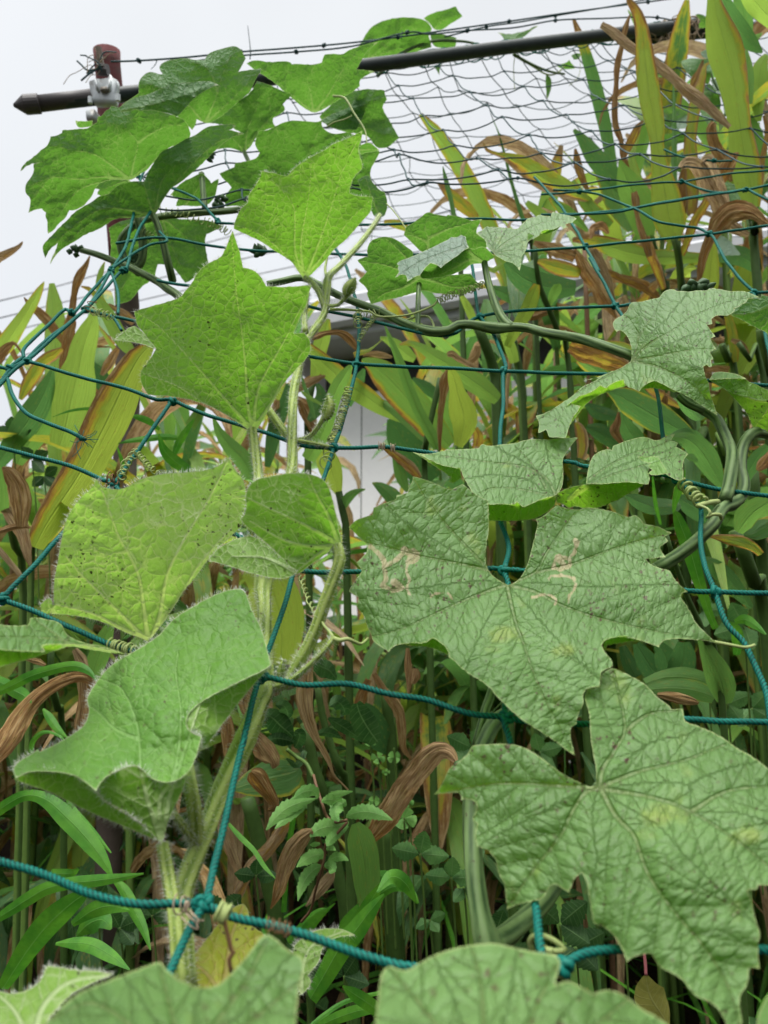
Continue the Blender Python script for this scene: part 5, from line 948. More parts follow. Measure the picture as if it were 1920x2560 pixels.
# small sprig hanging in the far net
sg = thing('luffa_sprig', 'tiny toothed leaves dangling from thin stem in the mesh under the crossbar', 'sprig', P(1390, 180, 1.4))
gourd_leaf('leaf', sg, [(px('T2', '490,140 540,150 580,140 610,135 665,110 640,130 610,155 570,180 520,175 510,155'), px3('T2', '490,140,1.4 660,110,1.42 550,180,1.4'), 'under')], LUFFA_FAR, veins=[px('T2', '560,175 580,150 655,112')], grid=4, seed=61, secs=0)
for k, (o_, c_) in enumerate((('745,285 790,270 800,258 810,275 830,292 800,300 770,298', '745,285,1.42 830,292,1.42 800,260,1.41'), ('700,320 722,335 725,370 718,400 705,428 700,390 697,350', '700,320,1.4 725,360,1.4 705,425,1.4'), ('808,240 830,228 848,232 842,255 820,258', '808,240,1.43 848,232,1.43 830,256,1.43'), ('215,285 248,280 240,300 240,325 225,300', '215,285,1.36 248,280,1.36 240,320,1.36'))):
    gourd_leaf('leaf', sg, [(px('T2', o_), px3('T2', c_), 'under')], LUFFA_FAR, grid=3.5, seed=62 + k, secs=0)
thread(sg, path3('T2', '790,275,1.42 745,318,1.41 700,320,1.40 640,285,1.38 560,238,1.34'), .0014); thread(sg, path3('T2', '835,250,1.43 848,270,1.43 840,330,1.42 800,370,1.42'), .0006); thread(sg, path3('T2', '565,240,1.35 560,300,1.36 565,390,1.36'), .0007)

# ================================================================== close blurred leaves along the bottom edge
fg = thing('luffa_vine', 'out-of-focus luffa leaves rising close to the viewer below the thick rope', 'vine', P(700, 2700, .15))
gourd_leaf('leaf', fg, [(px('T7', '160,1240 200,1200 260,1140 330,1080 375,1060 420,1040 490,1015 560,985 620,965 680,940 700,945 712,970 740,990 765,1015 800,1030 860,1055 930,1050 970,1020 1010,980 1045,940 1080,900 1120,842 1140,825 1165,822 1200,850 1240,890 1275,905 1305,922 1315,955 1310,990 1295,1030 1288,1080 1280,1160 1275,1260 1260,1420 600,1500 100,1420'), px3('T7', '700,1420,.120 200,1200,.155 690,945,.165 1160,825,.175 1310,950,.165 1280,1250,.145 600,1150,.142'), 'top')], LUFFA, veins=[px('T7', s) for s in ('760,1480 900,1250 1050,1050 1150,850', '760,1480 600,1250 400,1120 220,1190', '765,1480 760,1250 690,960', '770,1480 1050,1230 1290,1030')], grid=9, seed=71, secs=95, relief=.006, fold=.004, label='close leaf with raised rounded lobe')
gourd_leaf('leaf', fg, [(px('T8', '-20,1010 0,975 20,958 60,972 100,980 140,955 200,920 260,895 330,877 400,865 470,860 530,870 600,890 670,900 740,910 758,930 765,955 745,1000 740,1038 770,1030 800,1020 850,1050 905,1080 940,1065 980,1060 1050,1090 1090,1125 1120,1150 1200,1190 1250,1235 1290,1280 1330,1340 1400,1500 400,1600 -60,1500'), px3('T8', '400,1550,.115 0,970,.165 470,860,.172 750,950,.165 1280,1260,.155 900,1080,.16 500,1150,.148'), 'top')], LUFFA, veins=[px('T8', s) for s in ('420,1560 430,1250 420,1050 380,880', '420,1560 250,1250 120,1080 20,965', '430,1560 600,1250 740,960', '440,1560 800,1300 1060,1100', '450,1570 900,1400 1300,1320')], grid=9, seed=72, secs=95, relief=.006, fold=.004, label='close leaf with notched margin')
gourd_leaf('leaf', fg, [(px('T5', '-60,470 0,488 60,492 120,490 128,475 130,458 165,455 205,465 240,470 272,490 280,520 310,545 350,560 385,570 420,575 480,590 540,612 480,600 410,585 330,572 240,570 195,572 180,580 195,605 100,602 -20,592 -60,590'), px3('T5', '530,612,.31 0,490,.265 200,465,.30 0,595,.245 200,590,.26'), 'top'), (px('T5', '-60,590 -20,592 100,602 195,605 180,580 195,572 240,570 330,572 410,585 480,600 540,612 500,612 440,602 380,592 300,578 250,595 200,612 100,642 0,670 -60,680'), px3('T5', '530,612,.31 180,582,.258 -20,592,.245 0,670,.262 300,580,.275'), 'under')], LUFFA, veins=[px('T5', s) for s in ('540,612 350,575 200,545 0,540', '300,572 200,500 150,460')], grid=5, seed=73, secs=44, label='sideways leaf reaching in below the rope knot')
gourd_leaf('leaf', fg, [(px('T8', '1610,1180 1640,1120 1659,1080 1740,1060 1760,1300 1620,1320'), px3('T8', '1620,1180,.17 1740,1060,.18 1700,1300,.15'), 'top')], LUFFA, grid=8, seed=74, secs=0)
stem('stem', fg, [P(760, 2720, .122), P(900, 2790, .11), P(1150, 2790, .11), P(1200, 2770, .115)], .0028, .0028)
# ================================================================== post, crossbar, clamp
STEEL = simple_mat('galvanised_steel', (.60, .64, .65), .45, .5, .25, 60, .25, .0006, metal=.25, col2=(.25, .22, .18), thr=(.56, .7))
PIPE = simple_mat('dark_coated_pipe', (.018, .028, .026), .5, .4, .4, 50, .2, .0005, col2=(.07, .075, .06), thr=(.58, .75))
PIPE_B = simple_mat('grey_brown_pipe', (.062, .055, .055), .5, .4, .3, 60, .2, .0005)
RUST = simple_mat('rusted_red_paint', (.15, .045, .046), .75, .2, .35, 70, .7, .002, col2=(.10, .055, .05), thr=(.48, .62))
POSTW = simple_mat('weathered_post', (.085, .065, .055), .85, .2, .35, 30, .6, .002, col2=(.15, .125, .11))
def bar(pts, R, sides=20, cap=True):
    C = np.array([tuple(p) for p in pts], dtype=float); V, F, g, s = tube_geo(C, R, sides, cap=cap); return V, F
post = thing('trellis_post', 'rusted red-topped post standing behind the broad upper leaves, dark pipe clamped on', 'post', (P(300, 600, 1.16).x, P(300, 600, 1.16).y, 0))
a = P(266, 128, 1.145); b_ = P(306, 640, 1.17); c_ = P(318, 1000, 1.19); q0 = Vector((c_.x + .01, c_.y + .03, -.05))
Vp, Fp = bar(catmull([tuple(a), tuple(a.lerp(b_, .5)), tuple(b_), tuple(c_), tuple(q0)], .05), .0185, 14)
Vp = Vp + np.array([[.0016 * noise.noise(Vector(v * 40)) for _ in range(3)] for v in Vp]); mesh_obj('post_shaft', Vp, Fp, POSTW, post)
Vp, Fp = bar(catmull([tuple(a + Vector((0, 0, .001))), tuple(a.lerp(b_, .5)), tuple(b_)], .02), .0195, 16); Vp = Vp + np.array([[.0016 * noise.noise(Vector(v * 40)) for _ in range(3)] for v in Vp]); mesh_obj('red_paint', Vp, Fp, RUST, post)
px1 = thing('crossbar_pipe', 'dark scaffold pipe running up across the sky, pointed cap at its free end', 'pipe', P(300, 262, 1.10))
pL = P(100, 259, 1.075); pR = P(1790, 55, 1.44)
mesh_obj('pipe', *bar(catmull([tuple(pL), tuple(pL.lerp(pR, .3) + Vector((0, 0, -.004))), tuple(pL.lerp(pR, .65)), tuple(pR)], .04), .0108), PIPE_B if False else PIPE, px1)
dv = (pL - P(230, 250, 1.09)).normalized()
mesh_obj('end_cap', *bar([pL - dv * .002, pL + dv * .0004, pL + dv * .001, pL + dv * .020, pL + dv * .0215, pL + dv * .0355, pL + dv * .036], [.0109, .0112, .0134, .0134, .0125, .0022, .0004]), PIPE_B, px1, smooth=False)
mesh_obj('sleeve', *bar([pL + dv * .001, pL.lerp(pR, .068)], .01125), PIPE_B, px1)
px2 = thing('crossbar_pipe', 'second dark pipe lashed under the end of the first with twine', 'pipe', P(1700, 110, 1.42))
e1 = P(1573, 100, 1.405); e2 = P(2050, 52, 1.52); mesh_obj('pipe', *bar([e1, e1.lerp(e2, .5), e2], .0108), PIPE, px2)
tw = thing('twine_lashing', 'frayed brown twine wound round the two overlapping pipes', 'twine', P(1690, 75, 1.41))
for i, (x, y) in enumerate(((1655, 70), (1668, 68), (1680, 66), (1712, 62), (1724, 62), (1735, 60))):
    rng = random.Random(i); c = P(x, y + 8, 1.425); pts = []
    for k in range(15):
        t = k / 14 * 2 * math.pi; pts.append(c + RT * (.006 * math.sin(t * 2 + i) + rng.gauss(0, .002)) + UP * (.024 * math.cos(t)) - AX * (.016 * math.sin(t)) + UP * -.006)
    thread(tw, pts, .0016, 'winding', TWINE)
for i in range(14):
    rng = random.Random(50 + i); p = P(rng.uniform(1640, 1745), rng.uniform(60, 105), 1.40); pts = [p]
    for k in range(4): pts.append(pts[-1] + Vector((rng.gauss(0, .012), rng.gauss(0, .006), rng.gauss(-.003, .010))))
    thread(tw, pts, .0008, 'loose_strand', TWINE)
cl = thing('pipe_clamp', 'shiny galvanised clamp bolted round the post and the pipe', 'clamp', P(258, 225, 1.08))
def zp(x, y, d): return P(x / 3.456, 60 + y / 3.456, d)
def slab(outl, d, th, name, mat, parent, bev=.0012):
    bm = bmesh.new(); vs = [bm.verts.new(zp(x, y, d)) for x, y in outl]; f = bm.faces.new(vs); r = bmesh.ops.extrude_face_region(bm, geom=[f])
    for v in r['geom']:
        if isinstance(v, bmesh.types.BMVert): v.co += AX * th
    bmesh.ops.recalc_face_normals(bm, faces=bm.faces); bmesh.ops.bevel(bm, geom=bm.edges[:], offset=bev, segments=2, affect='EDGES')
    V = [v.co.copy() for v in bm.verts]; bm.verts.index_update(); F = [[v.index for v in f.verts] for f in bm.faces]; bm.free(); return mesh_obj(name, V, F, mat, parent)
slab([(765, 490), (840, 465), (860, 470), (935, 460), (945, 420), (975, 465), (1010, 475), (1012, 540), (990, 600), (1005, 650), (995, 690), (810, 690), (800, 640), (775, 570)], 1.062, .012, 'upper_jaw', STEEL, cl)
slab([(810, 470), (830, 470), (850, 560), (832, 575)], 1.056, .008, 'rib', STEEL, cl, .0006); slab([(935, 470), (955, 470), (950, 560), (932, 570)], 1.056, .008, 'rib', STEEL, cl, .0006)
slab([(860, 540), (925, 535), (930, 575), (865, 580)], 1.055, .008, 'boss', simple_mat('dull_bolt', (.22, .20, .17), .6, .4, .3, 90, .3, metal=.5), cl, .001)
slab([(735, 745), (800, 730), (825, 740), (845, 800), (835, 835), (745, 830)], 1.075, .03, 'lower_jaw', STEEL, cl)
mesh_obj('bolt', *bar([zp(850, 205, 1.07), zp(880, 400, 1.07)], .0046, 12), simple_mat('rusty_bolt', (.12, .095, .07), .6, .4, .4, 120, .4, metal=.4), cl, smooth=False)
mesh_obj('nut', *bar([zp(850, 395, 1.068), zp(935, 400, 1.068)], .0085, 6), PIPE_B, cl, smooth=False)
for x, y in ((780, 655), (1020, 635)): mesh_obj('bolt_head', *bar([zp(x, y - 25, 1.058), zp(x, y + 30, 1.058)], .0034, 8), STEEL, cl, smooth=False)
ft = thing('string_tangle', 'frayed white and teal string ends knotted on the clamp bolt', 'string', zp(860, 340, 1.06))
for i in range(11):
    rng = random.Random(80 + i); p = zp(rng.uniform(830, 900), rng.uniform(300, 420), 1.058); pts = [p]; dv2 = Vector((rng.uniform(-1.1, .5), rng.uniform(-.4, .2), rng.uniform(-.9, .5))) * .007
    for k in range(rng.randint(2, 5)): pts.append(pts[-1] + dv2 + Vector((rng.gauss(0, .006), rng.gauss(0, .003), rng.gauss(0, .006))))
    thread(ft, pts, .0005 if i % 4 else .0009, 'strand', ROPE_FAR if i % 4 == 0 else simple_mat('pale_string', (.5, .47, .42), .9, .1) if i == 1 else TWINE)
for s in ('880,350 820,400 760,440 700,490', '870,380 760,400 700,350 665,318'): thread(ft, [zp(*q, 1.06) for q in nums(s)], .0013, 'strand', ROPE_FAR)

# ================================================================== overhead wires
WIRE = simple_mat('grey_wire', (.30, .31, .33), .6, .3, .1, 3)
for i, (s, lab) in enumerate((('-60,764 0,752 180,705 470,620 760,540', 'uppermost of four thin wires sloping over the left hedge of stalks'), ('-60,812 0,795 200,745 420,690 760,612', 'second wire from the top of the four sloping wires'),
                              ('-60,855 0,836 140,800 420,735 760,660', 'third wire down of the four sloping wires'), ('-60,915 0,902 200,852 420,795 760,715', 'lowest of the four thin sloping wires'))):
    lab = lab.replace('left hedge of stalks', 'dry stalks near the post'); p = px('P', s); t_ = thing('overhead_wire', lab, 'wire', P(p[0][0], p[0][1], 9))
    pts = [P(x, y, 9 + .5 * k) for k, (x, y) in enumerate(p)]; d_ = (pts[-1] - pts[-2]).normalized(); pts.append(pts[-1] + d_ * 8); pts.insert(0, pts[0] + (pts[0] - pts[1]).normalized() * 6)
    V, F, g, s_ = tube_geo(catmull([tuple(v) for v in pts], .4), .0085, 6); mesh_obj('strand', V, F, WIRE, t_)

# ================================================================== building behind
def wall_mat(name, col, stain):
    b = NB(name); tcn = b.n('ShaderNodeTexCoord').outputs['Object']; n = b.noise(tcn, 1.2, 6); n2 = b.noise(tcn, 30, 4)
    c = b.mix(b.rng(n, .5, .75, 0, .5), col, stain); c = b.vscale(c, b.math('MULTIPLY_ADD', n2, .12, .94)); return b.done(b.pbsdf(c, .7, .25, b.bump(n2, .1, .001)))
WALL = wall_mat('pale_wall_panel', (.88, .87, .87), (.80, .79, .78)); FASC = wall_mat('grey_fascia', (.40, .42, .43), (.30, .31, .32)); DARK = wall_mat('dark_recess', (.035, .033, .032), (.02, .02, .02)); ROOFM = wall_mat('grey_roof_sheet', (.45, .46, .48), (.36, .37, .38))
bd = thing('outbuilding', 'pale panelled building with grey gutter seen through a gap between the stalks', 'building', (P(900, 1280, 4.2).x, P(900, 1280, 4.2).y, 0))
def box(v0, v1):
    x0, y0, z0 = v0; x1, y1, z1 = v1
    return [(x0, y0, z0), (x1, y0, z0), (x1, y1, z0), (x0, y1, z0), (x0, y0, z1), (x1, y0, z1), (x1, y1, z1), (x0, y1, z1)], [[0, 3, 2, 1], [4, 5, 6, 7], [0, 1, 5, 4], [1, 2, 6, 5], [2, 3, 7, 6], [3, 0, 4, 7]]
def rotbox(name, v0, v1, mat, ang, parent, pivot, bev=.004):
    V, F = box(v0, v1); bm = bmesh.new(); vs = [bm.verts.new(v) for v in V]; [bm.faces.new([vs[i] for i in f]) for f in F]
    if bev: bmesh.ops.bevel(bm, geom=bm.edges[:], offset=bev, segments=1, affect='EDGES')
    c, s = math.cos(ang), math.sin(ang); V = [(pivot[0] + v.co.x * c - v.co.y * s, pivot[1] + v.co.x * s + v.co.y * c, v.co.z) for v in bm.verts]; bm.verts.index_update(); F = [[v.index for v in f.verts] for f in bm.faces]; bm.free()
    return mesh_obj(name, V, F, mat, parent, smooth=False)
pv = P(826, 900, 4.2); pv = (pv.x, pv.y); ang = math.radians(-22)      # near corner of the house, front wall runs away to the right
zE = P(826, 862, 4.2).z
rotbox('wall', (-.02, 0, 0), (7.0, 3.0, zE - .10), WALL, ang, bd, pv)
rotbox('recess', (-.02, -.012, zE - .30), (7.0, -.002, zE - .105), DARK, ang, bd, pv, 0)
rotbox('fascia', (-.25, -.30, zE - .10), (7.2, 3.2, zE + .03), FASC, ang, bd, pv, .008)
rotbox('gutter', (-.27, -.36, zE - .06), (7.25, -.303, zE + .05), ROOFM, ang, bd, pv, .02)
rotbox('roof', (-.25, -.28, zE + .033), (7.2, 3.2, zE + .16), ROOFM, ang, bd, pv, .03)
for k in range(3): rotbox('panel_seam', (.19 + k * 1.9, -.002, 0), (.194 + k * 1.9, .004, zE - .305), DARK, ang, bd, pv, 0)
for k in range(5): rotbox('railing_post', (1.35 + k * .09, .05, zE + .16), (1.38 + k * .09, .08, zE + .42), DARK, ang, bd, pv, 0)
rotbox('railing_bar', (1.2, .045, zE + .42), (2.2, .085, zE + .45), FASC, ang, bd, pv, 0)
WOOD = simple_mat('shade_dark_brown_board', (.020, .012, .008), .85, .2, .4, 12, .6, .003, col2=(.018, .013, .011))  # brown sunk close to black, standing in for shade behind the stalks
fe = thing('board_fence', 'low weathered dark brown board fence hidden behind the stalks', 'fence', (0, 2.5, 0))
for k in range(15):
    rng = random.Random(k); V, F = box((-1.75 + k * .26, 2.46 + rng.uniform(0, .012), -.03), (-1.75 + k * .26 + .245, 2.485, .60 + rng.uniform(-.03, .03))); mesh_obj('board', V, F, WOOD, fe, smooth=False)
V, F = box((-1.75, 2.487, .40), (2.15, 2.53, .47)); mesh_obj('rail', V, F, WOOD, fe, smooth=False)

# ================================================================== ground
def soil():
    b = NB('shade_dark_soil'); tcn = b.n('ShaderNodeTexCoord').outputs['Object']; n = b.noise(tcn, 9, 6); n2 = b.noise(tcn, 60, 5)
    c = b.mix(b.rng(n, .35, .65), (.016, .010, .006), (.030, .020, .012)); c = b.mix(b.rng(n2, .62, .7, 0, .6), c, (.10, .065, .035)); return b.done(b.pbsdf(c, .95, .1, b.bump(b.math('ADD', n, n2), .9, .02)))  # soil browns lowered towards black, shade under the plants put into the colour
n_ = 70; gxs = np.concatenate([np.linspace(-60, -3, 12), np.linspace(-2.8, 2.8, n_), np.linspace(3, 60, 12)]); gys = np.concatenate([np.linspace(-6, .2, 10), np.linspace(.3, 4, n_), np.linspace(4.3, 120, 16)])
GV = [(x, y, .03 * noise.noise(Vector((x * 2.2, y * 2.2, 0))) + .015 * noise.noise(Vector((x * 9, y * 9, 2)))) for y in gys for x in gxs]; m_ = len(gxs)
GF = [[j * m_ + i, j * m_ + i + 1, (j + 1) * m_ + i + 1, (j + 1) * m_ + i] for j in range(len(gys) - 1) for i in range(m_ - 1)]
tag(mesh_obj('ground', GV, GF, soil()), 'dark soil under the plants, darkened in colour for shade', 'ground', kind='structure')

# ================================================================== ginger stalks traced from the photo
def ginger(label, blades_, stems=(), group='tall ginger stalks behind the net', name='ginger_stalk', d=1.1):
    """blades_: (frame, 'x,y,halfwidth ...', d0, d1, (dry, tip, edge, side, root), tone, extra)"""
    q = pxw(blades_[0][0], blades_[0][1])[-1]; base = P(q[0], q[1], blades_[0][3])
    t_ = thing(name, label, 'ginger plant', (base.x, base.y, 0), group)
    for b in blades_:
        ex = b[6] if len(b) > 6 else {}
        blade(t_, b[0], b[1], b[2], b[3], dry=b[4], tone=b[5], **ex)
    for s in stems: 
        ex = s[3] if len(s) > 3 else {}
        stalk_tube(t_, path3(s[0], s[1], d=s[2]), ex.get('r0', .006), ex.get('r1', .009), ex.get('mat', STALK), ex.get('ground', True))
    return t_
G_ = (0, 0, 0, 0, 0); YE = (.05, .35, .25, 0, 0); BR = (.75, .1, .1, 0, 0); TAN = (.92, .05, .05, 0, 0)
CR = dict(crump=.35, fold=.35, wave=.3); CR2 = dict(crump=.5, fold=.7, wave=.4)
# right-hand tall ones
ginger('tallest pale ginger leaf upright with browned rim and twisted tan tip', [('Z1', '440,-60,8 455,0,22 530,120,42 575,300,60 600,560,82 640,850,88 690,1100,72 700,1250,56 725,1450,72 765,1650,112 800,1850,132 830,1980,110 850,2090,45', 1.0, 1.05, (.12, .55, .32, .12, .0), .95, dict(fold=.35, wave=.1, crump=.12))],
       [('Z2', '850,330,1.05 880,450,1.06 900,620,1.07 915,800,1.08 940,1000,1.09', None, dict(r0=.008, r1=.010))])
ginger('broad fresh ginger leaf with a brown streak, tip out of the picture', [('Z1', '1170,-160,30 1195,0,55 1230,180,100 1290,400,140 1350,620,125 1390,850,100 1420,1080,92 1450,1300,112 1490,1500,118 1515,1640,98 1540,1800,50', .98, 1.05, (.02, .05, .08, 0.55, 0), .86, dict(fold=.28, wave=.12, roll=.25)),
        ('Z1', '1240,-90,30 1330,120,62 1440,290,72 1540,400,48 1610,455,8', .99, 1.03, (.0, .1, .05, 0, 0), .30, {}), ('Z1', '1430,-90,60 1440,60,78 1455,180,70 1480,330,42 1495,430,12', 1.03, 1.06, G_, .45, {}),
        ('Z1', '1480,-90,70 1560,30,85 1660,140,70 1760,260,40', 1.0, 1.05, (0, .1, .1, 0, 0), .8, {}), ('Z1', '1470,430,10 1490,560,30 1500,700,35 1505,900,20', 1.08, 1.08, G_, .55, {})],
       [('Z1', '1540,1790,1.05 1545,2000,1.06 1545,2212,1.07', None, dict(r0=.010, r1=.012))])
ginger('long brown withered ginger leaf slanting across the pale ones', [('Z1', '215,215,25 300,275,38 400,340,42 520,420,36 620,500,32 760,610,38 900,730,45 1000,815,48 1100,900,46 1220,1000,38 1320,1100,18', 1.08, 1.0, (.72, .05, .05, 0, 0), .3, dict(fold=.5, crump=.25))])
ginger('thin brown curled ginger leaf hanging before the mesh', [('Z1', '470,120,6 440,230,24 410,340,16 380,480,28 350,640,22 338,800,24 338,950,26 355,1120,24 385,1220,22 405,1330,26 440,1450,16', 1.12, 1.15, (.72, .1, 0, 0, 0), .3, dict(fold=.6, crump=.4)), ('Z1', '585,1040,6 540,1090,28 490,1180,36 440,1280,34 400,1380,14', 1.16, 1.18, (.55, .3, .1, 0, 0), .7, {}), ('Z1', '560,1090,5 520,1220,20 480,1350,30 500,1480,45 540,1600,50', 1.2, 1.2, (.2, .3, .2, 0, 0), .8, {})])
ginger('green ginger stalk with pale-edged upright blade and rolled orange leaf', [('Z1', '375,1370,6 400,1450,40 440,1560,90 520,1720,125 575,1880,115 600,2000,85 625,2120,35', 1.1, 1.14, (.0, .1, .02, .05, 0), .62, dict(fold=.3)),
        ('Z1', '500,1660,25 515,1750,30 530,1860,22 560,1990,28 600,2110,32 640,2220,28', 1.02, 1.05, (.68, 0, .05, 0, 0), .3, CR), ('Z2', '600,330,30 640,450,40 690,560,38 730,670,34 765,770,22', 1.05, 1.12, (.55, 0, .2, .3, 0), .6, {})],
       [('Z2', '640,300,1.14 690,480,1.15 730,640,1.16 770,800,1.17 800,1000,1.18', None, dict(r0=.009, r1=.011))])
ginger('grey-green arching ginger leaf with yellowed underside', [('Z1', '-20,1120,12 60,1210,45 150,1340,75 250,1460,80 350,1560,68 430,1680,35', 1.2, 1.2, (.05, .2, .1, 0, .1), .25, {}), ('Z1', '180,1460,30 280,1600,80 350,1740,95 420,1880,70 470,2000,20', 1.22, 1.2, (.12, .1, .35, 0, 0), .45, {}), ('Z1', '-10,1280,10 20,1420,35 60,1540,30 110,1640,12', 1.25, 1.25, (.68, 0, 0, 0, 0), .3, CR), ('Z1', '-30,1560,20 60,1720,50 180,1850,60 300,1950,40', 1.2, 1.2, (.1, .1, .4, 0, 0), .7, {})])
ginger('slim yellow-tan ginger blade beside the dark luffa leaves', [('Z1', '1180,540,5 1120,560,14 1085,680,36 1040,860,52 1005,1060,48 985,1250,52 1000,1450,58 1005,1650,55 1000,1850,40', 1.18, 1.2, (.40, .1, .25, 0, .2), .95, dict(crump=.15)), ('Z1', '1100,520,8 1070,620,25 1030,700,40 1000,800,20', 1.2, 1.2, (.62, .1, 0, 0, 0), .6, {}), ('Z1', '960,1400,40 930,1550,50 920,1700,48 910,1880,35', 1.2, 1.22, (.66, 0, .1, 0, 0), .3, CR)])
ginger('tightly rolled green ginger spear against the dark luffa leaves', [('Z1', '838,690,3 846,850,10 850,1050,17 850,1250,22 848,1450,25 845,1700,24', 1.12, 1.14, G_, .35, dict(fold=.9))], [('Z1', '845,1680,1.14 860,1900,1.15 880,2150,1.16', None, dict(r0=.007, r1=.008))])
ginger('crumpled tan dead ginger leaf draped over the net cord', [('Z1', '905,1445,20 960,1410,42 1030,1420,52 1090,1500,62 1130,1600,66 1180,1690,66 1230,1790,60 1290,1880,52 1400,1990,44 1480,2040,22', .86, .98, (.98, 0, 0, 0, 0), .3, CR2), ('Z1', '1090,1400,20 1150,1390,48 1180,1440,40 1220,1560,45 1280,1680,40 1310,1800,20', .88, .98, (.98, 0, 0, 0, 0), .3, CR2)])
ginger('greyish-brown folded dead leaf behind the broad fresh one', [('Z1', '1200,1060,30 1170,1110,40 1190,1230,50 1240,1340,60 1310,1440,62 1370,1560,40', 1.1, 1.12, (.80, 0, 0, 0, 0), .3, CR2)])
ginger('rolled half-dead ginger leaf pointing up behind the crumpled tan one', [('Z1', '1400,1315,10 1345,1370,48 1290,1470,60 1235,1580,40 1180,1650,30 1110,1770,34 1040,1900,38 970,2060,36 910,2200,26', .98, 1.06, (.52, .3, .15, .0, 0), .7, dict(fold=.7, crump=.2))])
ginger('orange dead ginger leaf bent over like a hood, yellow strip below', [('Z2', '1659,215,20 1600,180,35 1520,120,55 1430,95,78 1330,110,95 1250,180,88 1190,270,66 1140,370,46 1110,470,36 1085,580,30 1060,730,14', .84, .90, (.74, .0, .05, 0, 0), .3, dict(crump=.4, fold=.5, wave=.3)), ('Z2', '1190,330,10 1180,420,36 1170,520,58 1160,620,72 1150,720,80 1145,800,70', .91, .94, (.15, .1, .3, 0, 0), .98, dict(fold=.4))])
ginger('pair of green ginger blades at the picture edge under the big tip', [('Z1', '1650,470,20 1600,560,60 1580,700,70 1570,850,60 1580,1050,20', 1.1, 1.12, (.05, .2, .2, 0, 0), .75, {}), ('Z1', '1520,700,10 1580,640,40 1680,700,60', 1.12, 1.12, G_, .8, {}), ('Z1', '1500,1000,20 1540,1150,60 1590,1350,60 1640,1500,30', 1.12, 1.14, G_, .5, {}), ('Z1', '1620,1000,10 1640,1150,18 1620,1400,20 1600,1600,10', 1.05, 1.05, (.6, .1, 0, 0, 0), .5, {})],
       [('Z2', '1500,130,1.08 1540,400,1.08 1560,600,1.09 1575,800,1.1', None, dict(r0=.010, r1=.012))])
# middle right
ginger('yellow-green leaf with brown tip lying level behind the taut cords', [('Z2', '-30,345,18 60,340,38 180,360,58 320,410,76 480,460,82 650,490,66 850,495,58 1090,500,40', 1.08, 1.15, (.08, .62, .25, .2, 0), .78, {}), ('Z2', '1090,490,20 1300,470,70 1450,500,80 1560,600,40', 1.12, 1.2, G_, .2, {})])
ginger('brown strap-like dead leaf crossing the lower meshes', [('Z2', '-20,430,20 40,520,44 100,640,58 170,740,58 240,860,58 300,950,34 350,1020,12', 1.0, 1.06, (.74, 0, .1, .25, 0), .6, CR), ('Z2', '150,420,30 190,540,48 240,660,46 300,800,40 350,920,24', 1.06, 1.08, (.78, 0, 0, 0, 0), .5, CR), ('Z2', '-20,610,14 180,620,30 330,650,30 480,720,34 600,780,28 720,860,12', 1.1, 1.12, (.62, .1, .2, 0, 0), .5, {}), ('Z2', '130,330,10 150,240,30 230,230,40 290,300,16', 1.05, 1.1, (.80, 0, 0, 0, 0), .5, CR2)])
ginger('dark green ginger leaf with yellow rim below the spread luffa leaf', [('Z2', '265,1640,14 360,1680,65 450,1735,105 580,1810,125 720,1890,128 850,1960,100 950,2020,70 1040,2080,30', .80, .86, (.02, .05, .42, 0, 0), .28, dict(fold=.2)), ('Z2', '780,2060,10 900,2040,60 1000,2080,90 1080,2180,80 1150,2280,40', .82, .9, (0, .05, .2, 0, 0), .32, {})])
ginger('rust-brown ginger leaf with a yellow-green eye beside the level stem', [('Z2', '-60,1270,60 60,1310,90 160,1345,88 280,1390,82 380,1420,60 480,1440,20', .72, .76, (.60, .0, .1, 0, 0), .9, dict(fold=.15)), ('Z2', '250,1225,12 330,1250,34 420,1270,38 500,1290,20', .78, .8, (.3, .2, .3, 0, 0), .95, {}), ('Z2', '20,1380,30 120,1440,55 220,1490,45 320,1540,15', .78, .82, (.2, .2, .3, 0, 0), .55, {})])
ginger('leaf-bare pale ginger stalks at the picture edge', [('Z2', '1310,1000,30 1350,1150,40 1370,1300,35 1380,1400,20', 1.05, 1.06, (.35, 0, .2, 0, 0), .9, {}), ('Z2', '1345,1200,12 1420,1240,28 1480,1310,22 1510,1380,8', 1.0, 1.02, (.74, 0, 0, 0, 0), .3, CR2)],
       [('Z2', '1585,1120,1.02 1620,1300,1.03 1640,1500,1.04 1650,1700,1.05', None, dict(r0=.008, r1=.010)), ('Z2', '1260,1250,1.05 1310,1380,1.06 1375,1520,1.07', None, dict(r0=.008, r1=.010)), ('Z2', '1400,1230,1.0 1500,1380,1.0 1620,1520,1.02', None, dict(r0=.006, r1=.007)), ('Z8', '1300,200,.95 1230,20,.96 1280,300,.98', None, dict(r0=.007, r1=.007, ground=False))])
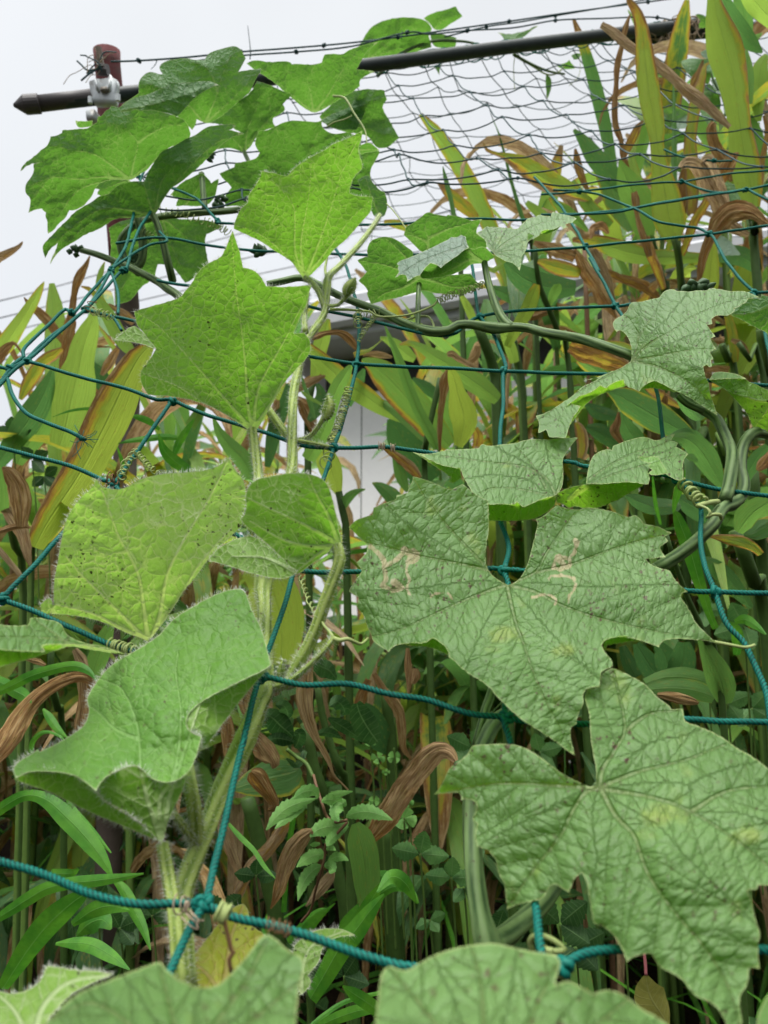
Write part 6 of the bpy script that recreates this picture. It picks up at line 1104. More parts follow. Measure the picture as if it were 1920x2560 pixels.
ginger('dim green ginger blades filling the gap under the spread luffa leaf', [('Z2', '560,1640,20 620,1720,40 680,1850,50 720,2000,40', 1.1, 1.12, (.0, 0, .1, 0, 0), .5, {}), ('Z2', '80,1760,15 180,1830,60 300,1860,50 380,1880,15', 1.0, 1.02, G_, .08, {}), ('Z2', '390,1830,20 430,1950,60 520,2080,80 600,2200,40', 1.0, 1.05, G_, .3, {}), ('Z2', '90,1960,20 200,2000,70 320,2080,70 420,2190,30', 1.02, 1.05, G_, .12, {}), ('Z2', '600,1620,10 680,1660,40 780,1720,40 900,1790,15', .9, .95, (.5, 0, .3, 0, 0), .8, {}), ('Z2', '780,1690,12 770,1760,30 755,1840,12', .92, .93, (.85, 0, 0, 0, 0), .5, CR2), ('Z2', '370,1830,8 350,1920,30 320,2000,40 400,2100,20', .95, .96, (.78, 0, 0, 0, 0), .5, CR2), ('Z2', '0,1920,20 40,2000,50 60,2120,50 40,2230,30', .9, .9, (.5, .0, .3, .3, 0), .9, {}), ('Z2', '880,1700,20 960,1800,45 1060,1870,45 1120,1860,12', .62, .66, G_, .35, {})],
       [('Z2', '840,1740,1.0 930,1900,1.02 1060,2100,1.05 1150,2212,1.08', None, dict(r0=.011, r1=.014)), ('Z2', '330,1580,1.06 420,1800,1.08 470,2000,1.1', None, dict(r0=.007, r1=.009))])
# middle (behind the grey leaves)
ginger('long ginger leaf, half brown half yellow-green, sweeping through the mesh', [('Z3', '855,195,3 890,260,14 980,295,16 1060,320,34 1180,380,70 1300,460,86 1420,530,90 1550,590,80 1680,650,50 1800,700,15', 1.12, 1.2, (.30, .3, .1, -.75, 0), .9, dict(fold=.3)), ('Z3', '1425,675,8 1480,720,30 1560,780,50 1660,860,40 1760,960,15', 1.15, 1.18, (.1, .5, .3, 0, 0), .6, {}), ('Z3', '1230,710,20 1290,760,35 1380,830,40 1500,930,30', 1.25, 1.25, (0, .1, .1, 0, 0), .75, {})])
ginger('needle-thin grey-green ginger spear reaching up through the mesh', [('Z3', '940,-10,2 985,100,6 1030,250,10 1075,430,13 1120,600,15 1165,750,18 1210,890,20', 1.15, 1.17, G_, .3, dict(fold=.9))], [('Z3', '1205,880,1.17 1250,1050,1.18 1290,1250,1.19', None, dict(r0=.0055, r1=.007))])
ginger('short dark green rolled ginger tip above the rounded luffa leaf', [('Z3', '508,400,3 525,480,16 550,580,22 580,700,20 605,830,20', 1.05, 1.06, G_, .28, dict(fold=.8)), ('Z3', '465,545,8 540,610,40 620,690,52 720,770,52 800,850,28', 1.12, 1.14, (.45, .3, .1, 0, 0), .8, {}), ('Z3', '0,880,16 90,895,35 170,920,36 220,960,20', 1.12, 1.14, (.4, .1, .1, 0, 0), .85, {})], [('Z3', '605,820,1.06 640,1000,1.07 660,1200,1.08', None, dict(r0=.006, r1=.008))])
ginger('blue-grey ginger leaf leaning under the two-lobed leaf', [('Z3', '1050,1230,22 1130,1310,75 1230,1380,105 1350,1430,112 1500,1450,100 1660,1450,60', 1.0, 1.06, G_, .16, dict(fold=.2)), ('Z3', '890,1270,10 950,1300,25 1020,1240,18', 1.1, 1.1, (.2, 0, .2, 0, 0), .8, {}), ('Z3', '940,1450,20 1050,1500,60 1180,1540,60 1300,1570,20', 1.08, 1.1, (0, .1, .15, 0, 0), .2, {})])
ginger('yellowing ginger leaf folded down behind the upright petiole', [('Z3', '1320,1420,28 1285,1520,58 1240,1640,62 1180,1740,54 1120,1850,48 1060,1960,28', 1.0, 1.05, (.1, .35, .12, 0, 0), .92, {}), ('Z3', '670,1520,20 720,1610,34 760,1700,36 800,1790,26', 1.05, 1.08, (.05, .1, .2, 0, 0), .85, {}), ('Z3', '1010,1770,12 1050,1870,40 1100,1990,50 1130,2100,40', 1.04, 1.08, (.05, 0, .1, 0, 0), .8, {})],
       [('Z3', '800,1760,1.06 850,1880,1.06 920,2060,1.07 960,2200,1.08', None, dict(r0=.012, r1=.015)), ('Z3', '960,1850,1.1 1060,2000,1.11 1180,2212,1.12', None, dict(r0=.010, r1=.012))])
ginger('stout pale ginger stalk slanting between the leaves', [('Z3', '1430,1600,14 1460,1520,44 1500,1450,40 1525,1420,8', 1.04, 1.0, (.0, .3, .1, 0, 0), .6, {}), ('Z3', '1300,1060,18 1400,1090,44 1520,1130,55 1660,1180,50', .98, 1.0, (.78, .05, .1, 0, 0), .5, CR), ('Z3', '1330,1220,18 1420,1250,52 1560,1290,66 1700,1320,45', 1.0, 1.02, (.42, .1, .2, 0, 0), .9, {}), ('Z3', '1180,1690,20 1300,1690,38 1400,1660,36 1480,1620,12', 1.05, 1.08, (.7, 0, 0, 0, 0), .3, CR2)],
       [('Z3', '1305,1080,1.02 1315,1250,1.02 1350,1450,1.03 1430,1650,1.04 1520,1880,1.06 1600,2150,1.08', None, dict(r0=.0055, r1=.0125))])
ginger('limp yellow-tipped ginger leaf above the lit green one', [('Z4', '825,352,5 900,335,24 1000,370,34 1120,445,58 1280,545,84 1420,640,92 1550,730,85 1680,830,50', .98, 1.04, (.0, .55, .12, 0, 0), .68, {}), ('Z4', '660,290,10 760,330,42 870,420,62 960,480,30', 1.15, 1.18, (.05, .1, .1, 0, 0), .75, {}), ('Z4', '1240,440,14 1290,440,34 1350,490,28 1450,530,24 1560,590,18', .95, 1.0, (.92, 0, 0, 0, 0), .3, CR2), ('Z4', '1500,360,26 1490,440,34 1430,500,30', 1.1, 1.1, (.92, 0, 0, 0, 0), .3, CR)])
ginger('broad green ginger leaf with yellow rim and brown blotch before the pale wall', [('Z4', '500,480,14 580,520,66 680,600,115 800,720,140 920,850,140 1040,980,132 1150,1110,110 1260,1230,60', .98, 1.05, (.06, .05, .30, -.42, 0), .66, dict(fold=.15)), ('Z4', '940,640,10 1020,700,48 1110,760,50 1190,850,20', 1.06, 1.08, (.05, .1, .1, 0, 0), .1, {}), ('Z4', '510,440,10 600,425,28 690,440,24 760,460,10', 1.0, 1.0, (.85, 0, 0, 0, 0), .3, CR2)])
ginger('slender green ginger spear crossing the lit leaf', [('Z4', '697,180,3 745,300,22 800,430,32 850,560,42 905,720,46 970,880,46 1040,1020,48 1110,1150,50 1150,1260,30', .90, .95, G_, .55, dict(fold=.7))], [('Z4', '1175,640,1.0 1130,850,1.0 1085,1050,1.0 1040,1280,1.0 1045,1500,1.0', None, dict(r0=.006, r1=.009))])
ginger('bright yellow-green wavy ginger leaf with dark midrib', [('Z4', '1262,560,22 1295,640,54 1320,740,62 1340,830,92 1370,930,118 1385,1030,112 1365,1130,80 1330,1230,40', .88, .93, (.04, .1, .1, 0, 0), .99, dict(fold=.22, wave=.25)), ('Z4', '1235,570,14 1215,660,48 1195,780,36 1175,920,28 1170,1060,22 1175,1260,14', .92, .94, (.72, 0, .15, 0, 0), .3, CR), ('Z4', '1480,1080,30 1510,1160,50 1500,1240,40', .98, 1.0, (.55, 0, .1, 0, 0), .6, {})])
ginger('yellow-green ginger leaf with brown upper rim slanting across the wall gap', [('Z4', '20,330,15 100,440,62 220,560,86 360,680,90 520,790,88 660,890,66 780,970,36 880,1030,8', 1.0, 1.1, (.04, .25, .0, .5, 0), .82, dict(fold=.2)), ('Z4', '640,830,20 760,900,45 900,1000,62 1020,1110,60 1120,1220,40', 1.08, 1.05, (0, .0, .1, 0, 0), .5, {}), ('Z4', '880,600,10 840,750,14 820,880,10', 1.2, 1.2, (.85, 0, 0, 0, 0), .3, CR2)])
ginger('olive ginger leaf edge-lit beside the spiral tendril', [('Z4', '420,510,8 370,590,40 300,700,62 250,820,64 215,960,62 170,1100,64 100,1230,68 30,1350,62', .80, .9, (.06, .12, .1, 0, 0), .62, dict(fold=.35)), ('Z4', '520,560,12 480,650,46 420,770,50 380,880,30', 1.05, 1.08, G_, .2, {})])
ginger('brown arching dead leaf over the gutter line', [('Z4', '60,310,16 120,275,26 190,250,22 280,248,24 350,280,34 410,340,32 460,400,20', .78, .80, (.70, 0, 0, 0, 0), .3, CR), ('Z4', '430,440,20 480,420,26 560,400,14 640,340,5 690,290,3', .8, .82, (.35, .2, 0, 0, 0), .85, {}), ('Z4', '0,680,40 90,640,45 180,600,12', 1.05, 1.05, (.76, 0, 0, 0, 0), .3, CR2)])
ginger('deep green ginger leaf filling the gap under the cord with two wire ties', [('Z4', '775,980,60 830,1120,125 910,1270,140 1000,1400,150 1090,1540,110', 1.12, 1.15, (0, .05, .05, 0, 0), .12, dict(fold=.2)), ('Z4', '780,1320,20 820,1420,50 850,1520,50 900,1620,20', 1.14, 1.14, G_, .5, {}), ('Z4', '690,1250,8 760,1290,34 850,1360,44 930,1420,50 1010,1500,24', .84, .86, (.62, 0, .2, .3, 0), .95, dict(crump=.2))])
ginger('yellow-green leaf base clasping its stalk below the coiled tendril', [('Z4', '150,1230,50 190,1330,90 230,1430,100 265,1530,76 300,1640,30', .95, 1.0, (.08, .0, .2, .1, 0), .95, dict(fold=.2)), ('Z4', '590,1545,6 650,1575,40 720,1625,62 780,1680,70 800,1740,30', 1.05, 1.05, (.1, .3, .1, 0, 0), .25, {}), ('Z4', '530,1600,5 480,1612,18 420,1640,34 360,1700,44 330,1780,20', .98, 1.0, (.05, .3, .1, 0, 0), .4, {})],
       [('Z4', '300,1620,1.0 325,1750,1.0 360,1900,1.0', None, dict(r0=.008, r1=.011))])
# left
ginger('big yellow ginger leaf with a crinkled brown rim, spotted, behind the knot', [('Z5', '1310,760,30 1200,880,98 1090,1080,140 1010,1250,170 930,1420,176 850,1580,170 760,1760,162 660,1930,150 560,2080,140 460,2230,124 380,2360,105 300,2520,70', .66, .74, (.20, .05, .04, -.62, 0), .99, dict(fold=.12, wave=.16, ns=13)), ('Z6', '560,-60,40 480,60,90 410,180,80 350,300,30', .72, .78, (.22, .0, .3, 0, 0), .95, {})], [('Z6', '330,60,.80 290,260,.82 270,500,.84', None, dict(r0=.006, r1=.007))])
ginger('upright green ginger leaf with pale midrib near the gathered net edge', [('Z5', '810,500,24 790,590,62 750,700,92 715,810,104 690,940,116 660,1080,160 625,1230,176 590,1380,140 560,1500,118 520,1640,90', .92, 1.0, (.03, .12, .12, 0, 0), .80, dict(fold=.25)), ('Z5', '450,990,18 410,1120,62 330,1290,98 240,1430,108 140,1570,90 40,1720,70 -60,1860,40', .95, 1.0, (0, .05, .1, 0, 0), .22, {}), ('Z5', '450,1180,16 420,1300,50 370,1450,84 280,1580,92 200,1700,70 150,1800,40', 1.02, 1.04, (.05, .2, .2, 0, 0), .6, {})])
ginger('brown twisted dead leaf standing against the wires', [('Z5', '775,0,4 735,70,20 690,150,34 650,280,30 625,400,26 610,500,34 600,600,52 585,720,46 565,850,44 540,990,34 515,1120,10', 1.0, 1.02, (.70, .05, 0, 0, 0), .3, CR), ('Z5', '800,780,8 860,782,12 920,790,6 970,795,3', 1.0, 1.0, (.7, 0, 0, 0, 0), .3, {})])
ginger('yellow-tipped ginger leaf leaning out at the picture edge', [('Z5', '382,222,4 340,300,28 280,410,44 210,520,52 130,640,64 50,760,72 -60,900,50', 1.05, 1.1, (.15, .2, .3, 0, 0), .85, {}), ('Z5', '205,355,4 250,430,26 340,500,38 430,580,44 500,680,36 545,760,16', 1.08, 1.1, (.70, .05, 0, 0, 0), .5, CR), ('Z5', '-40,920,40 30,830,46 90,770,26 130,760,14 190,830,8', 1.0, 1.0, (.82, 0, 0, 0, 0), .3, CR), ('F', '48,522,1 40,532,4 20,545,7 -10,562,9', 1.1, 1.1, (.7, 0, 0, 0, 0), .3, {})])
ginger('tan and green drooping ginger leaf by the post', [('Z5', '700,262,6 760,280,18 820,330,26 880,420,46 950,540,62 1020,670,66 1100,790,52 1170,860,24', .98, 1.02, (.18, .4, .1, 0, 0), .72, {}), ('Z5', '905,50,4 875,130,22 852,230,24 860,320,26 900,400,16', 1.05, 1.05, (.1, .3, .2, 0, 0), .75, {}), ('Z5', '930,420,12 1000,470,26 1080,520,40 1160,580,30', 1.06, 1.06, (.64, 0, .1, 0, 0), .4, CR), ('Z5', '1020,800,18 970,860,34 920,950,36 880,1030,16', 1.02, 1.04, (.66, 0, .1, 0, 0), .4, CR)])
ginger('yellow and brown tattered leaf below the gathered net edge', [('Z5', '535,800,16 470,850,44 400,890,50 340,950,52 290,1030,58 230,1130,52 175,1240,16', .98, 1.0, (.40, .1, .3, 0, 0), .98, dict(crump=.3, wave=.3))])
ginger('green ginger leaves fanning behind the big yellow one', [('Z5', '790,930,30 850,1040,85 880,1160,70 860,1260,30', 1.08, 1.1, G_, .06, {}), ('Z5', '760,1130,20 780,1230,60 790,1330,50', 1.1, 1.1, G_, .12, {}), ('Z5', '800,1120,12 830,1180,34 880,1240,14', 1.02, 1.02, (.75, 0, 0, 0, 0), .3, CR2), ('Z5', '700,1320,10 690,1420,30 720,1500,14', 1.05, 1.05, (.8, 0, 0, 0, 0), .3, CR2)])
ginger('folded pale-brown dead leaf at the picture edge below the taut cord', [('Z5', '25,1820,10 90,1870,60 150,1960,84 175,2080,88 180,2200,76 190,2330,40', .62, .64, (.86, 0, 0, .0, 0), .3, dict(fold=.45, crump=.2)), ('Z5', '-30,1800,20 0,1900,40 20,2050,50 20,2212,50', .66, .68, (0, .1, .1, 0, 0), .6, {})], [('Z6', '60,0,.82 130,300,.84 200,700,.86', None, dict(r0=.007, r1=.008))])
ginger('brown sagging dead leaves at the picture edge by the rope knot', [('Z6', '80,-40,60 160,60,70 200,170,62 230,280,46 250,400,30 270,470,10', .68, .72, (.74, 0, 0, 0, 0), .3, CR), ('Z6', '-40,180,20 80,150,28 180,140,24 260,150,8', .66, .68, (.86, 0, 0, 0, 0), .3, CR2), ('Z6', '-30,300,20 60,400,26 150,520,22 200,600,8', .8, .8, (.80, 0, 0, 0, 0), .3, CR)])
ginger('long brown arched dead leaf pierced by light, with hanging torn half', [('Z6', '-80,2180,60 30,2010,96 140,1830,100 250,1680,82 360,1570,66 470,1490,54 590,1440,46 700,1432,44 780,1470,34 830,1530,12', .52, .60, (.72, 0, .05, 0, 0), .3, dict(crump=.35, fold=.4, ns=11)), ('Z6', '720,1430,40 735,1530,56 720,1650,48 690,1780,56 670,1900,46', .60, .62, (.74, 0, 0, 0, 0), .3, CR), ('Z6', '640,1190,26 690,1260,52 720,1330,40 740,1400,20', .64, .64, (.76, 0, 0, 0, 0), .3, CR2), ('Z6', '220,1260,10 330,1300,30 380,1330,14', .66, .66, (.82, 0, 0, 0, 0), .3, CR2)])
ginger('straight green ginger blade beside the rolled leaf-edge gap', [('Z6', '960,960,30 900,1100,70 860,1230,86 820,1340,80 800,1450,50', .72, .74, G_, .55, dict(fold=.2))], [('Z6', '440,1200,.85 450,1500,.86 500,1700,.88 540,1900,.9', None, dict(r0=.006, r1=.008))])
ginger('dry brown leaf tangle behind the kite-shaped leaf', [('Z9', '1150,1310,10 1060,1340,36 950,1390,40 880,1440,20', 1.0, 1.0, (.70, 0, 0, 0, 0), .3, CR), ('Z9', '900,1500,20 960,1560,60 1010,1650,66 1040,1750,40 1050,1850,10', 1.02, 1.02, (.72, 0, 0, 0, 0), .3, CR2), ('Z9', '300,1650,20 400,1690,50 520,1740,50 620,1790,16', 1.05, 1.05, (.74, 0, 0, 0, 0), .3, CR2), ('Z9', '740,1520,16 720,1600,42 700,1700,40 690,1800,16', 1.0, 1.02, (.78, 0, 0, 0, 0), .3, CR2), ('Z9', '180,1650,6 230,1790,36 330,1920,66 450,2050,80 520,2200,60', .70, .74, (.03, .2, .2, 0, 0), .5, dict(fold=.4)), ('Z9', '100,1500,14 60,1620,40 -20,1750,50', 1.0, 1.0, G_, .6, {}), ('Z9', '520,1800,30 440,1950,36 400,2100,20', 1.02, 1.02, (.76, 0, 0, 0, 0), .3, CR)])
ginger('broad yellow-green leaf backing the hairy stem', [('Z9', '1180,820,16 1140,950,60 1100,1090,66 1080,1220,56 1050,1350,30', 1.02, 1.05, (.12, .2, .15, .1, 0), .85, {}), ('Z9', '830,1380,20 800,1550,50 720,1750,64 680,1950,50 650,2100,24', 1.0, 1.02, G_, .10, {}), ('Z9', '1080,1380,16 1120,1480,50 1080,1600,60 1010,1700,20', 1.0, 1.0, G_, .14, {}), ('Z9', '940,1290,6 970,1400,16 1020,1540,24 1060,1680,12', .95, .95, G_, .35, {}), ('Z9', '940,1440,5 1000,1490,20 1120,1560,10', .94, .94, G_, .7, {}), ('T5', '1060,250,30 1150,300,95 1200,420,110 1220,540,90 1215,660,50', .62, .66, (.02, 0, .1, 0, 0), .97, dict(fold=.15))],
       [('Z9', '1050,1340,1.05 1000,1600,1.05 1000,1900,1.06', None, dict(r0=.008, r1=.009))])
# lower middle and lower edge
ginger('papery tan dead leaf hanging straight down beside the hairy stem', [('Z7', '775,-60,50 772,60,52 765,220,54 775,330,60 800,440,52 835,550,38 875,640,28 925,720,24 960,800,16 985,890,9 1030,940,4 1095,995,3', .50, .54, (.93, 0, 0, 0, 0), .3, dict(crump=.3, fold=.35, ns=11))])
ginger('curled rust-brown dead leaf bits behind the thick hairy stem', [('Z7', '395,575,24 450,640,70 510,720,72 545,790,50 530,830,16', .62, .64, (.76, 0, 0, 0, 0), .3, CR2), ('Z7', '340,280,34 320,340,40 345,430,24 350,510,10', .6, .6, (.84, 0, 0, 0, 0), .3, CR2), ('Z7', '200,450,30 210,560,46 210,680,40 190,750,16', .62, .62, (.76, 0, 0, 0, 0), .3, CR), ('Z7', '150,1210,20 190,1330,40 250,1440,46 280,1540,40 290,1630,12', .62, .66, (.74, 0, 0, 0, 0), .3, CR2), ('Z7', '650,1220,40 590,1330,50 480,1460,46 380,1570,46 310,1700,44 240,1860,24', .8, .84, (.66, 0, 0, 0, 0), .2, dict(fold=.5))])
ginger('rounded green leaf with yellow rim and a brown curled flap', [('Z7', '255,985,20 330,960,70 430,930,110 540,900,140 640,880,148 700,860,110 740,830,40', .66, .70, (.02, .05, .40, 0, 0), .24, dict(fold=.1)), ('Z7', '380,860,20 430,900,62 490,980,62 540,1060,48 560,1120,30 500,1130,8', .64, .66, (.70, 0, .0, 0, 0), .2, CR2)])
ginger('dusty yellow-brown dead leaf folded over at its top', [('F', '985,1640,6 970,1622,16 945,1622,20 915,1650,22 885,1695,24 855,1735,25 825,1775,22 790,1815,12', .54, .62, (.97, .0, .0, 0, -.35), .9, dict(crump=.3, fold=.45, ns=11))])
ginger('two tan drooping dead leaves below the nettle sprig', [('Z7', '825,1305,14 760,1360,44 700,1450,58 650,1560,64 610,1650,58 570,1760,40 525,1890,6', .56, .60, (.92, 0, .0, 0, -.3), .8, CR), ('Z7', '985,1590,14 940,1660,40 880,1730,42 830,1800,24 785,1850,6', .60, .62, (.86, 0, 0, 0, 0), .5, CR)])
ginger('dark stout ginger stalks rising out of the shade', [('Z7', '1150,1240,30 1180,1330,92 1210,1450,108 1230,1580,104 1235,1700,96 1225,1820,60 1205,1930,10', .60, .60, G_, .52, dict(fold=.12)), ('Z7', '1160,360,30 1230,440,90 1300,560,110 1360,660,80 1400,720,30', .95, 1.0, (0, 0, .15, 0, 0), .02, {}), ('Z7', '1290,130,16 1400,300,34 1470,420,40 1490,560,30 1500,680,24 1560,765,6', .8, .84, (.76, 0, 0, 0, 0), .3, CR), ('Z7', '1250,180,24 1190,330,44 1150,500,34 1140,620,20', .9, .92, (.72, 0, 0, 0, 0), .2, CR), ('Z7', '1540,-60,14 1545,60,26 1555,180,28 1545,290,6', .8, .8, (.86, 0, 0, 0, 0), .3, CR2), ('Z7', '1600,100,16 1590,160,44 1570,210,20', .8, .8, (.9, 0, 0, 0, 0), .3, CR2)],
       [('Z7', '870,200,.80 900,420,.80 970,660,.80 1040,860,.80 1090,1080,.82', None, dict(r0=.006, r1=.010)), ('Z7', '780,500,.86 840,800,.86 900,1000,.86 960,1300,.88 1040,1700,.88 1090,1980,.88', None, dict(r0=.010, r1=.016)), ('Z7', '1360,1230,.92 1390,1600,.92 1430,2000,.92', None, dict(r0=.017, r1=.019)), ('Z7', '350,1050,.9 430,1350,.9 520,1750,.9 570,2000,.9', None, dict(r0=.015, r1=.018)), ('Z7', '1370,250,1.0 1400,500,1.0 1420,700,1.0', None, dict(r0=.012, r1=.014))])
ginger('sheathed green ginger stalk between the two crinkled leaves', [('Z8', '1090,1780,40 1130,1880,60 1180,1990,86 1230,2100,110 1270,2230,112 1280,2350,60', .60, .62, (.05, 0, .2, 0, 0), .5, dict(fold=.4)), ('Z8', '600,2170,40 760,2120,60 950,2120,90 1130,2160,70 1200,2200,30', .70, .74, (.02, .0, .2, 0, 0), .42, {}), ('T6', '1130,770,16 1230,760,36 1340,770,44 1430,800,30', .66, .68, (.05, 0, .3, 0, 0), .4, {}), ('T6', '1180,790,8 1250,800,22 1330,815,20 1360,825,6', .65, .65, (.86, 0, 0, 0, 0), .5, CR2)],
       [('Z8', '780,880,.58 820,1020,.58 880,1200,.59 960,1420,.59 1060,1640,.60 1130,1820,.60 1250,2212,.62', None, dict(r0=.0028, r1=.010, ground=True))])
ginger('dark drooping ginger leaves beside the ribbed stem', [('Z8', '425,545,8 520,590,54 620,630,72 730,645,74 850,640,62 900,620,30', .62, .68, (.02, .1, .2, 0, 0), .16, {}), ('Z8', '880,570,30 980,620,85 1080,680,100 1180,760,70 1240,830,20', .72, .76, (0, .05, .1, 0, 0), .14, {}), ('Z8', '830,40,20 960,60,60 1060,140,95 1140,250,100 1210,380,70 1270,480,30', .8, .86, (.02, .05, .15, 0, 0), .42, {}), ('Z8', '940,200,12 1000,220,34 1050,250,12', .7, .7, G_, .4, {}), ('Z8', '1060,1090,14 1180,1150,60 1300,1260,80 1420,1400,60 1520,1520,20', .8, .84, (0, .05, .2, 0, 0), .22, {})])
ginger('rounded green leaf and torn grey one at the picture edge', [('Z8', '1740,560,60 1640,620,80 1540,690,110 1460,780,110 1400,870,40', .56, .60, (0, .0, .2, 0, 0), .58, {}), ('Z8', '1720,780,70 1620,830,90 1540,880,60 1450,890,14', .54, .55, (.1, .3, .2, 0, 0), .2, dict(crump=.3)), ('Z8', '1140,900,5 1220,910,24 1320,930,44 1440,950,54 1540,1000,40 1600,1060,30', .60, .62, (.35, .25, .3, 0, 0), .8, dict(crump=.3)), ('Z8', '1659,120,30 1580,210,60 1500,330,56 1480,430,20', .75, .78, (0, .1, .1, 0, 0), .25, {}), ('Z8', '1690,180,40 1600,280,44 1560,330,14', .72, .72, (.66, .1, .1, 0, 0), .6, {})],
       [('Z8', '1380,850,.64 1450,1050,.64 1540,1300,.65 1640,1620,.66', None, dict(r0=.010, r1=.013)), ('Z8', '1520,300,.9 1560,800,.9 1620,1200,.92', None, dict(r0=.012, r1=.014))])
ginger('cluster of dark oval ginger leaves in shade under the big luffa leaf', [('Z8', '520,1830,30 590,1950,80 680,2080,96 740,2180,50', .85, .9, G_, .03, {}), ('Z8', '720,1840,40 780,1960,95 800,2080,95 770,2190,50', .84, .88, G_, .08, {}), ('Z8', '930,1820,50 930,1950,100 880,2080,100 800,2190,40', .82, .86, (0, 0, .05, 0, 0), .10, {}), ('Z8', '400,1850,30 450,1980,60 520,2120,60', .9, .9, G_, .06, {})])
# ================================================================== crowded stalks further back (each its own plant)
def top_row(x): return float(np.interp(x, [-300, 0, 140, 300, 420, 600, 760, 830, 990, 1080, 1200, 1400, 1550, 1700, 1920, 2300], [900, 930, 860, 900, 1000, 1010, 930, 1330, 1330, 960, 820, 640, 480, 380, 330, 300]))
def far_stalk(i, x, d, rng, top=None):
    top = top_row(x) if top is None else top
    top = top + rng.uniform(0, 150); base = P(x, 1280, d); tp = P(x + rng.uniform(-60, 60), top, d + rng.uniform(-.1, .1))
    h = max(.25, tp.z); bx, by = base.x + rng.uniform(-.05, .05), base.y
    k_dead = rng.random(); state = 'mostly green' if k_dead < .45 else ('half-browned' if k_dead < .8 else 'mostly dead brown')
    zone = ('near the post' if x < 420 else 'behind the hairy vine' if x < 800 else 'beside the pale wall' if x < 1120 else 'behind the spread luffa leaf' if x < 1560 else 'at the picture edge below the double pipe')
    lab = '%s ginger stalk in the crowd %s' % (state, zone)
    t_ = thing('ginger_stalk', lab, 'ginger plant', (bx, by, 0), 'crowded ' + state + ' stalks ' + zone)
    lx, ly = tp.x - bx, tp.y - by
    def axis(s): return np.array([bx + lx * s ** 1.6, by + ly * s ** 1.6, h * s - .01])
    C = np.array([axis(s) for s in np.linspace(0, .92, 14)]); r0 = rng.uniform(.005, .0075)
    V, F, g, s_ = tube_geo(C, np.linspace(r0, .004, 14), 8); mesh_obj('stem', V, F, STALK if state != 'mostly dead brown' else STALK_DRY, t_, {'groove': np.full(len(V), .85) + .2 * (np.arange(len(V)) % 8 > 3)})
    pl = rng.uniform(0, math.pi); n = rng.randint(12, 16)
    for j in range(n):
        s = .24 + .76 * (j / (n - 1)) * .97; o = axis(min(s, .95)); sgn = 1 if j % 2 else -1
        az = pl + (0 if sgn > 0 else math.pi) + rng.gauss(0, .35); L = rng.uniform(.22, .44) * (1.0 if s < .85 else .85); hw = rng.uniform(.011, .024)
        el = math.radians(rng.uniform(35, 62) if s < .9 else rng.uniform(65, 85)); droop = rng.uniform(.6, 2.2) if s < .9 else rng.uniform(.1, .6)
        dead = (rng.random() < {'mostly green': .12, 'half-browned': .42, 'mostly dead brown': .8}[state]) or (s < .45 and rng.random() < .5)
        if dead: droop += 1.4; hw *= rng.uniform(.4, .75)
        pts = [o]; e = el; m = 11
        for k in range(m):
            e -= droop / m * (1 + k / m); e = max(e, -1.45); pts.append(pts[-1] + np.array([math.cos(az) * math.cos(e), math.sin(az) * math.cos(e), math.sin(e)]) * L / m)
        if any(845 < proj(p_)[0] < 995 and 900 < proj(p_)[1] < 1330 for p_ in pts[3:]) and rng.random() < .93: continue
        C = np.array(pts)[::-1]; tt = np.linspace(0, 1, m + 1); W = hw * np.sin(np.pi * np.clip(tt * .93 + .01, 0, 1) ** .8) ** .75 * (1 - .0 * tt) + .0012
        T = np.gradient(C, axis=0); T /= np.linalg.norm(T, axis=1)[:, None]; up = np.array([math.cos(az + 1.57), math.sin(az + 1.57), rng.uniform(-.5, .5)])
        side = np.cross(T, np.cross(up[None], T)); side /= np.linalg.norm(side, axis=1)[:, None]; nr = np.cross(side, T)
        b0 = .72 + rng.uniform(0, .25) if dead else (rng.uniform(.2, .45) if rng.random() < .22 else max(0, rng.gauss(.0, .06))); tipd = rng.choice((0, .1, .5, .8)); ed = rng.choice((0, .05, .3))
        V, F, A = ribbon(C, W, side, nr, lambda t, s2: b0 + tipd * max(0, 1 - t / .3) + ed * max(0, (abs(s2) - .5) * 2), rng.choice((.15, .35, .5, .62, .75, .85, .95)), rng.random() * 90, 7, .3 if not dead else .7, .2, 0, .4 if dead else .05)
        mesh_obj('leaf', V, F, BLADE, t_, A)
    return t_
rg = random.Random(23); n_far = 0
for x, d in [(-120, 1.5), (-30, 1.7), (60, 1.35), (130, 1.6), (210, 1.9), (270, 1.4), (350, 1.7), (410, 1.45), (480, 1.8), (540, 1.5), (600, 1.75), (660, 1.45), (720, 1.9), (770, 1.6),
             (1040, 1.7), (1090, 1.45), (1140, 1.9), (1190, 1.55), (1250, 1.75), (1300, 1.45), (1350, 1.95), (1400, 1.6), (1450, 1.8), (1500, 1.45), (1550, 1.7), (1600, 1.5), (1650, 1.9), (1700, 1.6), (1750, 1.45), (1800, 1.75), (1850, 1.5), (1910, 1.65), (1980, 1.5), (2060, 1.7)]:
    far_stalk(n_far, x, d, rg); n_far += 1
for x, d in [(40, 2.2), (190, 2.3), (330, 2.2), (520, 2.25), (650, 2.3), (1130, 2.3), (1280, 2.3), (1430, 2.3), (1580, 2.25), (1730, 2.2), (1880, 2.3)]:
    far_stalk(n_far, x, d, rg, top_row(x) + 60); n_far += 1
for x, d in [(860, 2.0), (930, 1.8), (1010, 1.9), (820, 1.7), (960, 2.2)]:       # short ones below the wall gap
    far_stalk(n_far, x, d, rg, 1400); n_far += 1

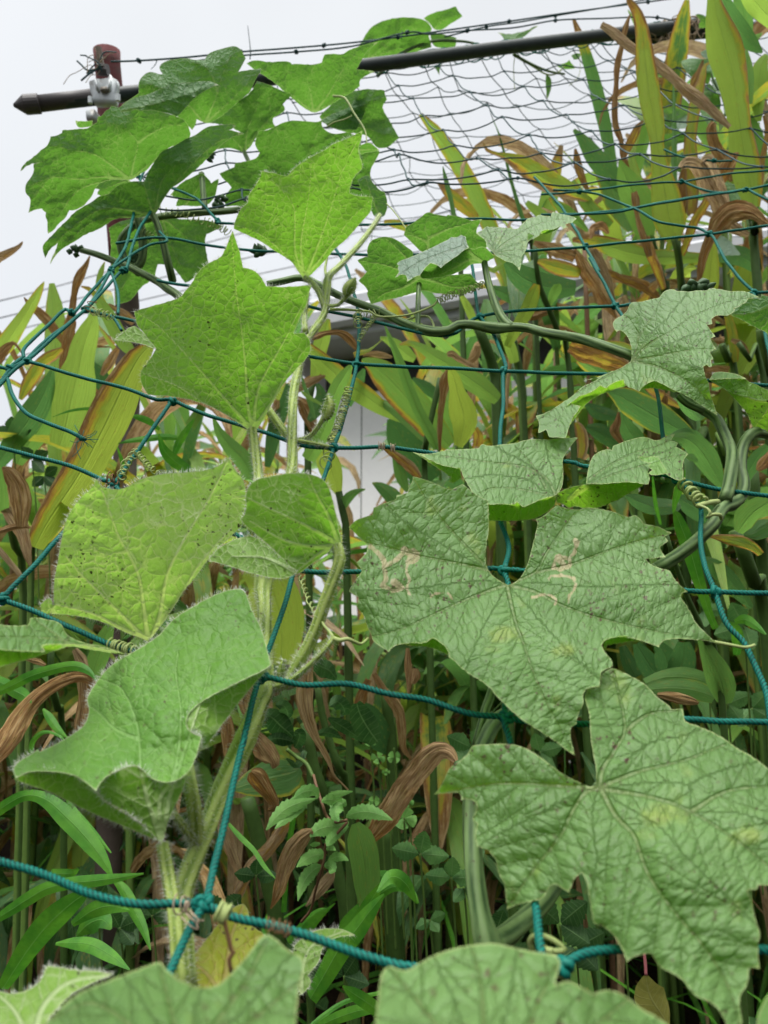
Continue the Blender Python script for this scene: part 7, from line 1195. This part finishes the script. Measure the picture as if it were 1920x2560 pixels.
for x, d, tp_ in ((330, 1.1, 1010), (-40, 1.28, 1150), (70, 1.35, 1050), (170, 1.3, 1120), (300, 1.36, 1080), (430, 1.3, 1120), (560, 1.35, 1060), (690, 1.32, 1100), (1060, 1.3, 1000), (1130, 1.35, 960), (1210, 1.3, 1020), (1290, 1.36, 930), (1380, 1.3, 980), (1460, 1.35, 900), (1550, 1.3, 960), (1640, 1.36, 880), (1730, 1.3, 900), (1820, 1.34, 860), (1900, 1.3, 900), (1990, 1.33, 880)):
    far_stalk(n_far, x, d, rg, tp_); n_far += 1
for x, d, tp_ in ((1420, 1.35, 470), (1500, 1.3, 420), (1570, 1.4, 330), (1640, 1.32, 180), (1720, 1.4, 130), (1790, 1.3, 20), (1860, 1.36, 90), (1930, 1.3, 40), (1330, 1.4, 480), (1240, 1.35, 600)):
    far_stalk(n_far, x, d, rg, tp_); n_far += 1

# ================================================================== luffa leaves high among the tall stalks
hv = thing('luffa_vine', 'dark luffa leaves climbing among the tall pale ginger blades under the double pipe', 'vine', P(1740, 420, 1.25))
for i, (s, c) in enumerate((('905,535 960,505 1040,500 1100,515 1150,500 1180,560 1170,640 1150,720 1120,730 1060,700 990,660 940,610', 1.22), ('735,970 780,930 850,925 930,950 960,990 970,1060 940,1110 860,1115 790,1105 740,1120 745,1040', 1.2), ('1080,780 1150,720 1210,780 1260,880 1240,960 1180,990 1120,920 1080,860', 1.24), ('760,1290 850,1250 940,1230 960,1130 870,1140 760,1160 745,1220', 1.22), ('880,1340 960,1300 1000,1400 940,1500 870,1480', 1.24),
                            ('1075,450 1140,420 1175,460 1160,500 1100,500', 1.22), ('1030,125 1090,120 1140,160 1130,240 1060,240 1075,180', 1.33), ('1520,310 1570,290 1615,280 1590,330 1540,360', 1.25), ('1260,1200 1330,1180 1340,1300 1280,1290', 1.2), ('1160,690 1210,680 1260,760 1270,840 1200,780', 1.25), ('1250,1560 1400,1600 1500,1700 1480,1800 1380,1780 1270,1700', 1.15), ('1090,2090 1200,2020 1320,2060 1420,2200 1250,2212', 1.12))):
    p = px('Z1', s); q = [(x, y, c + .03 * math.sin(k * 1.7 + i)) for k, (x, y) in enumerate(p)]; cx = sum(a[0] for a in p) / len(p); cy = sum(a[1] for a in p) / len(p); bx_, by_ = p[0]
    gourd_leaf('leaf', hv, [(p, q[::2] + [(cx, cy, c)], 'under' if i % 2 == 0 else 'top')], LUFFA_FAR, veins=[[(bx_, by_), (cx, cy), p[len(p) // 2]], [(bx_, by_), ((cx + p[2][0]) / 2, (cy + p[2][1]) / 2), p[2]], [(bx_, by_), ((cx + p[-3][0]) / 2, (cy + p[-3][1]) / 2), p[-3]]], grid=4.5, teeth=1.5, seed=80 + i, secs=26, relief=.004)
stem('stem', hv, path3('Z1', '1140,120,1.3 1180,400,1.26 1170,640,1.24 1270,860,1.24 1290,1000,1.22', ), .0016, .0016)

# ================================================================== weeds and grasses in the shade
def weed_leaf(parent, pts, d0, d1, serr=.34, teeth=9, mat=None, fold=.18, seed=0, name='leaf', roll=0.0):
    """pts: px x,y,halfwidth, tip first"""
    q = pts; n = len(q); L = [0]
    for a, b in zip(q[:-1], q[1:]): L.append(L[-1] + math.hypot(b[0] - a[0], b[1] - a[1]))
    p3 = [(*P(x, y, d0 + (d1 - d0) * l / L[-1]), hw / FPX * d0) for (x, y, hw), l in zip(q, L)]
    tot = sum(np.linalg.norm(np.array(a[:3]) - np.array(b[:3])) for a, b in zip(p3[:-1], p3[1:]))
    R = catmull(p3, max(tot / (teeth * 4), .0012)); C = R[:, :3]; t = np.linspace(0, 1, len(C)); W = np.maximum(R[:, 3], .0004)
    if serr: W = W * (1 + serr * (((t * teeth) % 1) - .5) * np.minimum(1, t * 4))
    T = np.gradient(C, axis=0); T /= np.linalg.norm(T, axis=1)[:, None]; view = C - np.array(CAM)[None]; view /= np.linalg.norm(view, axis=1)[:, None]
    side = np.cross(T, view); side /= np.maximum(np.linalg.norm(side, axis=1), 1e-6)[:, None]; nr = np.cross(side, T)
    if roll: c, s_ = math.cos(roll), math.sin(roll); side, nr = side * c + nr * s_, nr * c - side * s_
    V, F, A = ribbon(C, W, side, nr, lambda t, s: 0, 0, seed, 7, fold, .15); A['t'] = np.repeat(t, 7); return mesh_obj(name, V, F, mat or WEED, parent, A)
WEED_M = weed_mat('dim_weed_leaf', (.045, .13, .03), (.08, .19, .045), (.13, .24, .08))
nw = thing('nettle_sprig', 'pale nettle-like sprig with saw-edged leaves in the dark gap beside the tan dead leaf', 'weed', P(800, 2250, .58))
for i, s in enumerate(('490,1290,4 560,1200,40 640,1130,56 730,1090,48 810,1070,20 860,1055,5', '555,1280,4 620,1220,30 700,1150,40 780,1090,30', '690,1060,6 760,1010,40 830,1000,48 865,1030,24 860,1060,6', '1425,1215,4 1340,1180,34 1250,1155,54 1160,1160,50 1100,1185,24 1085,1200,5', '1030,1225,5 1000,1170,40 1020,1110,56 1060,1090,40 1085,1110,10', '900,1080,5 940,1065,30 1010,1075,44 1040,1120,14', '815,1340,5 870,1290,48 950,1265,62 1040,1255,52 1100,1225,14', '715,1563,4 780,1510,40 840,1480,50 890,1475,44 915,1500,10', '725,1815,3 750,1720,32 790,1640,50 850,1580,44 900,1555,10', '1100,1515,4 1050,1490,26 1000,1490,34 950,1520,12', '960,1610,5 980,1580,30 960,1555,44 920,1555,10', '940,1410,4 960,1370,34 1010,1320,40 1070,1285,20 1100,1260,5', '815,1400,4 850,1395,18 890,1390,10', '1130,1003,4 1060,1015,20 980,1030,24 900,1070,6', '1005,1440,4 970,1420,20 935,1430,8')):
    weed_leaf(nw, pxw('Z7', s), .56, .58, seed=i, teeth=11, roll=.2 * math.sin(i * 2.1))
thread(nw, path3('Z7', '840,880,.60 870,990,.59 910,1110,.58 940,1190,.58 1000,1230,.575 1090,1215,.57', ), .0012, 'stem', STALK_DRY); thread(nw, path3('Z7', '1090,1230,.57 1000,1330,.572 930,1400,.574 925,1480,.575 905,1560,.575 880,1650,.58 850,1760,.59 820,1880,.60 750,1970,.61', ), .0011, 'stem', STALK_DRY)
thread(nw, path3('Z7', '640,690,.62 720,750,.62 790,800,.61 840,900,.60'), .0016, 'stem', STALK)
sw = thing('broadleaf_weed', 'curled dark weed leaves behind the hairy stem joint', 'weed', P(690, 1800, .66))
for i, s in enumerate(('450,470,10 520,450,60 600,520,90 660,570,60 690,600,14', '560,360,8 620,370,44 650,430,50 640,480,14', '850,40,20 900,80,60 960,110,70 1010,170,20', '960,370,8 1020,340,50 1070,400,56 1050,440,14', '865,580,6 920,565,30 990,580,34 1050,612,4', '950,460,10 1050,520,50 1140,580,40 1220,640,12', '700,560,8 740,580,40 720,650,50 700,680,14', '480,640,10 560,610,40 640,620,50 700,640,14', '640,760,6 720,800,30 780,700,20', '1160,350,30 1190,440,80 1260,560,100 1320,640,60', '1000,680,6 1050,685,16 1090,692,4', '430,560,5 500,545,10 520,500,6')):
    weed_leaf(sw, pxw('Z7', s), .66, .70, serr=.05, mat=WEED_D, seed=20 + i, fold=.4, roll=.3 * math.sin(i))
def clover(label, spots, d, r, n=4, mat=None, serr=0.0, kind='clover', cat='clover'):
    t_ = thing(kind, label, cat, (P(*spots[0][:2], d).x, P(*spots[0][:2], d).y, 0), 'small weeds in the shade')
    for k, (x, y, a0, sc2) in enumerate(spots):
        dd = d + .02 * (k % 3); c = P(x, y, dd)
        for j in range(n):
            a = a0 + j * 2 * math.pi / n if n == 4 else a0 + (j - (n - 1) / 2) * 1.5
            L = r * sc2; dx, dy = math.cos(a), math.sin(a) * .8
            weed_leaf(t_, ([(x + dx * L, y + dy * L, L * .08), (x + dx * L * .82, y + dy * L * .82, L * .40), (x + dx * L * .5, y + dy * L * .5, L * .36), (x + dx * L * .08, y + dy * L * .08, L * .05)] if n == 4 else [(x + dx * L * 1.1, y + dy * L * 1.1, L * .03), (x + dx * L * .85, y + dy * L * .85, L * .22), (x + dx * L * .5, y + dy * L * .5, L * .36), (x + dx * L * .25, y + dy * L * .25, L * .24), (x + dx * L * .05, y + dy * L * .05, L * .04)]), dd - .01, dd, serr, 7, mat or WEED, .2, k * 5 + j, 'leaflet')
        thread(t_, [c, c + Vector((.004, .01, -.05)), Vector((c.x + .01, c.y + .03, max(0, c.z - .18)))], .0009, 'stem', STALK)
clover('four-leafed clover sprigs glowing in the dark gap above the grass', [(1010, 2045, .4, 1.0), (935, 2003, .8, .45), (1020, 2005, .2, .45)], .72, 34)
clover('small clover on thin stalks beside the hanging brown leaf', [(945, 1895, .3, .9), (985, 1893, .9, .9), (925, 1850, .5, .9), (965, 1930, .1, .5)], .78, 20)
clover('four-leafed clover sprig below the folded yellow-brown leaf', [(1010, 2052, .7, .01), (985, 1870, .7, .01), (1012, 2050, .1, .9)], .70, 30)
clover('three-leaved saw-edged weed beside the ribbed vine stem', [(1050, 2135, -1.4, 1.0), (1128, 2195, -1.5, .9), (1075, 2300, 1.0, .6), (1190, 2110, -.2, .7), (1160, 2220, .6, .7)], .62, 66, 3, WEED_M, .3, 'three_leaf_weed', 'weed')
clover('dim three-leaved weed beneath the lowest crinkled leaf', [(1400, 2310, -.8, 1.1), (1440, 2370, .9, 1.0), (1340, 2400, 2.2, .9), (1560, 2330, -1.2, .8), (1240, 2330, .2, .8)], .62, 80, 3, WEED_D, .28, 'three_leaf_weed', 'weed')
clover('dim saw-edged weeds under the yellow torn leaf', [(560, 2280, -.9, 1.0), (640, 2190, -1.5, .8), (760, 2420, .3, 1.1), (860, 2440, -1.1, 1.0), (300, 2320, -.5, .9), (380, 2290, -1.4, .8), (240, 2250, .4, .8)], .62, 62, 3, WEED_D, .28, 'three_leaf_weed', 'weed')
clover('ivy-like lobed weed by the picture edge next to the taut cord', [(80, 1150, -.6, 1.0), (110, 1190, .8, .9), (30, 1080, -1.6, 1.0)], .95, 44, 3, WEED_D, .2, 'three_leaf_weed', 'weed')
clover('pale saw-edged weed leaves under the tip of the biggest crinkled leaf', [(1180, 1870, -2.6, 1.1), (1350, 1880, -.3, .9), (1760, 1525, 0.0, .8), (1860, 1565, 2.8, 1.2), (1820, 1760, -.5, 1.0), (1880, 1770, .6, 1.0)], .70, 60, 3, WEED_M, .28, 'three_leaf_weed', 'weed')
yl = thing('drooping_yellow_leaf', 'single spotted yellow-green leaf drooping on a red stalk in the dark corner', 'leaf', P(1620, 2480, .5))
weed_leaf(yl, pxw('T8', '1230,1220,6 1200,1170,46 1160,1110,70 1140,1060,52 1132,1000,8'), .5, .5, .04, 6, weed_mat('olive_leaf', (.20, .20, .04), (.27, .26, .06), (.3, .3, .1)), .25, 3, 'blade'); thread(yl, path3('T8', '1132,1000,.5 1128,940,.51 1120,880,.53 1110,780,.56'), .0012, 'stalk', RUST)
def grass(label, blades_, gname='grass_blade', group='fresh grass blades', d=.6):
    t_ = thing('grass_clump', label, 'grass', (P(*pxw(*blades_[0][:2])[-1][:2], d).x, P(*pxw(*blades_[0][:2])[-1][:2], d).y, 0), group)
    for k, b in enumerate(blades_):
        q = pxw(b[0], b[1]); n = len(q); dd = b[2] if len(b) > 2 else d
        weed_leaf(t_, q, dd, dd + .03, 0, 12, GRASS, .25, k + 3, 'blade', roll=.3 * math.sin(k * 2.3))
grass('bright grass blade arching over at the picture edge', [('T7', '490,585,3 450,510,22 400,440,36 340,370,42 280,310,42 220,255,34 160,225,26 100,225,24 40,255,26 -40,310,26', .40), ('T7', '480,470,3 400,380,14 330,300,14 290,240,8', .45)])
grass('long grass blades crossing under the thick rope', [('T7', '620,560,3 500,580,18 400,592,26 300,602,26 200,625,28 120,670,30 50,715,26 -30,765,18', .36), ('T7', '385,640,4 330,672,34 260,730,52 190,800,56 120,890,50 60,980,40 10,1060,26', .42), ('T7', '560,975,3 480,915,26 400,870,32 320,858,26 240,862,6', .50), ('T7', '650,890,3 620,800,18 580,720,26 540,640,24 500,590,14', .55), ('T7', '560,720,4 480,700,30 400,720,34 310,780,14', .56), ('T7', '480,800,5 440,760,40 380,780,44 330,830,10', .58), ('T7', '340,540,4 300,560,20 220,560,20', .5)])
grass('fresh grass blades looping beneath the arched brown leaf', [('Z6', '845,1475,3 790,1400,20 720,1350,36 630,1330,42 520,1345,44 400,1375,46 260,1420,46 120,1490,46 -20,1560,34', .50), ('Z6', '270,1650,5 210,1590,50 120,1540,60 20,1480,50 -60,1440,40', .56), ('Z6', '570,1990,3 520,1940,10 420,1900,14 340,1920,22 280,1990,24 265,2090,22', .6), ('Z6', '590,1960,4 500,1880,30 420,1770,36 370,1700,10', .7)])
grass('thin grass blades leaning behind the big yellow ginger leaf', [('Z5', '455,1390,2 600,1340,10 740,1320,14 840,1330,16 940,1350,10', .75), ('Z5', '1020,1620,3 1130,1595,20 1280,1575,30 1420,1560,30 1530,1570,24', .7), ('Z5', '1680,1400,6 1600,1520,30 1540,1620,34 1500,1720,20', .72), ('Z5', '1120,1380,3 1200,1395,26 1290,1430,30 1380,1500,12', .74), ('Z5', '1370,1540,6 1420,1680,40 1520,1780,56 1640,1860,40', .7), ('Z5', '1010,1640,4 1060,1800,20 1060,1900,10', .8)])
grass('broad grass leaf doubled back beside the teal rope, vivid green', [('Z8', '900,440,22 880,520,34 855,610,24 842,700,10', .50), ('Z8', '842,690,10 870,720,34 910,820,56 960,950,66 1010,1100,64 1055,1260,54 1100,1400,46 1150,1560,36 1210,1700,30', .50), ('Z8', '940,330,2 935,400,10 925,470,10', .5), ('Z8', '1330,1640,6 1380,1700,40 1400,1800,50 1390,1930,30', .62), ('Z8', '1640,1750,8 1560,1680,30 1460,1620,46 1370,1640,20', .55), ('Z8', '660,360,6 672,500,14 690,640,18 730,800,12', .56)])
grass('grass leaf bent over in the dark gap below the nettle sprig', [('Z7', '1620,1830,3 1580,1760,20 1510,1715,30 1430,1710,34 1350,1750,38 1270,1820,44 1180,1900,56 1100,1990,64 1050,2060,50', .60), ('Z7', '1600,1780,3 1500,1680,30 1400,1640,44 1300,1620,30', .66), ('Z7', '940,1870,3 880,1890,20 800,1950,28 720,2040,30 650,2120,26', .62), ('Z7', '1000,1830,3 900,1920,20 830,2000,26 760,2080,24', .68), ('Z7', '700,1060,4 690,1200,20 660,1400,20 640,1600,20 620,1900,20', .72), ('Z7', '560,1650,2 480,1560,16 400,1440,18 300,1340,20 210,1240,12', .6), ('T8', '-30,640,4 30,575,30 90,600,34 145,690,4', .5)])
grass('grass blades low in the corner beneath the teal rope', [('T7', '1480,1045,3 1530,1080,24 1590,1120,30 1659,1170,24', .4), ('T7', '1310,1240,3 1400,1170,10 1500,1110,10 1659,1070,8', .4), ('T7', '1659,650,6 1600,720,30 1540,800,44 1470,880,50 1400,1000,44 1340,1100,34', .48), ('T7', '1659,590,5 1600,680,26 1550,760,24', .52), ('T7', '1659,1140,10 1560,1150,24 1440,1190,24 1340,1240,14', .45)])

# ================================================================== low ground cover and litter (uncountable)
rg2 = random.Random(5)
def mass(name, n, mat, xr, yr, zr, Lr, hwr, dead=False, tone=(.05, .3), lean=1.0, mb=None, label=None, cat=None):
    mb = mb or MB()
    for i in range(n):
        x, y = rg2.uniform(*xr), rg2.uniform(*yr); z = rg2.uniform(*zr); az = rg2.uniform(0, 6.28); L = rg2.uniform(*Lr); hw = rg2.uniform(*hwr); e = rg2.uniform(-.4, 1.2) * lean
        pts = [np.array([x, y, z])]
        for k in range(5):
            e -= rg2.uniform(.1, .5); pts.append(pts[-1] + np.array([math.cos(az) * math.cos(e), math.sin(az) * math.cos(e), math.sin(e)]) * L / 5)
        C = np.array(pts); T = np.gradient(C, axis=0); T /= np.linalg.norm(T, axis=1)[:, None]; side = np.cross(T, np.array([rg2.uniform(-.8, .8), -.4 * rg2.random(), 1.0])); side /= np.maximum(np.linalg.norm(side, axis=1), 1e-6)[:, None]; nr = np.cross(side, T)
        W = hw * np.array([.15, .75, 1, .85, .5, .05]); b0 = rg2.uniform(.66, 1.0) if dead else rg2.choice((0, 0, 0, .1, .4))
        V, F, A = ribbon(C, W, side, nr, lambda t, s: b0, rg2.uniform(*tone), rg2.random() * 50, 5, .25, .2, 0, .2); mb.add(V, F, **A)
    return tag(mb.build(name, mat), label, cat, kind='stuff') if label else mb
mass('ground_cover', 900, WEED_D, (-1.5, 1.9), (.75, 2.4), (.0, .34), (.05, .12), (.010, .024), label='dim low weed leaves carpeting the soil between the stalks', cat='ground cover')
mass('undergrowth', 620, BLADE, (-1.4, 1.8), (1.0, 2.4), (.05, .55), (.15, .34), (.008, .020), False, (.0, .2), label='dark strap leaves low down among the stalk bases', cat='undergrowth')
lt = mass('low_thicket', 520, BLADE, (.12, 1.7), (1.1, 2.2), (.45, 1.0), (.2, .42), (.007, .017), False, (.15, .8))
lt = mass('low_thicket', 200, BLADE, (.12, 1.7), (1.1, 2.2), (.35, 1.05), (.15, .36), (.006, .013), True, lean=.8, mb=lt)
lt = mass('low_thicket', 260, BLADE, (-1.2, -.16), (1.1, 2.2), (.4, .85), (.2, .4), (.007, .017), False, (.15, .8), mb=lt)
mass('low_thicket', 140, BLADE, (-1.2, -.16), (1.1, 2.2), (.35, .85), (.15, .34), (.006, .013), True, lean=.8, mb=lt, label='tangle of narrow green and dry blades at mid height among the stalks', cat='undergrowth')
def far_wall(n):
    mb = MB()
    for i in range(n):
        x = rg2.uniform(-2.2, 2.6)
        if -.24 < x < .13: continue
        y = rg2.uniform(2.42, 3.0); zt = 1.28 if x < 0 else 1.5; z = rg2.uniform(.15, zt); az = rg2.uniform(0, 6.28); L = rg2.uniform(.2, .4); e = rg2.uniform(-.3, 1.3); pts = [np.array([x, y, z])]
        for k in range(5): e -= rg2.uniform(.1, .45); pts.append(pts[-1] + np.array([math.cos(az) * math.cos(e), math.sin(az) * math.cos(e), math.sin(e)]) * L / 5)
        C = np.array(pts); T = np.gradient(C, axis=0); T /= np.linalg.norm(T, axis=1)[:, None]; side = np.cross(T, np.array([rg2.uniform(-1, 1), -.6, .5])); side /= np.maximum(np.linalg.norm(side, axis=1), 1e-6)[:, None]
        V, F, A = ribbon(C, rg2.uniform(.016, .03) * np.array([.15, .75, 1, .85, .5, .05]), side, np.cross(side, T), (lambda q: (lambda t, s: q))(rg2.choice((0, 0, .1, .4, .8))), rg2.choice((.05, .2, .4, .6)), rg2.random() * 50, 5, .25, .2, 0, .2); mb.add(V, F, **A)
    tag(mb.build('distant_foliage', BLADE), 'far mass of strap leaves closing off the plot behind all the stalks', 'foliage', kind='stuff')
far_wall(2300)
mass('grass', 700, GRASS, (-1.3, 1.6), (.85, 2.2), (.0, .12), (.16, .38), (.0025, .006), False, (.3, .6), 1.6, label='thin grass growing out of the shaded soil', cat='grass')
mass('leaf_litter', 420, BLADE, (-1.5, 1.9), (.6, 2.4), (.0, .05), (.06, .2), (.008, .02), True, lean=.1, label='dead brown leaves lying on the soil', cat='leaf litter')
